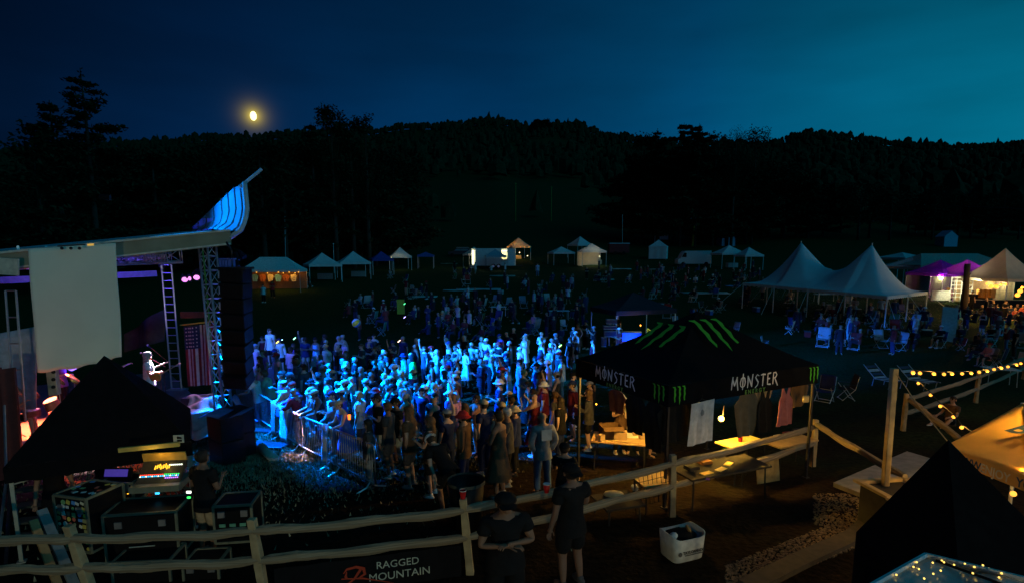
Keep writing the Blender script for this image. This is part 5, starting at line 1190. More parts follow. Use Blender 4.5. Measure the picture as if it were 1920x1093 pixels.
# ================================================================== ENERGY DRINK CANOPY
ec = hit(1245, 955); EF = V(ec.x, ec.y, 0)
eR_ = at(1534, 692, EF.y + 2.05); eL_ = at(1112, 702, EF.y + 2.75)
rzM = math.atan2(eR_.y - EF.y, eR_.x - EF.x); WM = math.hypot(eR_.x - EF.x, eR_.y - EF.y); 
lx = V(math.cos(rzM), math.sin(rzM), 0); ly = V(-lx.y, lx.x, 0); LM = 3.1
cM = EF + lx * WM / 2 + ly * LM / 2; zM = g(cM.x, cM.y)
topF = at(1244, 722, EF.y).z - zM; EVM = topF; PKM = at(1300, 583, cM.y).z - zM
mon = popup('branded_canopy', 'black energy drink canopy with green claw marks over a merchandise stall', V(cM.x, cM.y, zM), WM, LM, rzM, eave=EVM, peak=PKM, cm=BLACKC, val=.42, pm=DARKM, conc=1.12)
ORG = V(cM.x, cM.y, zM)
def mloc(x, y, z): return ORG + lx * x + ly * y + V(0, 0, z)
GREEN = mat('claw_green', (.07, .40, .02), .7, var=.1); LETW = mat('letter_white', (.62, .60, .62), .7, var=.1); LETG = mat('letter_green', (.10, .22, .04), .7)
def child_of(b, nm, m, par=None):
    par = par or mon; o = bpy.data.objects.new(nm, b.mesh(nm, m)); COL.objects.link(o); o.parent = par; o.matrix_parent_inverse = (Matrix.Translation(par.location) @ Matrix.Rotation(par.rotation_euler.z, 4, 'Z')).inverted(); return o
GLY = {
 'M': (.9, [[(.08, 0), (.12, .5), (.2, 1.08)], [(.16, .98), (.32, .55), (.42, .3)], [(.42, .3), (.55, .65), (.7, 1.02)], [(.66, 1.05), (.72, .5), (.84, -.1)]]),
 'O': (.72, [[(.34, .08), (.12, .22), (.06, .5), (.16, .82), (.36, .95), (.56, .82), (.64, .5), (.56, .2), (.34, .08)], [(.36, -.12), (.35, .5), (.37, 1.25)]]),
 'N': (.78, [[(.1, -.02), (.13, .5), (.1, 1.02)], [(.1, 1.0), (.38, .5), (.62, .02)], [(.62, .02), (.6, .5), (.68, 1.12)]]),
 'S': (.6, [[(.55, .88), (.3, 1.0), (.12, .78), (.3, .55), (.46, .36), (.4, .12), (.1, -.12)]]),
 'T': (.66, [[(.02, .92), (.3, .96), (.62, .92)], [(.33, .95), (.32, .5), (.30, -.05)]]),
 'E': (.58, [[(.12, .98), (.13, .5), (.12, .02)], [(.12, .96), (.32, .97), (.52, 1.0)], [(.13, .52), (.3, .52), (.42, .53)], [(.12, .04), (.32, .03), (.54, 0)]]),
 'R': (.74, [[(.12, 1.0), (.13, .5), (.10, -.02)], [(.12, .96), (.4, .98), (.56, .76), (.4, .54), (.14, .5)], [(.3, .52), (.48, .22), (.72, -.2)]]),
}
def word(s, hgt, org, rt, u):
    n = rt.cross(u); b = MB(); tot = sum(GLY[c][0] + .12 for c in s); x = -tot / 2 
    for ch in s:
        wd_, st_ = GLY[ch]
        for stt in st_:
            k = len(stt); ws = [.05 + .09 * math.sin(math.pi * (i + .35) / (k - .3 + .35)) for i in range(k)]
            ribbon(b, [((px + x) * hgt, (py - .5) * hgt) for px, py in stt], [w_ * hgt for w_ in ws], org, rt, u, n, .012)
        x += wd_ + .12
    return b
def claw(org, rt, u, sc, jag=1):
    """three ragged claw strokes"""
    n = rt.cross(u); b = MB()
    for k, (x0, ln) in enumerate(((-.34, .86), (0, 1.), (.34, .80))):
        pts = [(x0 - .17, .5), (x0 - .02, .47), (x0 + .02, .35), (x0 + .0, .22), (x0 + .035, .05), (x0 + .0, -.12), (x0 + .03, -.28), (x0 + .01, .5 - ln)]
        ws = [.02, .10, .13, .10, .13, .09, .085, .01]
        ribbon(b, [(px * sc, py * sc) for px, py in pts], [w_ * sc for w_ in ws], org, rt, u, n, .014)
    return b
fr_rt, fr_u = lx, V(0, 0, 1)
wc = mloc(WM * .035, -LM / 2 * 1.004, EVM - .15)
child_of(word('MONSTER', .25, wc, lx, fr_u), 'lettering', LETW)
child_of(text_mesh('E N E R G Y', .12, mloc(WM * .035, -LM / 2 * 1.004, EVM - .405), lx, fr_u, .012, bold=.004), 'lettering', LETG)
child_of(claw(mloc(-WM / 2 + .26, -LM / 2 * 1.004, EVM - .22), lx, fr_u, .36), 'claw_mark', GREEN)
child_of(claw(mloc(WM / 2 - .16, -LM / 2 * 1.004, EVM - .22), lx, fr_u, .36), 'claw_mark', GREEN)
lrt = -ly
child_of(word('MONSTER', .24, mloc(-WM / 2 * 1.004, LM * .02, EVM - .15), lrt, fr_u), 'lettering', LETW)
child_of(text_mesh('E N E R G Y', .11, mloc(-WM / 2 * 1.004, LM * .02, EVM - .40), lrt, fr_u, .012, bold=.004), 'lettering', LETG)
child_of(claw(mloc(-WM / 2 * 1.004, -LM / 2 + .24, EVM - .22), lrt, fr_u, .36), 'claw_mark', GREEN)
# big claws on the roof slopes
def slope(side):
    if side == 'front': a_, c_ = mloc(0, -LM / 2, EVM), mloc(0, 0, PKM); r_ = lx
    else: a_, c_ = mloc(-WM / 2, 0, EVM), mloc(0, 0, PKM); r_ = -ly
    u_ = (c_ - a_).normalized(); return a_, c_, r_, u_
a_, c_, r_, u_ = slope('front'); child_of(claw(a_.lerp(c_, .57) + r_ * -.05 + r_.cross(u_) * .05, r_, u_, .98), 'claw_mark', GREEN)
a_, c_, r_, u_ = slope('left'); child_of(claw(a_.lerp(c_, .50) + r_.cross(u_) * .06, r_, u_, 1.05), 'claw_mark', GREEN)
# stall contents
zt = lambda px, py, h: hit(px, py, h)
tq = hit(1160, 842, .0); TQ = hit(1163, 822, .74)
t1 = table(TQ, 1.35, .8, rz=-.25, m=PLY, label='wooden sales table with boxes at the left of the black stall')
tz = V(TQ.x, TQ.y, TQ.z + .765)
carton(tz + V(-.22, .1, 0), (.5, .4, .28), .1, 'open dark cardboard box on the left sales table', open_=True, m=mat('dark_card', (.12, .07, .03), .9))
carton(tz + V(-.02, -.12, 0), (.30, .22, .2), -.2, 'small cardboard box in front of the open box on the table')
tag(MB().grid(lambda u, v: tz + V(.05 + u * .55, -.05 + v * .42, .012 + .008 * math.sin(u * 9)), 6, 4).build('price_sheet', PAPER, solid=.004, origin=tz + V(.3, .1, 0)), 'large pale sheet of prices lying on the left sales table', 'sheet')
tag(MB().box(tz + V(.15, -.33, .01), (.7, .12, .006), rz=-.25).build('flat_card', CARD, origin=tz + V(.15, -.33, .01)), 'flat cardboard strip along the table edge', 'card')
t2 = table(hit(1225, 898, .6), .75, .62, h=.6, rz=.3, m=PLY, label='low plywood table behind the wire grid panel', lm=DARKM)
t3 = table(hit(1480, 826, .7), 1.35, .6, h=.7, rz=.45, m=PLY, label='plywood table behind the fence at the right of the stall')
t4 = table(hit(1350, 875, .7), 2.0, .75, h=.7, rz=.38, m=mat('dark_top', (.03, .025, .02), .95), label='dark display table with pamphlets behind the fence')
q4 = hit(1340, 880, .72)
for i, (px, py, c, lb) in enumerate(((1325, 887, (.75, .5, .1), 'yellow pamphlet on the dark display table'), (1352, 880, (.8, .6, .2), 'crumpled paper on the dark display table'), (1366, 870, (.8, .6, .1), 'bright card at the back of the display table'), (1327, 899, (.3, .1, .5), 'small purple sticker on the display table'))):
    q = hit(px, py, .72); z = q + V(0, 0, .73 + .003 * i); tag(MB().box(z, (.26 if i < 3 else .1, .13 if i < 3 else .07, .006), rz=.5 + i * .2).build('pamphlet', mat('pamph%d' % i, c, .7), origin=z), lb, 'pamphlet')
tagp = [(1150, 930, (.5, .42, .25), 'pale paper bag on the ground behind the fence'), (1190, 918, (.5, .55, .65), 'small blue white packet beside the grid panel')]
for px, py, c, lb in tagp:
    q = hit(px, py, .35); z = q + V(0, 0, .4); o = thing('paper_bag', lb, 'bag', z); MB().ball(z, (.2 if c[2] < .3 else .07, .12, .06), 10, 6).build('bag', mat('bag%s' % lb[:5], c, .8), o, smooth=True)
t5 = table(hit(1158, 938, .33), .8, .7, h=.33, rz=.3, m=mat('dark_top', (.03, .025, .02), .5), label='low dark shelf table holding the paper bag')
gr = thing('grid_panel', 'black wire grid display panel leaning on the fence rail', 'grid panel', hit(1225, 960))
ga, gb_, gc, gd = at(1188, 885, BASE[4].y + .15), at(1254, 868, BASE[4].y + .3), at(1258, 935, BASE[4].y + .15), at(1196, 948, BASE[4].y + .0)
for k in range(9): MB().tube([ga.lerp(gb_, k / 8), gd.lerp(gc, k / 8)], .006, 4).build('wire', BLACKP, gr)
for k in range(7): MB().tube([ga.lerp(gd, k / 6), gb_.lerp(gc, k / 6)], .006, 4).build('wire', BLACKP, gr)
for k in (0, 1): MB().tube([(ga, gb_)[k], (gd, gc)[k] + V(0, 0, -.5)], .009, 5).build('leg', BLACKP, gr)
for i in range(7):
    cc_ = [(.02, .02, .02), (.3, .12, .02), (.1, .1, .1), (.02, .12, .02), (.45, .4, .3), (.15, .02, .02), (.02, .02, .02)][i]
    if i < 4: z = hit(1300 + i * 24, 884 - i * 11, .72); z = V(z.x, z.y + .12, z.z + .735)
    else: z = hit(1462 + (i - 4) * 17, 822 - (i - 4) * 6, .7); z = V(z.x, z.y, z.z + .715)
    t = thing('folded_shirt', ['black folded shirt at the left of', 'rust folded shirt on', 'grey folded shirt on', 'dark green folded shirt at the right of', 'cream folded shirt on the left of', 'dark red folded shirt in the middle of', 'black folded shirt at the right of'][i] + (' the dark display table' if i < 4 else ' the plywood table by the fence'), 'shirt', z, .4)
    for k in range(3): MB().box((.01 * (k % 2), 0, .012 + k * .022), (.26 - .01 * k, .2, .02)).build('fold', mat('fold%d' % i, cc_, .9), t, world=False, bevel=.006)
for i, (x_, y_) in enumerate(((.42, .18), (.52, -.05), (-.5, -.2))):
    carton(tz + V(x_, y_, 0), (.14, .1, .09 + .03 * i), .3 * i, ['tiny box at the back right of the left sales table', 'tiny box on the price sheet of the left sales table', 'tall tiny box at the left end of the sales table'][i])
# hanging clothes: real shirt outlines with folds
def garment(kind, pos, wd_, hg, rt, m, label, lean=0., hook=True):
    rt = Vector(rt).normalized(); n = rt.cross(V(0, 0, 1)); t = thing('hanging_' + kind, label, kind, pos)
    if kind == 'tank_top': out = [(-.18, 1), (-.28, .98), (-.26, .8), (-.44, .66), (-.5, .0), (.5, .0), (.44, .66), (.26, .8), (.28, .98), (.18, 1), (.12, .85), (0, .8), (-.12, .85)]
    elif kind == 'towel': out = [(-.5, 1), (-.5, 0), (.5, 0), (.5, 1)]
    else: out = [(-.14, 1), (-.36, .95), (-.62, .74), (-.5, .62), (-.38, .72), (-.38, .0), (.38, .0), (.38, .72), (.5, .62), (.62, .74), (.36, .95), (.14, 1), (0, .94)]
    bm = bmesh.new(); vs = [bm.verts.new((x * wd_, 0, y * hg)) for x, y in out]; f = bm.faces.new(vs); bmesh.ops.triangulate(bm, faces=[f]); bmesh.ops.subdivide_edges(bm, edges=bm.edges[:], cuts=5, use_grid_fill=True)
    for v in bm.verts:
        x, z = v.co.x, v.co.z; y = .022 * math.sin(x * 26 + z * 3) * (1.2 - z / hg) + lean * z
        c = Vector(pos) + rt * x + n * y + V(0, 0, z - hg); v.co = c - Vector(pos)
    me = bpy.data.meshes.new('cloth'); bm.to_mesh(me); bm.free(); me.materials.append(m); o = bpy.data.objects.new('cloth', me); COL.objects.link(o); o.parent = t
    md = o.modifiers.new('s', 'SOLIDIFY'); md.thickness = .012; md.offset = 0
    if hook: MB().tube([Vector(pos) + rt * -.2 * wd_ + V(0, 0, -.02), Vector(pos) + V(0, 0, .05), Vector(pos) + V(0, 0, .12)], .006, 5).build('hanger', DARKM, t); MB().tube([Vector(pos) + rt * .3 * wd_ + V(0, 0, -.05), Vector(pos) + V(0, 0, .05)], .006, 5).build('hanger_arm', DARKM, t)
    return t
yF = lambda px: None
def onfront(px, dz, off=.0):  # a point under the front eave, by pixel column
    best = None
    for i in range(201):
        s = (i / 200 - .5) * WM; q = mloc(s, -LM / 2 + off, EVM + dz); d = q - V(0, 0, CAMZ)
        x_ = 960 + FPX * d.x / (d.y * CP - d.z * SP)
        if best is None or abs(x_ - px) < best[0]: best = (abs(x_ - px), q)
    return best[1]
BLK = mat('black_jersey', (.012, .012, .012), .9, spec=.05)
garment('jersey', onfront(1262, -.36, .15), .62, .85, lx, BLK, 'black jersey hanging at the near corner of the stall')
garment('jersey', onfront(1290, -.40, .3), .6, .8, lx, BLK, 'second black jersey hanging behind the white towel shirt')
tw2 = garment('towel', onfront(1316, -.40, -.03), .62, .86, lx + V(0, 0, .06), mat('towel_grey', (.58, .56, .56), .9), 'pale grey towel hanging from the black canopy front', lean=.04)
o_ = MB().ball(onfront(1316, -.62, -.065), (.05, .012, .07), 10, 6).build('printed_mark', mat('mark_grey', (.3, .29, .29), .9), tw2)
garment('shirt', onfront(1402, -.40, .05), .6, .95, lx, mat('shirt_olive', (.10, .08, .05), .9), 'dark olive shirt hanging in the middle of the stall front')
garment('tank_top', onfront(1436, -.40, .02), .5, .95, lx, BLK, 'black tank top hanging right of the olive shirt')
pl = garment('shirt', onfront(1430, -.36, .12), .5, .4, lx, mat('plaid_beige', (.35, .25, .15), .9), 'short plaid shirt half behind the black tank top')
garment('tank_top', onfront(1475, -.42, .02), .5, .85, lx, mat('tank_mauve', (.28, .10, .11), .9), 'mauve tank top with black straps hanging at the right of the stall')
garment('shirt', onfront(1500, -.40, .25), .5, .6, lx, mat('shirt_brown', (.12, .07, .03), .9), 'brown shirt hanging near the right leg of the stall')
for i, (px, py, lb) in enumerate(((1511, 735, 'small yellow bag hanging near the right leg of stall'), )):
    q = onfront(px, -.75, .0); t = thing('hanging_bag', lb, 'bag', q); MB().box(q, (.14, .05, .16)).build('pouch', mat('bag_tan', (.45, .38, .2), .8), t, bevel=.02); MB().tube([q + V(-.05, 0, .08), q + V(0, 0, .2), q + V(.05, 0, .08)], .006, 5).build('strap', DARKM, t)
# side hanging garments on the left side
def onleft(f, dz, off=0): return mloc(-WM / 2 + off, LM * (f - .5), EVM + dz)
garment('shirt', onleft(.30, -.40), .55, .8, -ly, BLK, 'black shirt hanging on the left side of the stall')
garment('shirt', onleft(.50, -.42), .5, .5, -ly, mat('shirt_redbrown', (.16, .05, .03), .9), 'red brown shirt hanging on the left side of the stall')
garment('jersey', onleft(.12, -.4), .5, 1.0, -ly, BLK, 'long black jersey hanging beside the near stall leg')
q = at(1200, 690 + 60, onleft(.55, 0).y); t = thing('stall_lamp', 'small amber lamp inside the left part of the stall', 'lamp', q); 
# warm bulbs in the stall
q = at(1352, 784, cM.y - .6); t['label'] = 'small amber lamp inside the left part of the stall'
MB().ball(at(1118, 757, onleft(.9, 0).y), .022, 8, 6).build('bulb', BULB, t); lamp('lamp_light', 'POINT', at(1150, 745, onleft(.75, 0).y), 60, GOLDL, t, size=.04)
t = thing('work_light', 'bright warm bulb glowing inside the black canopy stall', 'lamp', q)
MB().ball(q, .065, 12, 8).build('bulb', glow('hot_bulb', (1, .66, .14), 4.5), t, smooth=True); MB().tube([q + V(.03, 0, .05), q + V(.05, 0, .3)], .01, 5).build('cord', DARKM, t)
lamp('bulb_or_fill_light', 'POINT', q + V(0, -.12, .02), 170, (1, .55, .08), t, size=.06); lamp('bulb_or_fill_light', 'POINT', mloc(-WM * .3, .3, EVM - .5), 190, (1, .55, .09), t, size=.06)
table(V(q.x + .55, q.y + .1, zM), 1.1, .6, h=.95, rz=rzM, m=mat('yellow_top', (.75, .6, .15), .6), label='tall yellow lit counter beside the bright bulb')
tag(MB().tube([V(q.x + .5, q.y + .1, zM + .97), V(q.x + .5, q.y + .1, zM + 1.09)], [.04, .05], 12).build('red_cup', RED, origin=V(q.x + .5, q.y + .1, zM + .97)), 'red plastic cup on the yellow counter by the bulb', 'cup')
# cardboard sign leaning on the lower rail
q = at(1440, 893, (BASE[4].y + BASE[5].y) / 2 + .3); cs = thing('cardboard_sign', 'worn rounded cardboard sheet hung on the lower fence rail', 'sign', q)
b = MB(); a1, a2, a3, a4 = at(1417, 858, q.y), at(1459, 848, q.y + .3), at(1463, 918, q.y + .25), at(1421, 934, q.y - .05)
out = []
for (p_, a__, c__) in ((a1, a4, a2), (a2, a1, a3), (a3, a2, a4), (a4, a3, a1)):
    for tt in (0, .5, 1): out.append(p_ + (a__ - p_) * .09 * (1 - tt) ** 2 + (c__ - p_) * .09 * tt ** 2)
b.quad(*reversed(out)); b.build('sheet', mat('worn_card', (.36, .25, .09), .9, var=.3, scale=6), cs, solid=.012)
# ================================================================== STRING LIGHTS on the right
SL1 = [(1712, 697), (1725, 698), (1751, 699), (1770, 700), (1785, 699), (1804, 699), (1821, 698), (1836, 696), (1851, 694), (1864, 691), (1877, 688), (1890, 686), (1906, 682), (1914, 680), (1930, 676)]
SL2 = [(1722, 717), (1745, 739), (1763, 760), (1788, 780), (1803, 800), (1836, 821), (1854, 844), (1886, 866), (1912, 888), (1935, 905)]
s1 = thing('string_lights', 'row of warm bulbs along the top rail of the right fence', 'string lights', at(1700, 690, 14.5))
p1 = [at(x, y + 1, interp([(1700, 13.5), (1836, 17.0), (1930, 20.2)], x)) for x, y in SL1]; bulbs(s1, p1, .046)
s2 = thing('string_lights', 'warm bulbs swooping down from the fence to the yellow canopy', 'string lights', at(1710, 700, 13.2))
p2 = [at(x, y + 1, interp([(1715, 13.0), (1935, 7.0)], x)) for x, y in SL2]; bulbs(s2, p2, .035)
for i, q in enumerate(p1):
    if i % 2 == 0: lamp('bulb_or_fill_light', 'POINT', q + V(0, -.06, -.06), 7, GOLDL, s1, size=.04)
for i, q in enumerate(p2):
    if i % 2 == 0: lamp('bulb_or_fill_light', 'POINT', q + V(0, -.05, .1), 6, GOLDL, s2, size=.04)
MB().tube([at(1681, 700, 9.55), at(1722, 760, 9.0), at(1776, 826, 8.2)], .008, 5).build('lead_cable', mat('cable_tan', (.45, .3, .12), .6), s2)
# yellow canopy with printed lettering
q0 = at(1775, 838, 8.2); yc = thing('yellow_canopy', 'yellow canopy with web address lettering at the right edge', 'canopy', V(at(1850, 1000, 8.).x, 8.2, g(8, 8.2)))
Ya, Yb, Yc_, Yd = at(1772, 836, 8.9), at(1918, 755, 9.6), at(2120, 800, 8.8), at(1940, 900, 7.2)
b = MB(); b.grid(lambda u, v: Ya.lerp(Yb, v).lerp(Ya.lerp(Yd, v), u) + V(0, 0, -.12 * math.sin(math.pi * u) * v), 8, 10); b.grid(lambda u, v: Yb.lerp(Yd, u).lerp(Yc_, v), 6, 4); b.build('roof_panel', YELC, yc, smooth=True, solid=.006)
vd = V(0, 0, -.20); b = MB(); b.grid(lambda u, v: Ya.lerp(Yd, u) + vd * v + V(0, 0, .0), 10, 2); b.build('valance', YELC, yc, solid=.006)
rt_y = (Yd - Ya).normalized(); up_y = V(0, 0, 1)
for s, m_, f in (('WWW.', mat('letter_navy', (.03, .07, .10), .7), .31), ('ENJOY', mat('letter_cream', (.75, .65, .35), .7), .62), ('YO', mat('letter_navy', (.03, .07, .10), .7), .92)):
    nn = rt_y.cross(up_y); nn = nn if nn.y < 0 else -nn
    bt_ = text_mesh(s, .185, Ya.lerp(Yd, f) + V(0, 0, -.17), rt_y, up_y, .012, bold=.003); bt_.build('lettering', m_, yc)
rc = Ya.lerp(Yb, .98).lerp(Ya.lerp(Yd, .98), .35); r2_ = (Yd - Yb).normalized(); u2_ = r2_.cross((Yb - Ya).cross(Yd - Ya).normalized()); u2_ = u2_ if u2_.z > 0 else -u2_
nrm = r2_.cross(u2_)
pn_ = (Yb - Ya).cross(Yd - Ya).normalized(); dr_ = ray(1898, 815); hp_ = V(0, 0, CAMZ) + dr_ * ((Ya - V(0, 0, CAMZ)).dot(pn_) / dr_.dot(pn_))
pn_ = pn_ if pn_.dot(dr_) < 0 else -pn_; r2_ = (Yd - Ya).normalized(); u2_ = pn_.cross(r2_); r2_ = u2_.cross(pn_)
bt_ = text_mesh('B', .52, hp_, r2_, u2_, .05, bold=.014); bt_.build('logo_letter', mat('letter_navy', (.03, .07, .10), .7), yc)
MB().tube([Yd + V(0, 0, 0), V(Yd.x, Yd.y, g(Yd.x, Yd.y))], .03).build('leg', ALU, yc); MB().tube([Ya + V(.1, 0, 0), V(Ya.x + .1, Ya.y, g(Ya.x, Ya.y))], .03).build('leg', ALU, yc)
MB().tube([Yb, V(Yb.x, Yb.y, g(Yb.x, Yb.y))], .03).build('leg', ALU, yc)
yl = thing('canopy_lamp', 'warm bulb under the yellow canopy', 'lamp', at(1900, 925, 7.6)); MB().ball(at(1900, 925, 7.6), .04, 8, 6).build('bulb', BULB, yl); lamp('lamp_light', 'POINT', at(1925, 890, 8.2), 130, (1, .55, .12), yl, size=.08)
lamp('bulb_or_fill_light', 'POINT', p2[6] + V(.4, -.5, 1.1), 62, (1, .58, .13), s2, size=.1)  # added fill lamp above the string, no bulb there, brightens the yellow canopy
# black peaked cover in the right foreground
bp_ = at(1778, 824, 6.4); zg = g(bp_.x, 6.4)
bc_ = thing('black_cover', 'plain black peaked canvas cover in the lower right corner', 'cover', V(5.1, 6.3, zg))
PKc = V(bp_.x, bp_.y, bp_.z); cr4 = [V(4.52, 6.92, 1.42), V(4.6, 5.2, 1.1), V(6.35, 5.5, 1.35), V(6.15, 7.2, 1.5)]
for i in range(4):
    a_, c_ = cr4[i], cr4[(i + 1) % 4]
    MB().grid(lambda u, v: PKc.lerp(a_.lerp(c_, v), u) + V(0, 0, -.05 * math.sin(math.pi * u) * math.sin(math.pi * v)), 10, 8).build('roof_panel', BLACKC, bc_, smooth=True)
    MB().grid(lambda u, v: a_.lerp(c_, v) * (1 + .0) + V(.05 * math.sin(v * 15) * u, .04 * math.sin(v * 11) * u, -u * (a_.lerp(c_, v).z - .27)), 6, 16).build('side_wall', BLACKC, bc_, smooth=True)
# pale vinyl topped table at the bottom with bulb reflections added as glowing dots
VN = mat('pale_vinyl', (.45, .42, .36), .16, spec=.8, bump=.02)
v0, v1, v2, v3 = at(1735, 1043, 3.6), at(1925, 1093, 3.5), at(1900, 1250, 2.9), at(1560, 1150, 3.0)
z_ = v0.z; vt = thing('vinyl_topped_cart', 'pale glossy vinyl cart roof at the bottom right corner', 'cart', V(v0.x, 3.2, g(2.6, 3.2)))
def flat(px, py): d = ray(px, py); t_ = (z_ - CAMZ) / d.z; return V(d.x * t_, d.y * t_, z_)
k0, k1, k2, k3 = flat(1735, 1045), flat(1960, 1100), flat(1900, 1400), flat(1480, 1190)
b = MB(); b.grid(lambda u, v: k0.lerp(k1, u).lerp(k3.lerp(k2, u), v) + V(0, 0, .012 * math.sin(u * 11 + v * 5)), 14, 14)
for a_, c_ in ((k0, k1), (k1, k2), (k2, k3), (k3, k0)): b.quad(a_, c_, c_ + V(0, 0, -.14), a_ + V(0, 0, -.14))
b.build('roof_sheet', VN, vt, smooth=False); MB().tube([k0 + V(0, 0, .02), k3 + V(0, 0, .02)], .018, 6).build('edge_pipe', ALU, vt); MB().tube([k0 + V(0, 0, .02), k1 + V(0, 0, .02)], .018, 6).build('edge_pipe', ALU, vt)
MB().tube([k0.lerp(k1, .12).lerp(k3.lerp(k2, .12), .03) + V(0, 0, .02), k0.lerp(k1, .9).lerp(k3.lerp(k2, .9), .12) + V(0, 0, .02)], .010, 5).build('cord', BLACKP, vt)
for c_ in (k0, k1, k2, k3): MB().beam(V(c_.x, c_.y, g(c_.x, c_.y)), c_ + V(0, 0, -.05), .04, .04).build('leg', ALU, vt)
fy = thing('bulb_reflections', 'tiny glowing golden dots added as bulb reflections on the pale vinyl roof', 'bulb reflections', k0)
for (px, py) in ((1718, 1061), (1712, 1070), (1722, 1074), (1765, 1058), (1769, 1061), (1748, 1062), (1788, 1066), (1808, 1064), (1826, 1070), (1842, 1067), (1823, 1082), (1853, 1073), (1877, 1082), (1763, 1077), (1749, 1083), (1732, 1092), (1680, 1085), (1872, 1090)):
    q = flat(px, py); MB().ball(q + V(0, 0, .03), .0065, 6, 4).build('bulb', glow('reflection_dot', (1, .62, .12), 2.2), fy)  # glowing dot put in for a string bulb's reflection, no bulb here
# small planter cup: red cup on the fence post
q = V(BASE[3].x + leans[3][0], BASE[3].y, BASE[3].z + PH); cp = thing('red_cup', 'red plastic cup standing on top of a fence post', 'cup', q)
MB().tube([q, q + V(0, 0, .13)], [.036, .052], 16, cap=False).build('cup', RED, cp, smooth=True); MB().tube([q + V(0, 0, .124), q + V(0, 0, .134)], .054, 16, cap=False).build('rim', mat('rim_white', (.8, .78, .75), .4), cp)
MB().tube([q + V(0, 0, .005), q + V(0, 0, .012)], .036, 12).build('cup_bottom', RED, cp)
# ================================================================== FENCE BANNER (lower left)
Q = lambda px, py, y: at(px, py, y)
by = BASE[2].y + .15
a_, c_ = V(BASE[2].x + .15, BASE[2].y + .08, BASE[2].z + .50), V(BASE[3].x - .15, BASE[3].y + .08, BASE[3].z + .50)
fbn = thing('mesh_banner', 'black fence banner with white resort name and red mountain mark', 'banner', a_)
MB().grid(lambda u, v: a_.lerp(c_, u) + V(0, -.15 + .012 * math.sin(u * 30), -.52 * v), 20, 4).build('sheet', mat('banner_black', (.008, .008, .009), .85, spec=.1), fbn, smooth=True)
rt_b = (c_ - a_).normalized(); ub = V(0, 0, 1); nb = rt_b.cross(ub); LW_ = mat('banner_letter', (.5, .52, .42), .7)
def bpos(px, py):
    d = ray(px, py); o = V(0, 0, CAMZ); pl = a_ + V(0, -.165, 0); t_ = (pl - o).dot(nb) / d.dot(nb); return o + d * t_
text_mesh('RAGGED', .155, bpos(746, 1060), rt_b, ub, .012).build('lettering', LW_, fbn)
text_mesh('MOUNTAIN', .165, bpos(750, 1081), rt_b, ub, .012).build('lettering', LW_, fbn)
rb_ = MB()
for pts, ws in (([(644, 1066), (650, 1058), (668, 1053), (682, 1056), (684, 1066), (672, 1074)], [.01, .03, .04, .05, .04, .02]), ([(676, 1058), (664, 1076), (648, 1088)], [.04, .03, .015]), ([(640, 1076), (680, 1074), (738, 1082)], [.015, .025, .005]), ([(650, 1062), (648, 1072), (652, 1076)], [.01, .04, .01])):
    P_ = [bpos(p[0], p[1] + 8) for p in pts]; o0 = P_[0]; ribbon(rb_, [((p - o0).dot(rt_b), (p - o0).dot(ub)) for p in P_], ws, o0, rt_b, ub, nb, .014)
rb_.build('logo_mark', mat('logo_red', (.45, .05, .02), .7), fbn)
# ================================================================== MONITOR CANOPY AND GEAR (lower left)
pk_ = at(190, 666, 9.9); zg = g(pk_.x, 9.9) - .12
popup('black_canopy', 'black peaked canopy over the monitor desk beside the stage', V(pk_.x + .05, 9.9, zg), 2.5, 2.5, R(30), eave=1.76, peak=pk_.z - zg, cm=BLACKC, val=.25, pm=mat('leg_grey', (.32, .34, .28), .5, .3), conc=.98)
lg = V(pk_.x + .05, 9.9, zg)
tg = MB(); q = at(335, 822, 8.9); MB()
patch = thing('canopy_patch', 'small white house shaped maker patch on the black canopy corner', 'patch', q)
MB().box(q, (.16, .012, .13), rz=R(9)).build('patch', mat('patch_grey', (.45, .48, .4), .8), patch); b = MB(); b.quad(q + V(-.055, -.012, 0.0), q + V(.055, -.004, .0), q + V(.05, -.004, .03), q + V(-.01, -.01, .045)); b.quad(q + V(-.055, -.012, -.045), q + V(.055, -.004, -.045), q + V(.055, -.004, -.012), q + V(-.055, -.012, -.012)); b.build('logo', BLACKP, patch)
ALG = mat('case_edge', (.30, .31, .22), .45, .6)
def flight(px, py, y, w_, h_, d_, label, rz=.12, name='flight_case', m=BLACKP, drop=True, z=None):
    c = at(px, py, y); zb_ = c.z - h_ / 2; t = thing(name, label, 'flight case', V(c.x, c.y, zb_), rz)
    MB().box((0, 0, h_ / 2), (w_, d_, h_)).build('body', m, t, world=False)
    for sx in (-1, 1):
        for sz_ in (0, 1): MB().beam((sx * w_ / 2, -d_ / 2, sz_ * h_), (sx * w_ / 2, d_ / 2, sz_ * h_), .035, .035).build('edge_trim', ALG, t, world=False)
        for sy in (-1, 1): MB().beam((sx * w_ / 2, sy * d_ / 2, 0), (sx * w_ / 2, sy * d_ / 2, h_), .035, .035).build('edge_trim', ALG, t, world=False)
    for sy in (-1, 1):
        for sz_ in (0, 1): MB().beam((-w_ / 2, sy * d_ / 2, sz_ * h_), (w_ / 2, sy * d_ / 2, sz_ * h_), .035, .035).build('edge_trim', ALG, t, world=False)
    for sx in (-.3, .3): MB().box((sx * w_, -d_ / 2 - .012, h_ * .78), (.1, .02, .1)).build('latch', STEEL, t, world=False)
    return t, c
f1, c1 = flight(283, 988, 8.35, 1.02, .74, .6, 'large black flight case with initials below the mixing desk', rz=.16)
child_of(text_mesh('JBL', .105, c1 + V(0, -.37, -.03), V(math.cos(.16), math.sin(.16), 0), V(0, 0, 1), .01, bold=.003), 'lettering', mat('letter_grey', (.5, .5, .4), .6), f1)
MB().box((0.02, -.36, .24), (.36, .012, .012)).build('stripe', mat('letter_grey', (.5, .5, .4), .6), f1, world=False)
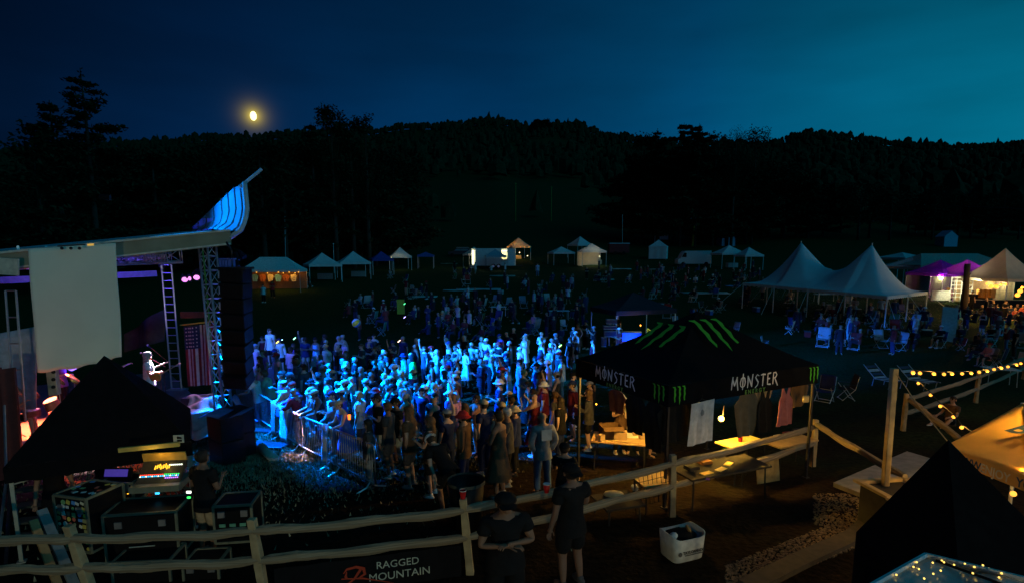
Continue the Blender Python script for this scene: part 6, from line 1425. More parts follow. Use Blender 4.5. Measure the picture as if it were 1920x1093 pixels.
f2, c2 = flight(448, 968, 8.5, .56, .6, .5, 'black flight case right of the man in pale shorts', rz=.14)
for i in range(3): MB().box((-.15 + i * .15, -.29, .3), (.09, .01, .05)).build('label_strip', mat('strip_green', (.15, .4, .25), .5), f2, world=False)
f3, c3 = flight(283, 1062, 7.95, .8, .45, .5, 'lower black road case behind the bottom fence rail', rz=.1)
f4, c4 = flight(390, 1062, 8.0, .5, .35, .45, 'small black case behind the lower rail right of the road case', rz=.1)
# case covered with stickers
f5, c5 = flight(172, 965, 8.3, .62, .85, .6, 'black case covered all over with colourful stickers', rz=-.25)
rs = random.Random(4); SCOL = [(.75, .72, .5), (.1, .3, .7), (.65, .65, .6), (.6, .5, .1), (.2, .45, .2), (.6, .15, .1), (.75, .75, .72), (.35, .35, .15)]
for i in range(8): mat('sticker%d' % i, SCOL[i], .5)
for i in range(9):
    for j in range(6):
        if rs.random() < .12: continue
        x = -.25 + j * .1 + rs.uniform(-.02, .02); z = .06 + i * .088 + rs.uniform(-.015, .015); a0 = rs.uniform(-.5, .5); w_, h_ = rs.uniform(.05, .085), rs.uniform(.04, .07)
        if rs.random() < .3: MB().tube([(x, -.302, z), (x, -.307 - .001 * rs.random(), z)], w_ / 2, 10).build('sticker', MATS['sticker%d' % rs.randrange(8)], f5, world=False)
        else: MB().box((x, -.304 - .002 * rs.random(), z), (w_, .006, h_), M3=Matrix.Rotation(a0, 3, 'Y')).build('sticker', MATS['sticker%d' % rs.randrange(8)], f5, world=False)
for i in range(14): MB().box((rs.uniform(-.27, .27), rs.uniform(-.25, .25), .853), (.07, .05, .004), rz=rs.uniform(0, 3)).build('sticker', MATS['sticker%d' % rs.randrange(8)], f5, world=False)
MB().box((-.36, 0, .32), (.02, .03, .02)).build('indicator', glow('orange_led', (1, .2, .02), 3), f5, world=False); MB().box((-.33, -.2, .30), (.02, .03, .02)).build('indicator', glow('orange_led', (1, .2, .02), 3), f5, world=False)
# mixing desk
dq = at(303, 888, 8.75); md_ = thing('mixing_desk', 'small mixing desk with lit coloured faders under the black canopy', 'mixing desk', dq, .15)
lo = Matrix.Rotation(R(38), 3, 'X')
MB().box((0, 0, 0), (.66, .5, .07), M3=lo).build('panel', mat('desk_dark', (.05, .045, .035), .4), md_, world=False, bevel=.01)
MB().box((0, .16, .23), (.66, .03, .17), M3=Matrix.Rotation(R(15), 3, 'X')).build('hood', mat('hood_amber', (.55, .33, .06), .5), md_, world=False)
MB().box((0, -.02, -.14), (.74, .55, .1)).build('tray', ALG, md_, world=False)
cols = [((1, .05, .03), 12), ((1, .45, .02), 10), ((.1, 1, .2), 8), ((.1, .5, 1), 10), ((.8, .15, 1), 6)]
LED = [glow('led_red', (1, .05, .02), 2.2), glow('led_amber', (1, .5, .03), 1.8), glow('led_green', (.05, 1, .15), 1.6), glow('led_cyan', (.05, .6, 1), 1.8), glow('led_violet', (.6, .2, 1), 1.8), glow('led_white', (.9, .95, .8), 2)]
def dp(x, y, z=.042): return tuple(lo @ V(x, y, z))
for i in range(20):
    x = -.29 + i * .03
    MB().box(dp(x, -.03), (.018, .01, .008), M3=lo).build('led', LED[0] if i < 12 else LED[2], md_, world=False)
    MB().box(dp(x, -.06), (.014, .02, .008), M3=lo).build('fader', LED[3] if i % 3 else LED[5], md_, world=False)
    if 6 <= i < 14: MB().box(dp(x, .10 + .015 * ((i * 7) % 3)), (.016, .07, .008), M3=lo).build('meter', LED[1], md_, world=False)
    if i >= 13: MB().box(dp(x, -.10), (.018, .016, .008), M3=lo).build('button', LED[4], md_, world=False); MB().box(dp(x, .14), (.018, .02, .008), M3=lo).build('button', LED[5], md_, world=False)
lamp('desk_light', 'POINT', dq + V(.0, -.0, .33), 1.1, (1, .62, .12), md_, size=.03)
MB().beam((-.55, -.1, .47), (.32, -.02, .50), .05, .07).build('lamp_bar', mat('bar_amber', (.6, .42, .1), .5), md_, world=False)
lamp('desk_light', 'POINT', dq + V(-.05, -.22, .40), .9, (1, .7, .15), md_, size=.02)
f6, c6 = flight(232, 915, 8.9, .52, .34, .45, 'rack of amber lit units left of the mixing desk', rz=.12)
for i in range(3):
    for j in range(8):
        if (i + j) % 3: MB().box((-.2 + j * .055, -.235, .07 + i * .10), (.02, .01, .012)).build('led', LED[1], f6, world=False)
c_ = at(222, 886, 8.9); sc_p = thing('small_screen', 'small violet blue glowing screen on the amber rack', 'screen', c_)
MB().box(c_, (.46, .04, .17), M3=Matrix.Rotation(-.35, 3, 'X')).build('bezel', BLACKP, sc_p); MB().box(c_ + V(-.02, -.025, .01), (.38, .01, .12), M3=Matrix.Rotation(-.35, 3, 'X')).build('display', glow('violet_screen', (.10, .06, .5), .35), sc_p)
for i, (px, py, yy, s_, m_, lb) in enumerate(((354, 922, 8.4, .07, LED[5], 'white green lit labels beside the man at the desk'), (354, 932, 8.4, .05, LED[2], 'small green lit label below the white one'), (295, 924, 8.55, .06, LED[3], 'small blue led cluster under the mixing desk'), (160, 946, 8.05, .07, LED[2], 'tiny lit wireless receiver on the sticker case'), (128, 972, 8.2, .05, glow('orange_led', (1, .2, .02), 3), 'orange standby light left of the sticker case'))):
    q = at(px, py, yy); t = thing('indicator_light', lb, 'light', q); MB().box(q, (s_, .02, s_ * .5)).build('lens', m_, t); MB().box(q + V(0, .03, 0), (s_ * 1.3, .04, s_ * .9)).build('housing', BLACKP, t)
q = at(160, 935, 8.3); rx = thing('wireless_receiver', 'small receiver with dots of coloured leds on the sticker case', 'receiver', q, .0)
MB().box((0, 0, 0), (.2, .15, .06)).build('body', BLACKP, rx, world=False)
for i in range(8): MB().box((-.08 + (i % 4) * .05, -.04 + (i // 4) * .06, .034), (.015, .015, .006)).build('led', LED[i % 5], rx, world=False)
# people around the desk
pm_ = hit(384, 838, 1.78)
person(pm_.x, pm_.y - .1, 20, 'holding a drink at the chest', top='tee', tc='black', bot='shorts', bc='tan', hair='short hair', hc='dark', label='man in black shirt and pale khaki shorts beside the mixing desk', h=1.78)
person(*at(108, 960, 9.0).xy, 150, 'standing with arms down', top='tee', tc='black', bot='trousers', bc='black', hair='short hair', hc='dark', z=g(-7, 9) - .1, label='dark figure standing behind the sticker case by the stairs', h=1.75)
person(*at(205, 930, 9.9).xy, 200, 'with folded arms', top='tee', tc='charcoal', bot='trousers', bc='black', hair='a cap', hc='black', z=g(-7, 9.9) - .3, label='shadowy technician in a black cap at the back of the desk', h=1.6)
ch2 = hit(440, 930, 0); stool = None
# leaning boards and pipes at lower left
for i, (a1, a2, w_, m_, lb) in enumerate((((62, 975, 7.6), (118, 1120, 7.2), .10, mat('board_orange', (.35, .2, .08), .7), 'slanted timber leaning beside the stairs'), ((78, 955, 7.8), (150, 1120, 7.3), .12, mat('board_grey', (.18, .2, .2), .5), 'slanted grey metal panel beside the timber'))):
    p, q = at(*a1), at(*a2); tag(MB().beam(p, q, w_, .05).build('leaning_board', m_, origin=q), lb, 'board')
for i in range(4): p, q = at(232 + i * 12, 1075, 7.9), at(236 + i * 10, 1130, 7.7); tag(MB().tube([p, q], .018, 6).build('metal_pipe', ALG, origin=q), ['first', 'second', 'third', 'fourth'][i] + ' upright metal pipe from the left in the bottom bundle', 'pipe', group='bundle of metal pipes')
# ================================================================== FOREGROUND PEOPLE AND BASKET
qb = hit(1277, 1040); bk_ = thing('storage_basket', 'white fabric storage basket with a printed logo on the ground', 'basket', qb, .38)
b = MB(); rc_ = []
def bprof(k, wx, wy, z):
    o_ = []
    for i in range(32):
        a0 = i / 32 * 6.2832; c_, s_ = math.cos(a0), math.sin(a0); e = .35
        o_.append((wx * math.copysign(abs(c_) ** e, c_), wy * math.copysign(abs(s_) ** e, s_), z + (.03 * math.cos(2 * a0) if k else 0)))
    return o_
lay = [bprof(0, .27, .20, 0), bprof(0, .285, .215, .02), bprof(0, .30, .23, .2), bprof(1, .315, .24, .42), bprof(1, .30, .225, .42), bprof(0, .285, .215, .2), bprof(0, .27, .2, .03)]
for l_ in lay: b.v += l_
for i in range(len(lay) - 1):
    for j in range(32): b.f.append((i * 32 + j, i * 32 + (j + 1) % 32, (i + 1) * 32 + (j + 1) % 32, (i + 1) * 32 + j)); b.m.append(0)
b.f.append(tuple(reversed(range(32)))); b.m.append(0)
b.build('basket', mat('basket_white', (.60, .58, .52), .85, bump=.3), bk_, world=False, smooth=True)
lm_ = mat('logo_dark', (.10, .09, .08), .8)
tmw = text_mesh('TAYLORMADE', .062, V(.045, -.232, .16), V(1, 0, 0), V(0, 0, 1), .008, bold=.003); tmw.build('lettering', lm_, bk_, world=False)
MB().box((.06, -.242, .135), (.36, .005, .012)).build('logo_bar', lm_, bk_, world=False)
b = MB(); b.tube([(-.21, -.236, .17), (-.21, -.243, .17)], .035, 14); b.build('logo_disc', lm_, bk_, world=False)
for i, (x, y, z, r_, m_, lb) in enumerate(((0, .02, .34, (.24, .17, .10), BLK, 'black clothing heaped inside the white basket'), (-.24, -.1, .43, (.06, .06, .05), mat('toy_bluewhite', (.45, .55, .6), .6), 'pale blue object on the left rim of the basket'), (.1, -.02, .45, (.03, .12, .02), mat('strap_tan', (.45, .25, .08), .7), 'tan strap lying over the clothes in the basket'))):
    q = qb + Matrix.Rotation(.38, 3, 'Z') @ V(x, y, z); tag(MB().ball(q, r_, 14, 8, lambda p: p * (1 + .12 * math.sin(p.x * 9 + p.y * 7))).build('basket_contents', m_, origin=q, smooth=True), lb, 'clothes' if i == 0 else 'item')
SK0 = (.42, .24, .16)
def stand(px, topy, h, face, pose, **k):
    p = hit(px, topy, h); return person(p.x, p.y, face, pose, h=h, **k), p
o, p = stand(1068, 852, 1.86, -30, 'holding a drink at the chest', top='tee', tc='black', bot='shorts', bc='black', hair='a backwards cap', hc='black', label='man in black polo, cap and white socks leaning by the fence', skin=(.22, .12, .08))
o.location.y -= .35; o.scale = (1.22, 1.18, 1.06)
for s in (-1, 1):
    pass
o2, p = stand(948, 893, 1.82, 165, 'with folded arms', top='tee', tc='black', bot='shorts', bc='black', hair='a cap', hc='black', label='man all in black facing the camera with his head bowed', skin=(.24, .13, .08))
o2.location.y -= .5; o2.scale = (1.35, 1.25, 1.04)
qc = o.location + V(-.34, .30, 1.30); cp = thing('red_cup', 'red plastic cup held by the man in the black polo', 'cup', qc)
MB().tube([qc, qc + V(0, 0, .13)], [.036, .052], 14).build('cup', RED, cp, smooth=True); MB().tube([qc + V(0, 0, .128), qc + V(0, 0, .138)], .054, 14).build('rim', mat('rim_white', (.8, .78, .75), .4), cp)
cs_ = [((1018, 770), 1.82, 200, 'with hands in pockets', dict(top='hoodie', tc='grey', bot='trousers', bc='denim', hair='bald', hc='dark', label='bald man in grey hoodie with white back print and jeans')),
 ((838, 797), 1.75, -40, 'bending forward', dict(top='tee', tc='black', bot='shorts', bc='black', hair='a backwards cap', hc='white', label='man in black with a white cap bending forward')),
 ((893, 738), 1.72, 250, 'holding a phone up in front', dict(top=None, tc='black', bot='shorts', bc='pale grey', hair='short hair', hc='dark', label='shirtless man in pale shorts facing the stage', skin=(.36, .19, .12))),
 ((1074, 697), 1.84, 100, 'with hands in pockets', dict(top='hoodie', tc='light blue', bot='trousers', bc='black', hair='a cap', hc='black', label='man in pale blue shirt and black cap left of the stall')),
 ((742, 745), 1.75, 230, 'standing with arms down', dict(top='tee', tc='black', bot='shorts', bc='khaki', hair='a cap', hc='black', label='man in black tee and khaki shorts behind the near barrier')),
 ((708, 738), 1.80, 240, 'with folded arms', dict(top='tee', tc='black', bot='shorts', bc='tan', hair='short hair', hc='dark', label='tall man in black tee beside the free end of barrier')),
 ((690, 785), 1.55, 255, 'holding a drink at the chest', dict(top='tee', tc='charcoal', bot='trousers', bc='grey', hair='long hair', hc='dark', label='woman with a glowing orange cup at the near barrier')),
 ((790, 725), 1.76, 220, 'walking', dict(top='tee', tc='navy', bot='shorts', bc='charcoal', hair='short hair', hc='dark', label='man walking in neon heeled trainers behind the near barrier')),
 ((815, 735), 1.74, 190, 'standing with arms down', dict(top='tee', tc='black', bot='trousers', bc='charcoal', hair='short hair', hc='dark', label='man in plain black behind the walking man')),
 ((1000, 728), 1.70, 290, 'standing with arms down', dict(top='tank', tc='red', bot='trousers', bc='black', hair='long hair', hc='dark', label='woman in a dark red top left of the bald man')),
 ((1225, 740), 1.68, 110, 'standing with arms down', dict(top='tank', tc='black', bot='shorts', bc='light blue', hair='long hair', hc='dark', label='woman in pale denim shorts at the sales table')),
 ((1165, 738), 1.66, 170, 'holding a drink at the chest', dict(top='tee', tc='brown', bot='trousers', bc='black', hair='a bucket hat', hc='white', label='seller with a pale hat behind the left sales table')),
 ((1190, 742), 1.62, 190, 'with folded arms', dict(top='tee', tc='cream', bot='trousers', bc='black', hair='a ponytail', hc='brown', label='seller in a cream top inside the black stall')),
 ((1060, 830), 1.2, 20, 'sitting', dict(top='tee', tc='black', bot='shorts', bc='black', hair='a cap', hc='black', label='seated person in black beside the left sales table'))]
for (px, py), h, fc, ps, k in cs_:
    p = hit(px, py, h if 'sitt' not in ps else 1.3); sc = 1.75 if h < 1.3 else h
    person(p.x, p.y, fc, ps, h=sc, **k)
bh = [o for o in bpy.data.objects if o.get('label', '').startswith('bald man in grey')][0]
b = MB(); b.box((0.02, -.155, 1.30), (.22, .012, .22)); b.build('back_print', mat('print_white', (.6, .62, .55), .8), bh, world=False)
bh.rotation_euler.z = R(20)
oc = hit(655, 830, 0); q = V(*at(655, 786, 13.3)); cp = thing('glowing_cup', 'small glowing orange cup in the hand of the woman at the barrier', 'cup', q)
MB().tube([q, q + V(0, 0, .12)], [.03, .04], 12).build('cup', glow('orange_glow', (1, .18, .02), 2.5), cp)
# waste bin shape by the fence
q = hit(875, 985); wb = thing('waste_bin', 'large round black rubbish bin behind the fence post', 'rubbish bin', q); MB().tube([q, q + V(0, 0, .85)], [.26, .32], 20, cap=False).build('bin', BLACKP, wb, smooth=True, solid=.01); MB().tube([q + V(0, 0, .82), q + V(0, 0, .88)], .34, 20, cap=False).build('rim', mat('rim_grey', (.06, .07, .06), .6), wb)
MB().tube([q + V(0, 0, .02), q + V(0, 0, .6)], .26, 16).build('rubbish_bag', BLK, wb)
# ================================================================== THE CROWD
LIT = []
def z3(x, y): return (400 + x / 3.416, 440 + y / 3.416)
def z5(x, y): return (820 + x / 2.876, 580 + y / 2.876)
STG = V(-12.5, 17.5, 0)
def face_stage(x, y, j=14): return math.degrees(math.atan2(STG.x - x, STG.y - y)) + rnd.uniform(-j, j)
GR = 'concert crowd in front of the stage'
front = [(280, 890), (360, 870), (485, 930), (545, 980), (625, 930), (690, 960)]
special = {(625, 905): 'with one arm raised high'}
pts3 = [(280, 885), (360, 868), (485, 930), (540, 975), (625, 925), (690, 955), (730, 915), (765, 868), (740, 815), (845, 835), (905, 785), (945, 845), (885, 900), (980, 925), (1095, 885), (1140, 905), (1155, 955), (1150, 825), (1180, 785), (1220, 760), (1275, 765), (1350, 715), (1395, 712), (1430, 735), (1475, 795), (1285, 865), (1400, 815), (1385, 885), (1500, 835), (1510, 685), (1605, 645), (1690, 735), (1720, 655), (1750, 665), (1835, 635), (1875, 760), (1780, 785), (820, 985), (670, 890), (1040, 980)]
pts5 = [(150, 132), (185, 178), (240, 145), (265, 158), (330, 118), (375, 118), (412, 100), (470, 140), (375, 225), (290, 255), (562, 122), (620, 152), (735, 92), (748, 118), (105, 262), (640, 128), (480, 133), (60, 172), (530, 250), (655, 232)]
zones3 = ['by the front rail', 'in the blue lit crowd', 'near the stage barrier', 'amid the lit crowd', 'left of the lit group']
def pick(px): 
    return 'beside the subwoofers' if px < 520 else 'at the front rail' if px < 600 else 'left in the blue beam' if px < 690 else 'centre of the blue beam' if px < 790 else 'right in the blue beam' if px < 900 else 'at the lit crowd right end'
for i, (x, y) in enumerate(pts3):
    px, py = z3(x, y); p = hit(px, py - 1, 1.74)
    kw = {}
    if (x, y) in ((625, 925), (1510, 685)): kw = dict(pose='with one arm raised high')
    if (x, y) in ((1690, 735),): kw = dict(pose='with both arms raised', hair='long hair', hc='blond', tc='light blue')
    if (x, y) in ((1180, 785), (1275, 765)): kw = dict(hair='dreadlocks', hc='dark', tc='neon green')
    if (x, y) == (1385, 885): kw = dict(tc='neon green', top='tank')
    if (x, y) == (945, 845): kw = dict(hair='short hair', hc='grey', tc='grey', top='tee', pose='standing with arms down')
    if (x, y) in ((690, 955),): kw = dict(tc='pink', top='tee', hair='bald', hc='dark')
    if i < 6: kw.setdefault('pose', 'leaning both arms on the rail') if (x, y) != (625, 925) else None
    unique_label_person(p.x, p.y, face_stage(p.x, p.y), pick(px), GR, h=1.74, **kw)
for x, y in pts5:
    px, py = z5(x, y); p = hit(px, py - 1, 1.74); kw = {}
    if (x, y) == (470, 140): kw = dict(top='dress', tc='white', hair='long hair', hc='blond')
    if (x, y) == (330, 118): kw = dict(pose='with one arm raised high')
    if (x, y) == (562, 122): kw = dict(pose='with folded arms', top='tee', tc='white')
    unique_label_person(p.x, p.y, face_stage(p.x, p.y), pick(px), GR, h=1.74, **kw)
# row along the rail
d = seg.normalized()
for s in [1.15, 1.4, 1.62, 1.85, 2.1, 2.35, 2.6, 2.85, 3.15, 3.4, 3.7, 4.0, 4.3]:
    p = g0 + seg * s + BN * rnd.uniform(.45, .6)
    if not free(p.x, p.y, .42): continue
    unique_label_person(p.x, p.y, math.degrees(math.atan2(-BN.x, -BN.y)) + rnd.uniform(-15, 15), 'at the barrier', GR, poses=['leaning both arms on the rail', 'holding a drink at the chest', 'leaning both arms on the rail', 'clapping at chest height'])
def fill(n, poly, zone, light, mind=.5, **k):
    c = tries = 0
    while c < n and tries < 4000:
        tries += 1; px = rnd.uniform(poly[0], poly[2]); py = rnd.uniform(poly[1], poly[3]); p = hit(px, py, 1.7)
        if not free(p.x, p.y, mind): continue
        rel = V(p.x, p.y, 0) - V(g0.x, g0.y, 0)
        if rel.dot(BN) < .4: continue
        z_ = zone(px, py) if callable(zone) else zone
        if unique_label_person(p.x, p.y, face_stage(p.x, p.y, 25), z_, GR, light=light, **k): c += 1
fill(27, (600, 690, 860, 745), lambda x, y: pick(x), True, .48)
fill(25, (850, 640, 1060, 690), lambda x, y: pick(x), True, .52)
fill(36, (476, 625, 650, 710), lambda x, y: 'in the dim crowd left', True, .6)
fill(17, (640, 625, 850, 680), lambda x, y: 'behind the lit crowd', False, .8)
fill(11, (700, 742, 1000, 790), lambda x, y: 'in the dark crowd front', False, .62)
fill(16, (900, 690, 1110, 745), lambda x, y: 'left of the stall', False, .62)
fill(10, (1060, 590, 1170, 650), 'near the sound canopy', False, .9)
# person on shoulders of the crowd in white, back left
p = hit(507, 645, 1.75); person(p.x, p.y, 200, 'standing with arms down', top='tee', tc='cream', bot='shorts', bc='black', hair='short hair', hc='brown', z=g(p.x, p.y) + .75, label='person in pale top raised above the dim crowd at back left', h=1.7)
cr2 = thing('cooler_box', 'pale cool box the raised person stands on', 'cool box', V(p.x, p.y, g(p.x, p.y))); MB().box(V(p.x, p.y, g(p.x, p.y) + .37), (.7, .5, .74)).build('body', mat('cooler', (.1, .1, .12), .6), cr2, bevel=.03)
# phones glowing in the crowd and glow sticks
for i, (px, py, c, lb) in enumerate(((508, 641, (.2, 1, .3), 'green glow stick at the raised person left'), (518, 643, (1, .8, .1), 'yellow glow beads below the raised person'), (525, 640, (.5, .8, 1), 'pale glow beads in the dim crowd'), (550, 636, (.3, 1, .5), 'green glow stick held in the dim crowd'), (746, 641, (1, .6, .4), 'tiny orange light in the dark behind the lit crowd'), (1048, 650, (.4, 1, .1), 'yellow green glow stick at the right of lit crowd'), (757, 596, (.5, .4, 1), 'violet led point near the green banner'), (757, 571, (.1, 1, .3), 'green led point on top of the green banner'))):
    q = hit(px, py, 1.5); z = V(q.x, q.y, q.z + 1.5); t = thing('glow_stick', lb, 'glow stick', z); MB().tube([z, z + V(.12, 0, .1)], .022, 6).build('stick', glow('gs%d' % i, c, 4), t)
# ball, banner
q = at(668, 605, 29.); bb_ = thing('beach_ball', 'white, yellow and blue beach ball tossed above the crowd', 'ball', q)
for k in range(6):
    m_ = [mat('ball_white', (.75, .78, .8), .4), mat('ball_yellow', (.8, .55, .03), .4), mat('ball_blue', (.1, .3, .7), .4)][k % 3]
    MB().grid(lambda u, v, k=k: q + Matrix.Rotation(.9, 3, 'Y') @ (V(math.sin(v * math.pi) * math.cos((k + u) * 1.0472), math.sin(v * math.pi) * math.sin((k + u) * 1.0472), math.cos(v * math.pi)) * .23), 5, 12).build('panel', m_, bb_, smooth=True)
q = hit(752, 592); ban = thing('upright_banner', 'yellow green upright banner standing behind the crowd', 'banner', q); MB().box(q + V(0, 0, .75), (.62, .05, 1.2)).build('sheet', mat('banner_lime', (.35, .5, .03), .7), ban); MB().tube([q + V(.33, 0, 0), q + V(.33, 0, 1.5)], .02, 6).build('pole', DARKM, ban)
# ================================================================== FIELD: CHAIRS, SITTERS, BLANKETS, TABLES
CHM = {}
def chair_proto():
    f = MB()
    for s in (-1, 1):
        f.tube([(s * .27, .22, 0), (s * .27, -.2, .44)], .013, 5); f.tube([(s * .27, -.22, 0), (s * .27, .22, .6)], .013, 5); f.tube([(s * .27, -.2, .42), (s * .27, -.32, .95)], .013, 5)
    for y, z in ((.22, .03), (-.2, .43), (-.22, .03)): f.tube([(-.27, y, z), (.27, y, z)], .012, 5)
    CHM['frame'] = f.mesh('frame', ALU)
    CHM['seat'] = MB().grid(lambda u, v: V(lerp(-.27, .27, u), lerp(.24, -.2, v), .43 - .05 * math.sin(math.pi * u)), 6, 4).mesh('seat', GENC, smooth=True)
    CHM['back'] = MB().grid(lambda u, v: V(lerp(-.27, .27, u), lerp(-.2, -.33, v) - .04 * math.sin(math.pi * u), lerp(.44, .98, v)), 6, 4).mesh('backrest', GENC, smooth=True)
    CHM['arm'] = MB().box((0, 0, 0), (.05, .4, .02)).mesh('armrest', DARKM)
chair_proto()
def chair(x, y, face, c, label, sc=1., group='folding chairs on the field', z=None):
    t = thing('folding_chair', label, 'chair', V(x, y, g(x, y) if z is None else z), -R(face), group); t.scale = (sc,) * 3
    for nm in ('frame', 'seat', 'back'):
        o = bpy.data.objects.new({'back': 'backrest'}.get(nm, nm), CHM[nm]); COL.objects.link(o); o.parent = t; o.color = (*c, 1)
        if nm != 'frame': md = o.modifiers.new('s', 'SOLIDIFY'); md.thickness = .015
    for s in (-1, 1): o = bpy.data.objects.new('armrest', CHM['arm']); COL.objects.link(o); o.parent = t; o.location = (s * .28, 0, .62)
    return t
chs = [(905, 582, (.7, .75, .75), 'striped pale beach chair in the middle field', 1.2), (924, 576, (.7, .8, .8), 'white beach chair right of the striped one', 1.2), (950, 580, (.35, .45, .5), 'grey chair right of the white beach chair', 1.2), (982, 578, (.25, .35, .4), 'dim grey green chair in the middle field', 1.2), (1030, 575, (.5, .6, .62), 'pale tall chair with seated people right of centre field', 1.3), (686, 578, (.55, .65, .6), 'pale folding chair alone behind the dim crowd', 1.3), (930, 612, (.1, .1, .35), 'dark blue chair with white legs by the small table', 1.3),
 (1542, 650, (.55, .6, .65), 'chair draped with a pale grey towel near the marquee', 1.3), (1652, 652, (.6, .62, .7), 'white chair left of the other below the marquee', 1.2), (1684, 657, (.6, .62, .7), 'white chair with blue seat below the marquee', 1.2), (1376, 628, (.35, .45, .5), 'lone grey chair behind the claw marked canopy', 1.), (1434, 652, (.3, .4, .6), 'small blue white chair behind the claw marked canopy', .8), (1600, 655, (.35, .03, .03), 'dark red chair beside the woman in the long dress', 1.1), (1575, 648, (.5, .6, .65), 'white chair left of the long dress', 1.),
 (1545, 752, (.03, .05, .22), 'navy folding chair with white frame at the right stall leg', 1.1), (1586, 748, (.05, .04, .03), 'dark chair with a thin tan frame right of the navy one', 1.1), (1700, 632, (.02, .04, .2), 'navy chair under the right end of the marquee', 1.2), (1715, 600, (.02, .03, .1), 'dark navy chair behind the marquee pole', 1.2), (1868, 690, (.03, .04, .1), 'dark chair occupied in the group at right', 1.2), (1270, 616, (.15, .3, .5), 'blue chair right of the black sound canopy', 1.), (1310, 600, (.2, .05, .02), 'rust red chair in the dark field centre', 1.)]
for px, py, c, lb, sc in chs: p = hit(px, py); chair(p.x, p.y, rnd.uniform(120, 330), tuple(q * .6 for q in c), lb, sc * .92)
# anonymous-looking sitters with chairs, scattered over the field
CN = {'navy': (.02, .03, .12), 'white': (.6, .65, .65), 'grey': (.25, .28, .3), 'teal': (.05, .25, .25), 'red': (.3, .02, .02), 'black': (.02, .02, .02), 'green': (.03, .12, .04), 'blue': (.05, .12, .4)}
spots_ = [(px, py) for px, py in ((762, 545), (775, 550), (790, 548), (800, 552), (1240, 505), (1255, 520), (1262, 530), (1268, 545), (1235, 535), (1290, 515), (1340, 520), (1335, 530), (1375, 515), (1385, 520), (1225, 550), (1010, 560), (1040, 570), (1050, 580), (1065, 560), (1540, 590), (1560, 600), (1575, 592), (1592, 600), (1630, 600), (1650, 590), (1640, 620), (1480, 560), (1840, 620), (1855, 640), (1870, 620), (1885, 650), (1830, 660), (1850, 680), (1900, 660), (1760, 640), (900, 600), (875, 595), (850, 590), (830, 600), (965, 600), (1000, 610), (700, 600), (720, 590), (1120, 520), (1135, 518), (1100, 515), (1230, 512), (1208, 510), (870, 515), (880, 510), (1180, 520), (580, 530), (1300, 560), (1345, 575), (1790, 610), (1910, 610))]
bz = lambda px, py: ('by the bulb lit tents' if px < 640 else 'on the left field' if px < 830 else 'on the middle field' if px < 1090 else 'before the white tents' if px < 1420 and py < 560 else 'in the dark centre' if px < 1450 else 'under the marquee' if px < 1760 and py < 625 else 'below the marquee' if px < 1790 else 'at the right edge')
for i, (px, py) in enumerate(spots_):
    p = hit(px, py + rnd.uniform(6, 12))
    if i % 3 == 0:
        unique_label_person(p.x, p.y, rnd.uniform(200, 320), bz(px, py), 'people out on the field', light=i % 2 == 0, poses=['standing with arms down', 'with folded arms', 'holding a drink at the chest', 'walking'])
    else:
        f = rnd.uniform(210, 300); cn = rnd.choice(list(CN)); o = unique_label_person(p.x, p.y, f, bz(px, py), 'people out on the field', light=i % 2 == 0, pose='sitting', top=rnd.choice(['tee', 'hoodie']))
        for _ in range(30):
            lb = '%s chair under the person in %s' % (cn, o['label'].split(' in ', 1)[1].split(', sitting')[0])
            if lb not in USED: break
        lb = lb + ' ' + bz(px, py); lb = ' '.join(lb.split()[:16]); USED.add(lb); chair(p.x, p.y, f, CN[cn], lb, 1.)
# empty chairs and cool boxes between the sitters
n_ = tries = 0
while n_ < 62 and tries < 3000:
    tries += 1; px, py = rnd.choice([(rnd.uniform(640, 1090), rnd.uniform(572, 632)), (rnd.uniform(1190, 1420), rnd.uniform(502, 600)), (rnd.uniform(1440, 1740), rnd.uniform(575, 640)), (rnd.uniform(1790, 1915), rnd.uniform(600, 690)), (rnd.uniform(700, 1100), rnd.uniform(510, 560))])
    p = hit(px, py)
    if not free(p.x, p.y, 1.0): continue
    cn = rnd.choice(['navy', 'grey', 'teal', 'red', 'black', 'green', 'blue', 'grey', 'white']); st_ = rnd.choice(['turned to the stage', 'turned away from the stage', 'standing askew', 'set low to the ground', 'with a sagging seat', 'with a high back'])
    kind = 'chair' if rnd.random() < .75 else 'cool box'
    lb = 'empty %s %s %s, %s' % (cn, kind, st_ if kind == 'chair' else rnd.choice(['with white lid', 'with closed lid', 'with pale lid', 'with dark lid']), bz(px, py))
    if lb in USED: continue
    USED.add(lb); n_ += 1; PEOPLE.append((p.x, p.y))
    if kind == 'chair': chair(p.x, p.y, {'turned to the stage': 270, 'turned away from the stage': 80}.get(st_, rnd.uniform(150, 330)), CN[cn], lb, {'set low to the ground': .75, 'with a high back': 1.15}.get(st_, .95))
    else:
        lid = (.6, .62, .62) if 'white' in lb or 'pale' in lb else ((.05, .05, .05) if 'dark' in lb else tuple(min(1, c * 1.6) for c in CN[cn]))
        t = thing('cool_box', lb, 'cool box', p, rnd.uniform(0, 3), 'cool boxes on the field'); MB().box((0, 0, .18), (.55, .34, .34)).build('body', GENC, t, world=False, color=CN[cn]); MB().box((0, 0, .385), (.57, .36, .06)).build('lid', GENC, t, world=False, color=lid); MB().tube([(-.27, -.19, .3), (-.1, -.22, .42), (.1, -.22, .42), (.27, -.19, .3)], .012, 5).build('handle', DARKM, t, world=False)
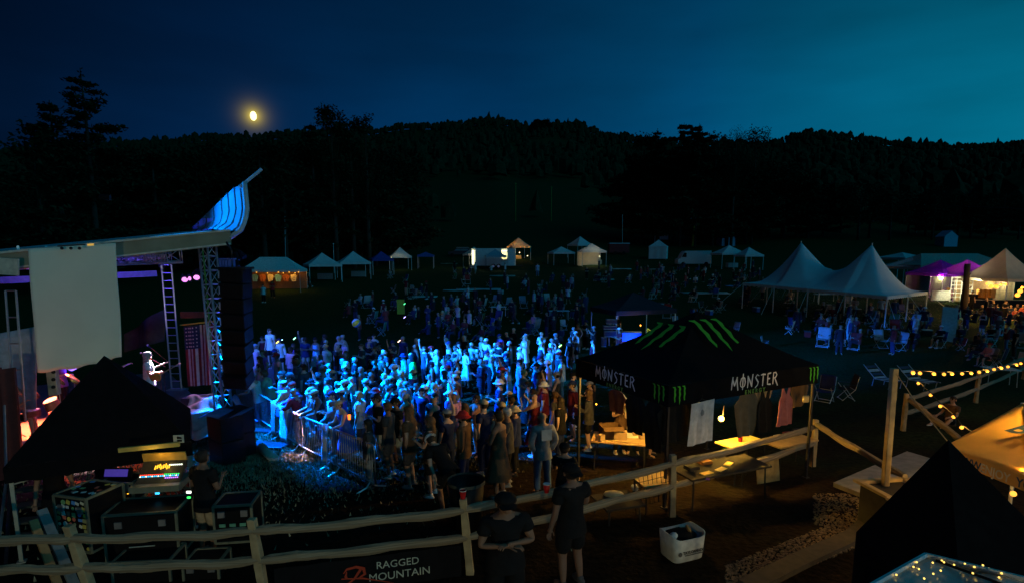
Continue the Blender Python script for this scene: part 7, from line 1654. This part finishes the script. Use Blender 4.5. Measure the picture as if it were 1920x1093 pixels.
# the rest of the audience, too far and too many to tell apart: one object
am_ = MB(); srcs = []
for ps in ('sitting', 'standing with arms down', 'with folded arms', 'sitting on the ground'):
    K = person_kit(ps); srcs.append([(K['body'], 0), (K['hoodie'], 1), (K['trousers'], 2)])
cr_n = 0
for (x0, y0, x1, y1, n) in ((650, 572, 1100, 640, 62), (1190, 498, 1430, 575, 42), (1460, 585, 1745, 668, 26), (1795, 590, 1915, 680, 16), (840, 500, 1200, 560, 22)):
    k = tries = 0
    while k < n and tries < 900:
        tries += 1; p = hit(rnd.uniform(x0, x1), rnd.uniform(y0, y1))
        if not free(p.x, p.y, .8): continue
        PEOPLE.append((p.x, p.y)); k += 1; src = rnd.choice([0, 0, 1, 2, 3]); m_ = Matrix.Rotation(-R(rnd.uniform(200, 320)), 3, 'Z') * 1.0; cs1, cs2 = rnd.choice([1, 1, 2, 3, 4]), rnd.choice([1, 2])
        for me, sl in srcs[src]:
            b0 = len(am_.v); mi = 0 if sl == 0 else (cs1 if sl == 1 else cs2)
            for v in me.vertices: q = m_ @ v.co; am_.v.append((p.x + q.x, p.y + q.y, p.z + q.z))
            for pl_ in me.polygons: am_.f.append(tuple(b0 + i for i in pl_.vertices)); am_.m.append(mi)
am_.cur = 1
tag(am_.build('seated_audience', [mat('far_skin', (.4, .26, .18), .7), mat('far_dark', (.02, .02, .03), .9), mat('far_navy', (.03, .05, .12), .9), mat('far_pale', (.5, .52, .54), .9), mat('far_red', (.2, .04, .04), .9)], smooth=True), 'rest of the dark audience scattered far back over the field', 'crowd', kind='stuff')
# blankets, tables and loungers
for i, (px, py, w_, d_, c, lb) in enumerate(((897, 543, 5., 1.2, (.4, .5, .5), 'long pale blanket spread on the middle field'), (860, 545, 3.4, .8, (.45, .6, .55), 'narrow pale blanket left of the long one'), (792, 557, 3., 1., (.4, .55, .5), 'pale mat under the seated group on the left field'), (1163, 505, 3.4, 1.2, (.5, .6, .55), 'white blanket before the red trailer'), (1322, 550, 5., 1.3, (.45, .42, .38), 'cream blanket in front of the marquee left corner'), (1374, 537, 1.6, .8, (.15, .3, .6), 'blue mat left of the marquee'), (1132, 525, 2.6, .9, (.5, .6, .6), 'pale mat below the glowing walled tent'), (942, 518, 3.5, 1.5, (.2, .35, .3), 'greenish mat before the food trailer'), (842, 495, 3., .4, (.3, .4, .3), 'thin pale strip left of the food trailer'))):
    p = hit(px, py); o = MB().grid(lambda u, v: (lambda x, y: V(x, y, g(x, y) + .05 + .02 * math.sin(u * 13 + v * 9)))(p.x + (u - .5) * w_, p.y + (v - .5) * d_), 8, 5).build('picnic_blanket', mat('blanket%d' % i, c, .9), smooth=True, solid=.02, origin=p); tag(o, lb, 'blanket')
for i, (px, py, w_, lb) in enumerate(((935, 592, 1.3, 'small pale folding table among the middle chairs'), (1048, 600, 1.6, 'folding table before the seated people right of centre'), (1548, 566, 2.2, 'pale table left under the marquee'), (1622, 560, 2.2, 'pale table in the middle under the marquee'), (1455, 545, 1.8, 'pale table beside the marquee left corner'), (1872, 722, 1.2, 'folding table with thin legs at the right fence'), (1228, 515, 1.5, 'white table before the closed white tent'))):
    p = hit(px, py); table(p, w_, .7, rz=rnd.uniform(-.3, .3), m=mat('table_pale', (.5, .58, .6), .5), label=lb, lm=ALU)
for i, (px, py) in enumerate(((1648, 722), (1712, 724))):
    p = hit(px, py); t = thing('sun_lounger', ['striped lounger left of the tall wooden post', 'striped lounger half hidden right of the tall post'][i], 'lounger', p, .3)
    for k in range(9): MB().box((0, -.8 + k * .16, .35 + (.0 if k < 5 else (k - 5) * .13)), (.62, .13, .015), M3=Matrix.Rotation(0 if k < 5 else .65, 3, 'X')).build('slat_band', mat('band_white', (.5, .53, .56), .7) if k % 2 else mat('band_navy', (.04, .06, .12), .7), t, world=False)
    for s in (-1, 1):
        MB().tube([(s * .33, -.9, .34), (s * .33, -.05, .34), (s * .33, .55, .85)], .016, 5).build('side_rail', ALU, t, world=False)
        for y in (-.75, .0): MB().tube([(s * .33, y, .34), (s * .33, y + .05, 0)], .014, 5).build('leg', ALU, t, world=False)
q = hit(1777, 650); t = thing('display_board', 'tall pale grey display board tilted back near the marquee end', 'board', q)
b = MB(); b.quad(at(1762, 636, q.y), at(1790, 642, q.y), at(1797, 578, q.y + .5), at(1768, 574, q.y + .5)); b.build('board', mat('board_pale', (.28, .32, .38), .7), t, solid=.03); MB().tube([at(1778, 600, q.y + .4), q + V(0, .9, 0)], .02, 5).build('strut', DARKM, t)
p = hit(1596, 588 - 1, 1.7); person(p.x, p.y, 190, 'standing with arms down', top='dress', tc='pale grey', hair='long hair', hc='dark', label='woman in a long pale dress standing below the marquee', h=1.72); wd = PEOPLE[-1]
lgd = [o for o in bpy.data.objects if o.get('label', '').startswith('woman in a long pale')][0]
for ch in lgd.children:
    if ch.name.startswith('skirt'): ch.scale = (1.05, 1.05, 2.0); ch.location.z = -1.02
for (px, py, fc, ps, k) in ((1735, 575, 200, 'standing with arms down', dict(top='tee', tc='black', bot='trousers', bc='khaki', hair='a cap', hc='white', label='man in khaki trousers and pale cap at the marquee end')), (1824, 545, 180, 'standing with arms down', dict(top='tee', tc='black', bot='trousers', bc='black', hair='a cap', hc='black', label='dark silhouette standing before the glowing curtain')), (1868, 568, 200, 'standing with arms down', dict(top='hoodie', tc='navy', bot='trousers', bc='black', hair='a cap', hc='black', label='man in navy at the right edge group near the counter')), (1886, 562, 170, 'with folded arms', dict(top='tee', tc='black', bot='trousers', bc='black', hair='short hair', hc='dark', label='dark figure before the counter of the pointed tent')), (891, 492, 150, 'walking', dict(top='tee', tc='pale grey', bot='trousers', bc='grey', hair='short hair', hc='dark', label='pale figure standing by the lit trailer door')), (852, 488, 200, 'standing with arms down', dict(top='tee', tc='black', bot='trousers', bc='black', hair='short hair', hc='dark', label='dark figure left of the trailer before the car')), (1008, 494, 180, 'standing with arms down', dict(top='tee', tc='light blue', bot='trousers', bc='denim', hair='short hair', hc='dark', label='person in light blue right of the food trailer')), (493, 533, 190, 'standing with arms down', dict(top='tee', tc='white', bot='trousers', bc='black', hair='short hair', hc='dark', label='person in white before the long bulb lit canopy')), (510, 526, 170, 'with folded arms', dict(top='tee', tc='red', bot='trousers', bc='black', hair='short hair', hc='dark', label='person in red under the long bulb lit canopy'))):
    p = hit(px, py, 1.74); person(p.x, p.y, fc, ps, **k)
for (px, py) in ((1820, 770), (1735, 770)):
    pass
p = hit(1805, 800, 0); person(p.x - .2, p.y + .3, 250, 'sitting on the ground', top='tee', tc='brown', bot='shorts', bc='black', hair='short hair', hc='dark', label='person lying on the ground behind the right fence rails')
# more folding goods under the far canopies
for i, (px, py, c, lb) in enumerate(((505, 541, (.3, .12, .04), 'brown counter under the long bulb lit canopy'), (610, 524, (.25, .25, .25), 'grey table under the second white canopy'), (672, 519, (.25, .3, .3), 'table under the third white canopy'), (1118, 496, (.5, .45, .3), 'display table inside the glowing walled tent'), (968, 486, (.6, .45, .2), 'glowing counter under the bulb lit pale canopy'), (1372, 502, (.3, .35, .35), 'table under the white canopy beside the van'))):
    table(hit(px, py), 1.8, .7, rz=.2, m=mat('ft%d' % i, c, .7), label=lb, cloth=mat('ft%d' % i, c, .7), lm=ALU)
for i in range(6):
    q = FAR0 + V(-2.4 + i * .85, .6, 0); garment('shirt', q + V(0, 0, 1.75), .6, .8, V(1, .1, 0), mat('fs%d' % (i % 3), [(.2, .5, .6), (.5, .15, .05), (.6, .5, .3)][i % 3], .9), ['teal', 'rust', 'tan', 'second teal', 'second rust', 'second tan'][i] + ' shirt hanging inside the long bulb lit canopy')
# ================================================================== the lit building floodlight behind the camera
fl_ = thing('flood_light', 'warm white floodlight on the building behind the viewpoint', 'floodlight', V(2.5, -14, 3.2)); MB().box(V(2.5, -14.25, 3.2), (.5, .2, .35)).build('housing', DARKM, fl_); MB().box(V(2.5, -14.12, 3.2), (.42, .03, .28)).build('lens', glow('flood_lens', (1, .85, .5), 5), fl_)
lamp('flood_light', 'SPOT', V(2.5, -14, 3.2), 2100, (1, .92, .56), fl_, V(2.5 - 3.9, 14, 2.9), size=.2, spot=45, blend=.12)
pol = MB().tube([V(2.5, -14.4, .3), V(2.5, -14.4, 3.3)], .06).build('pole', DARKM, fl_)
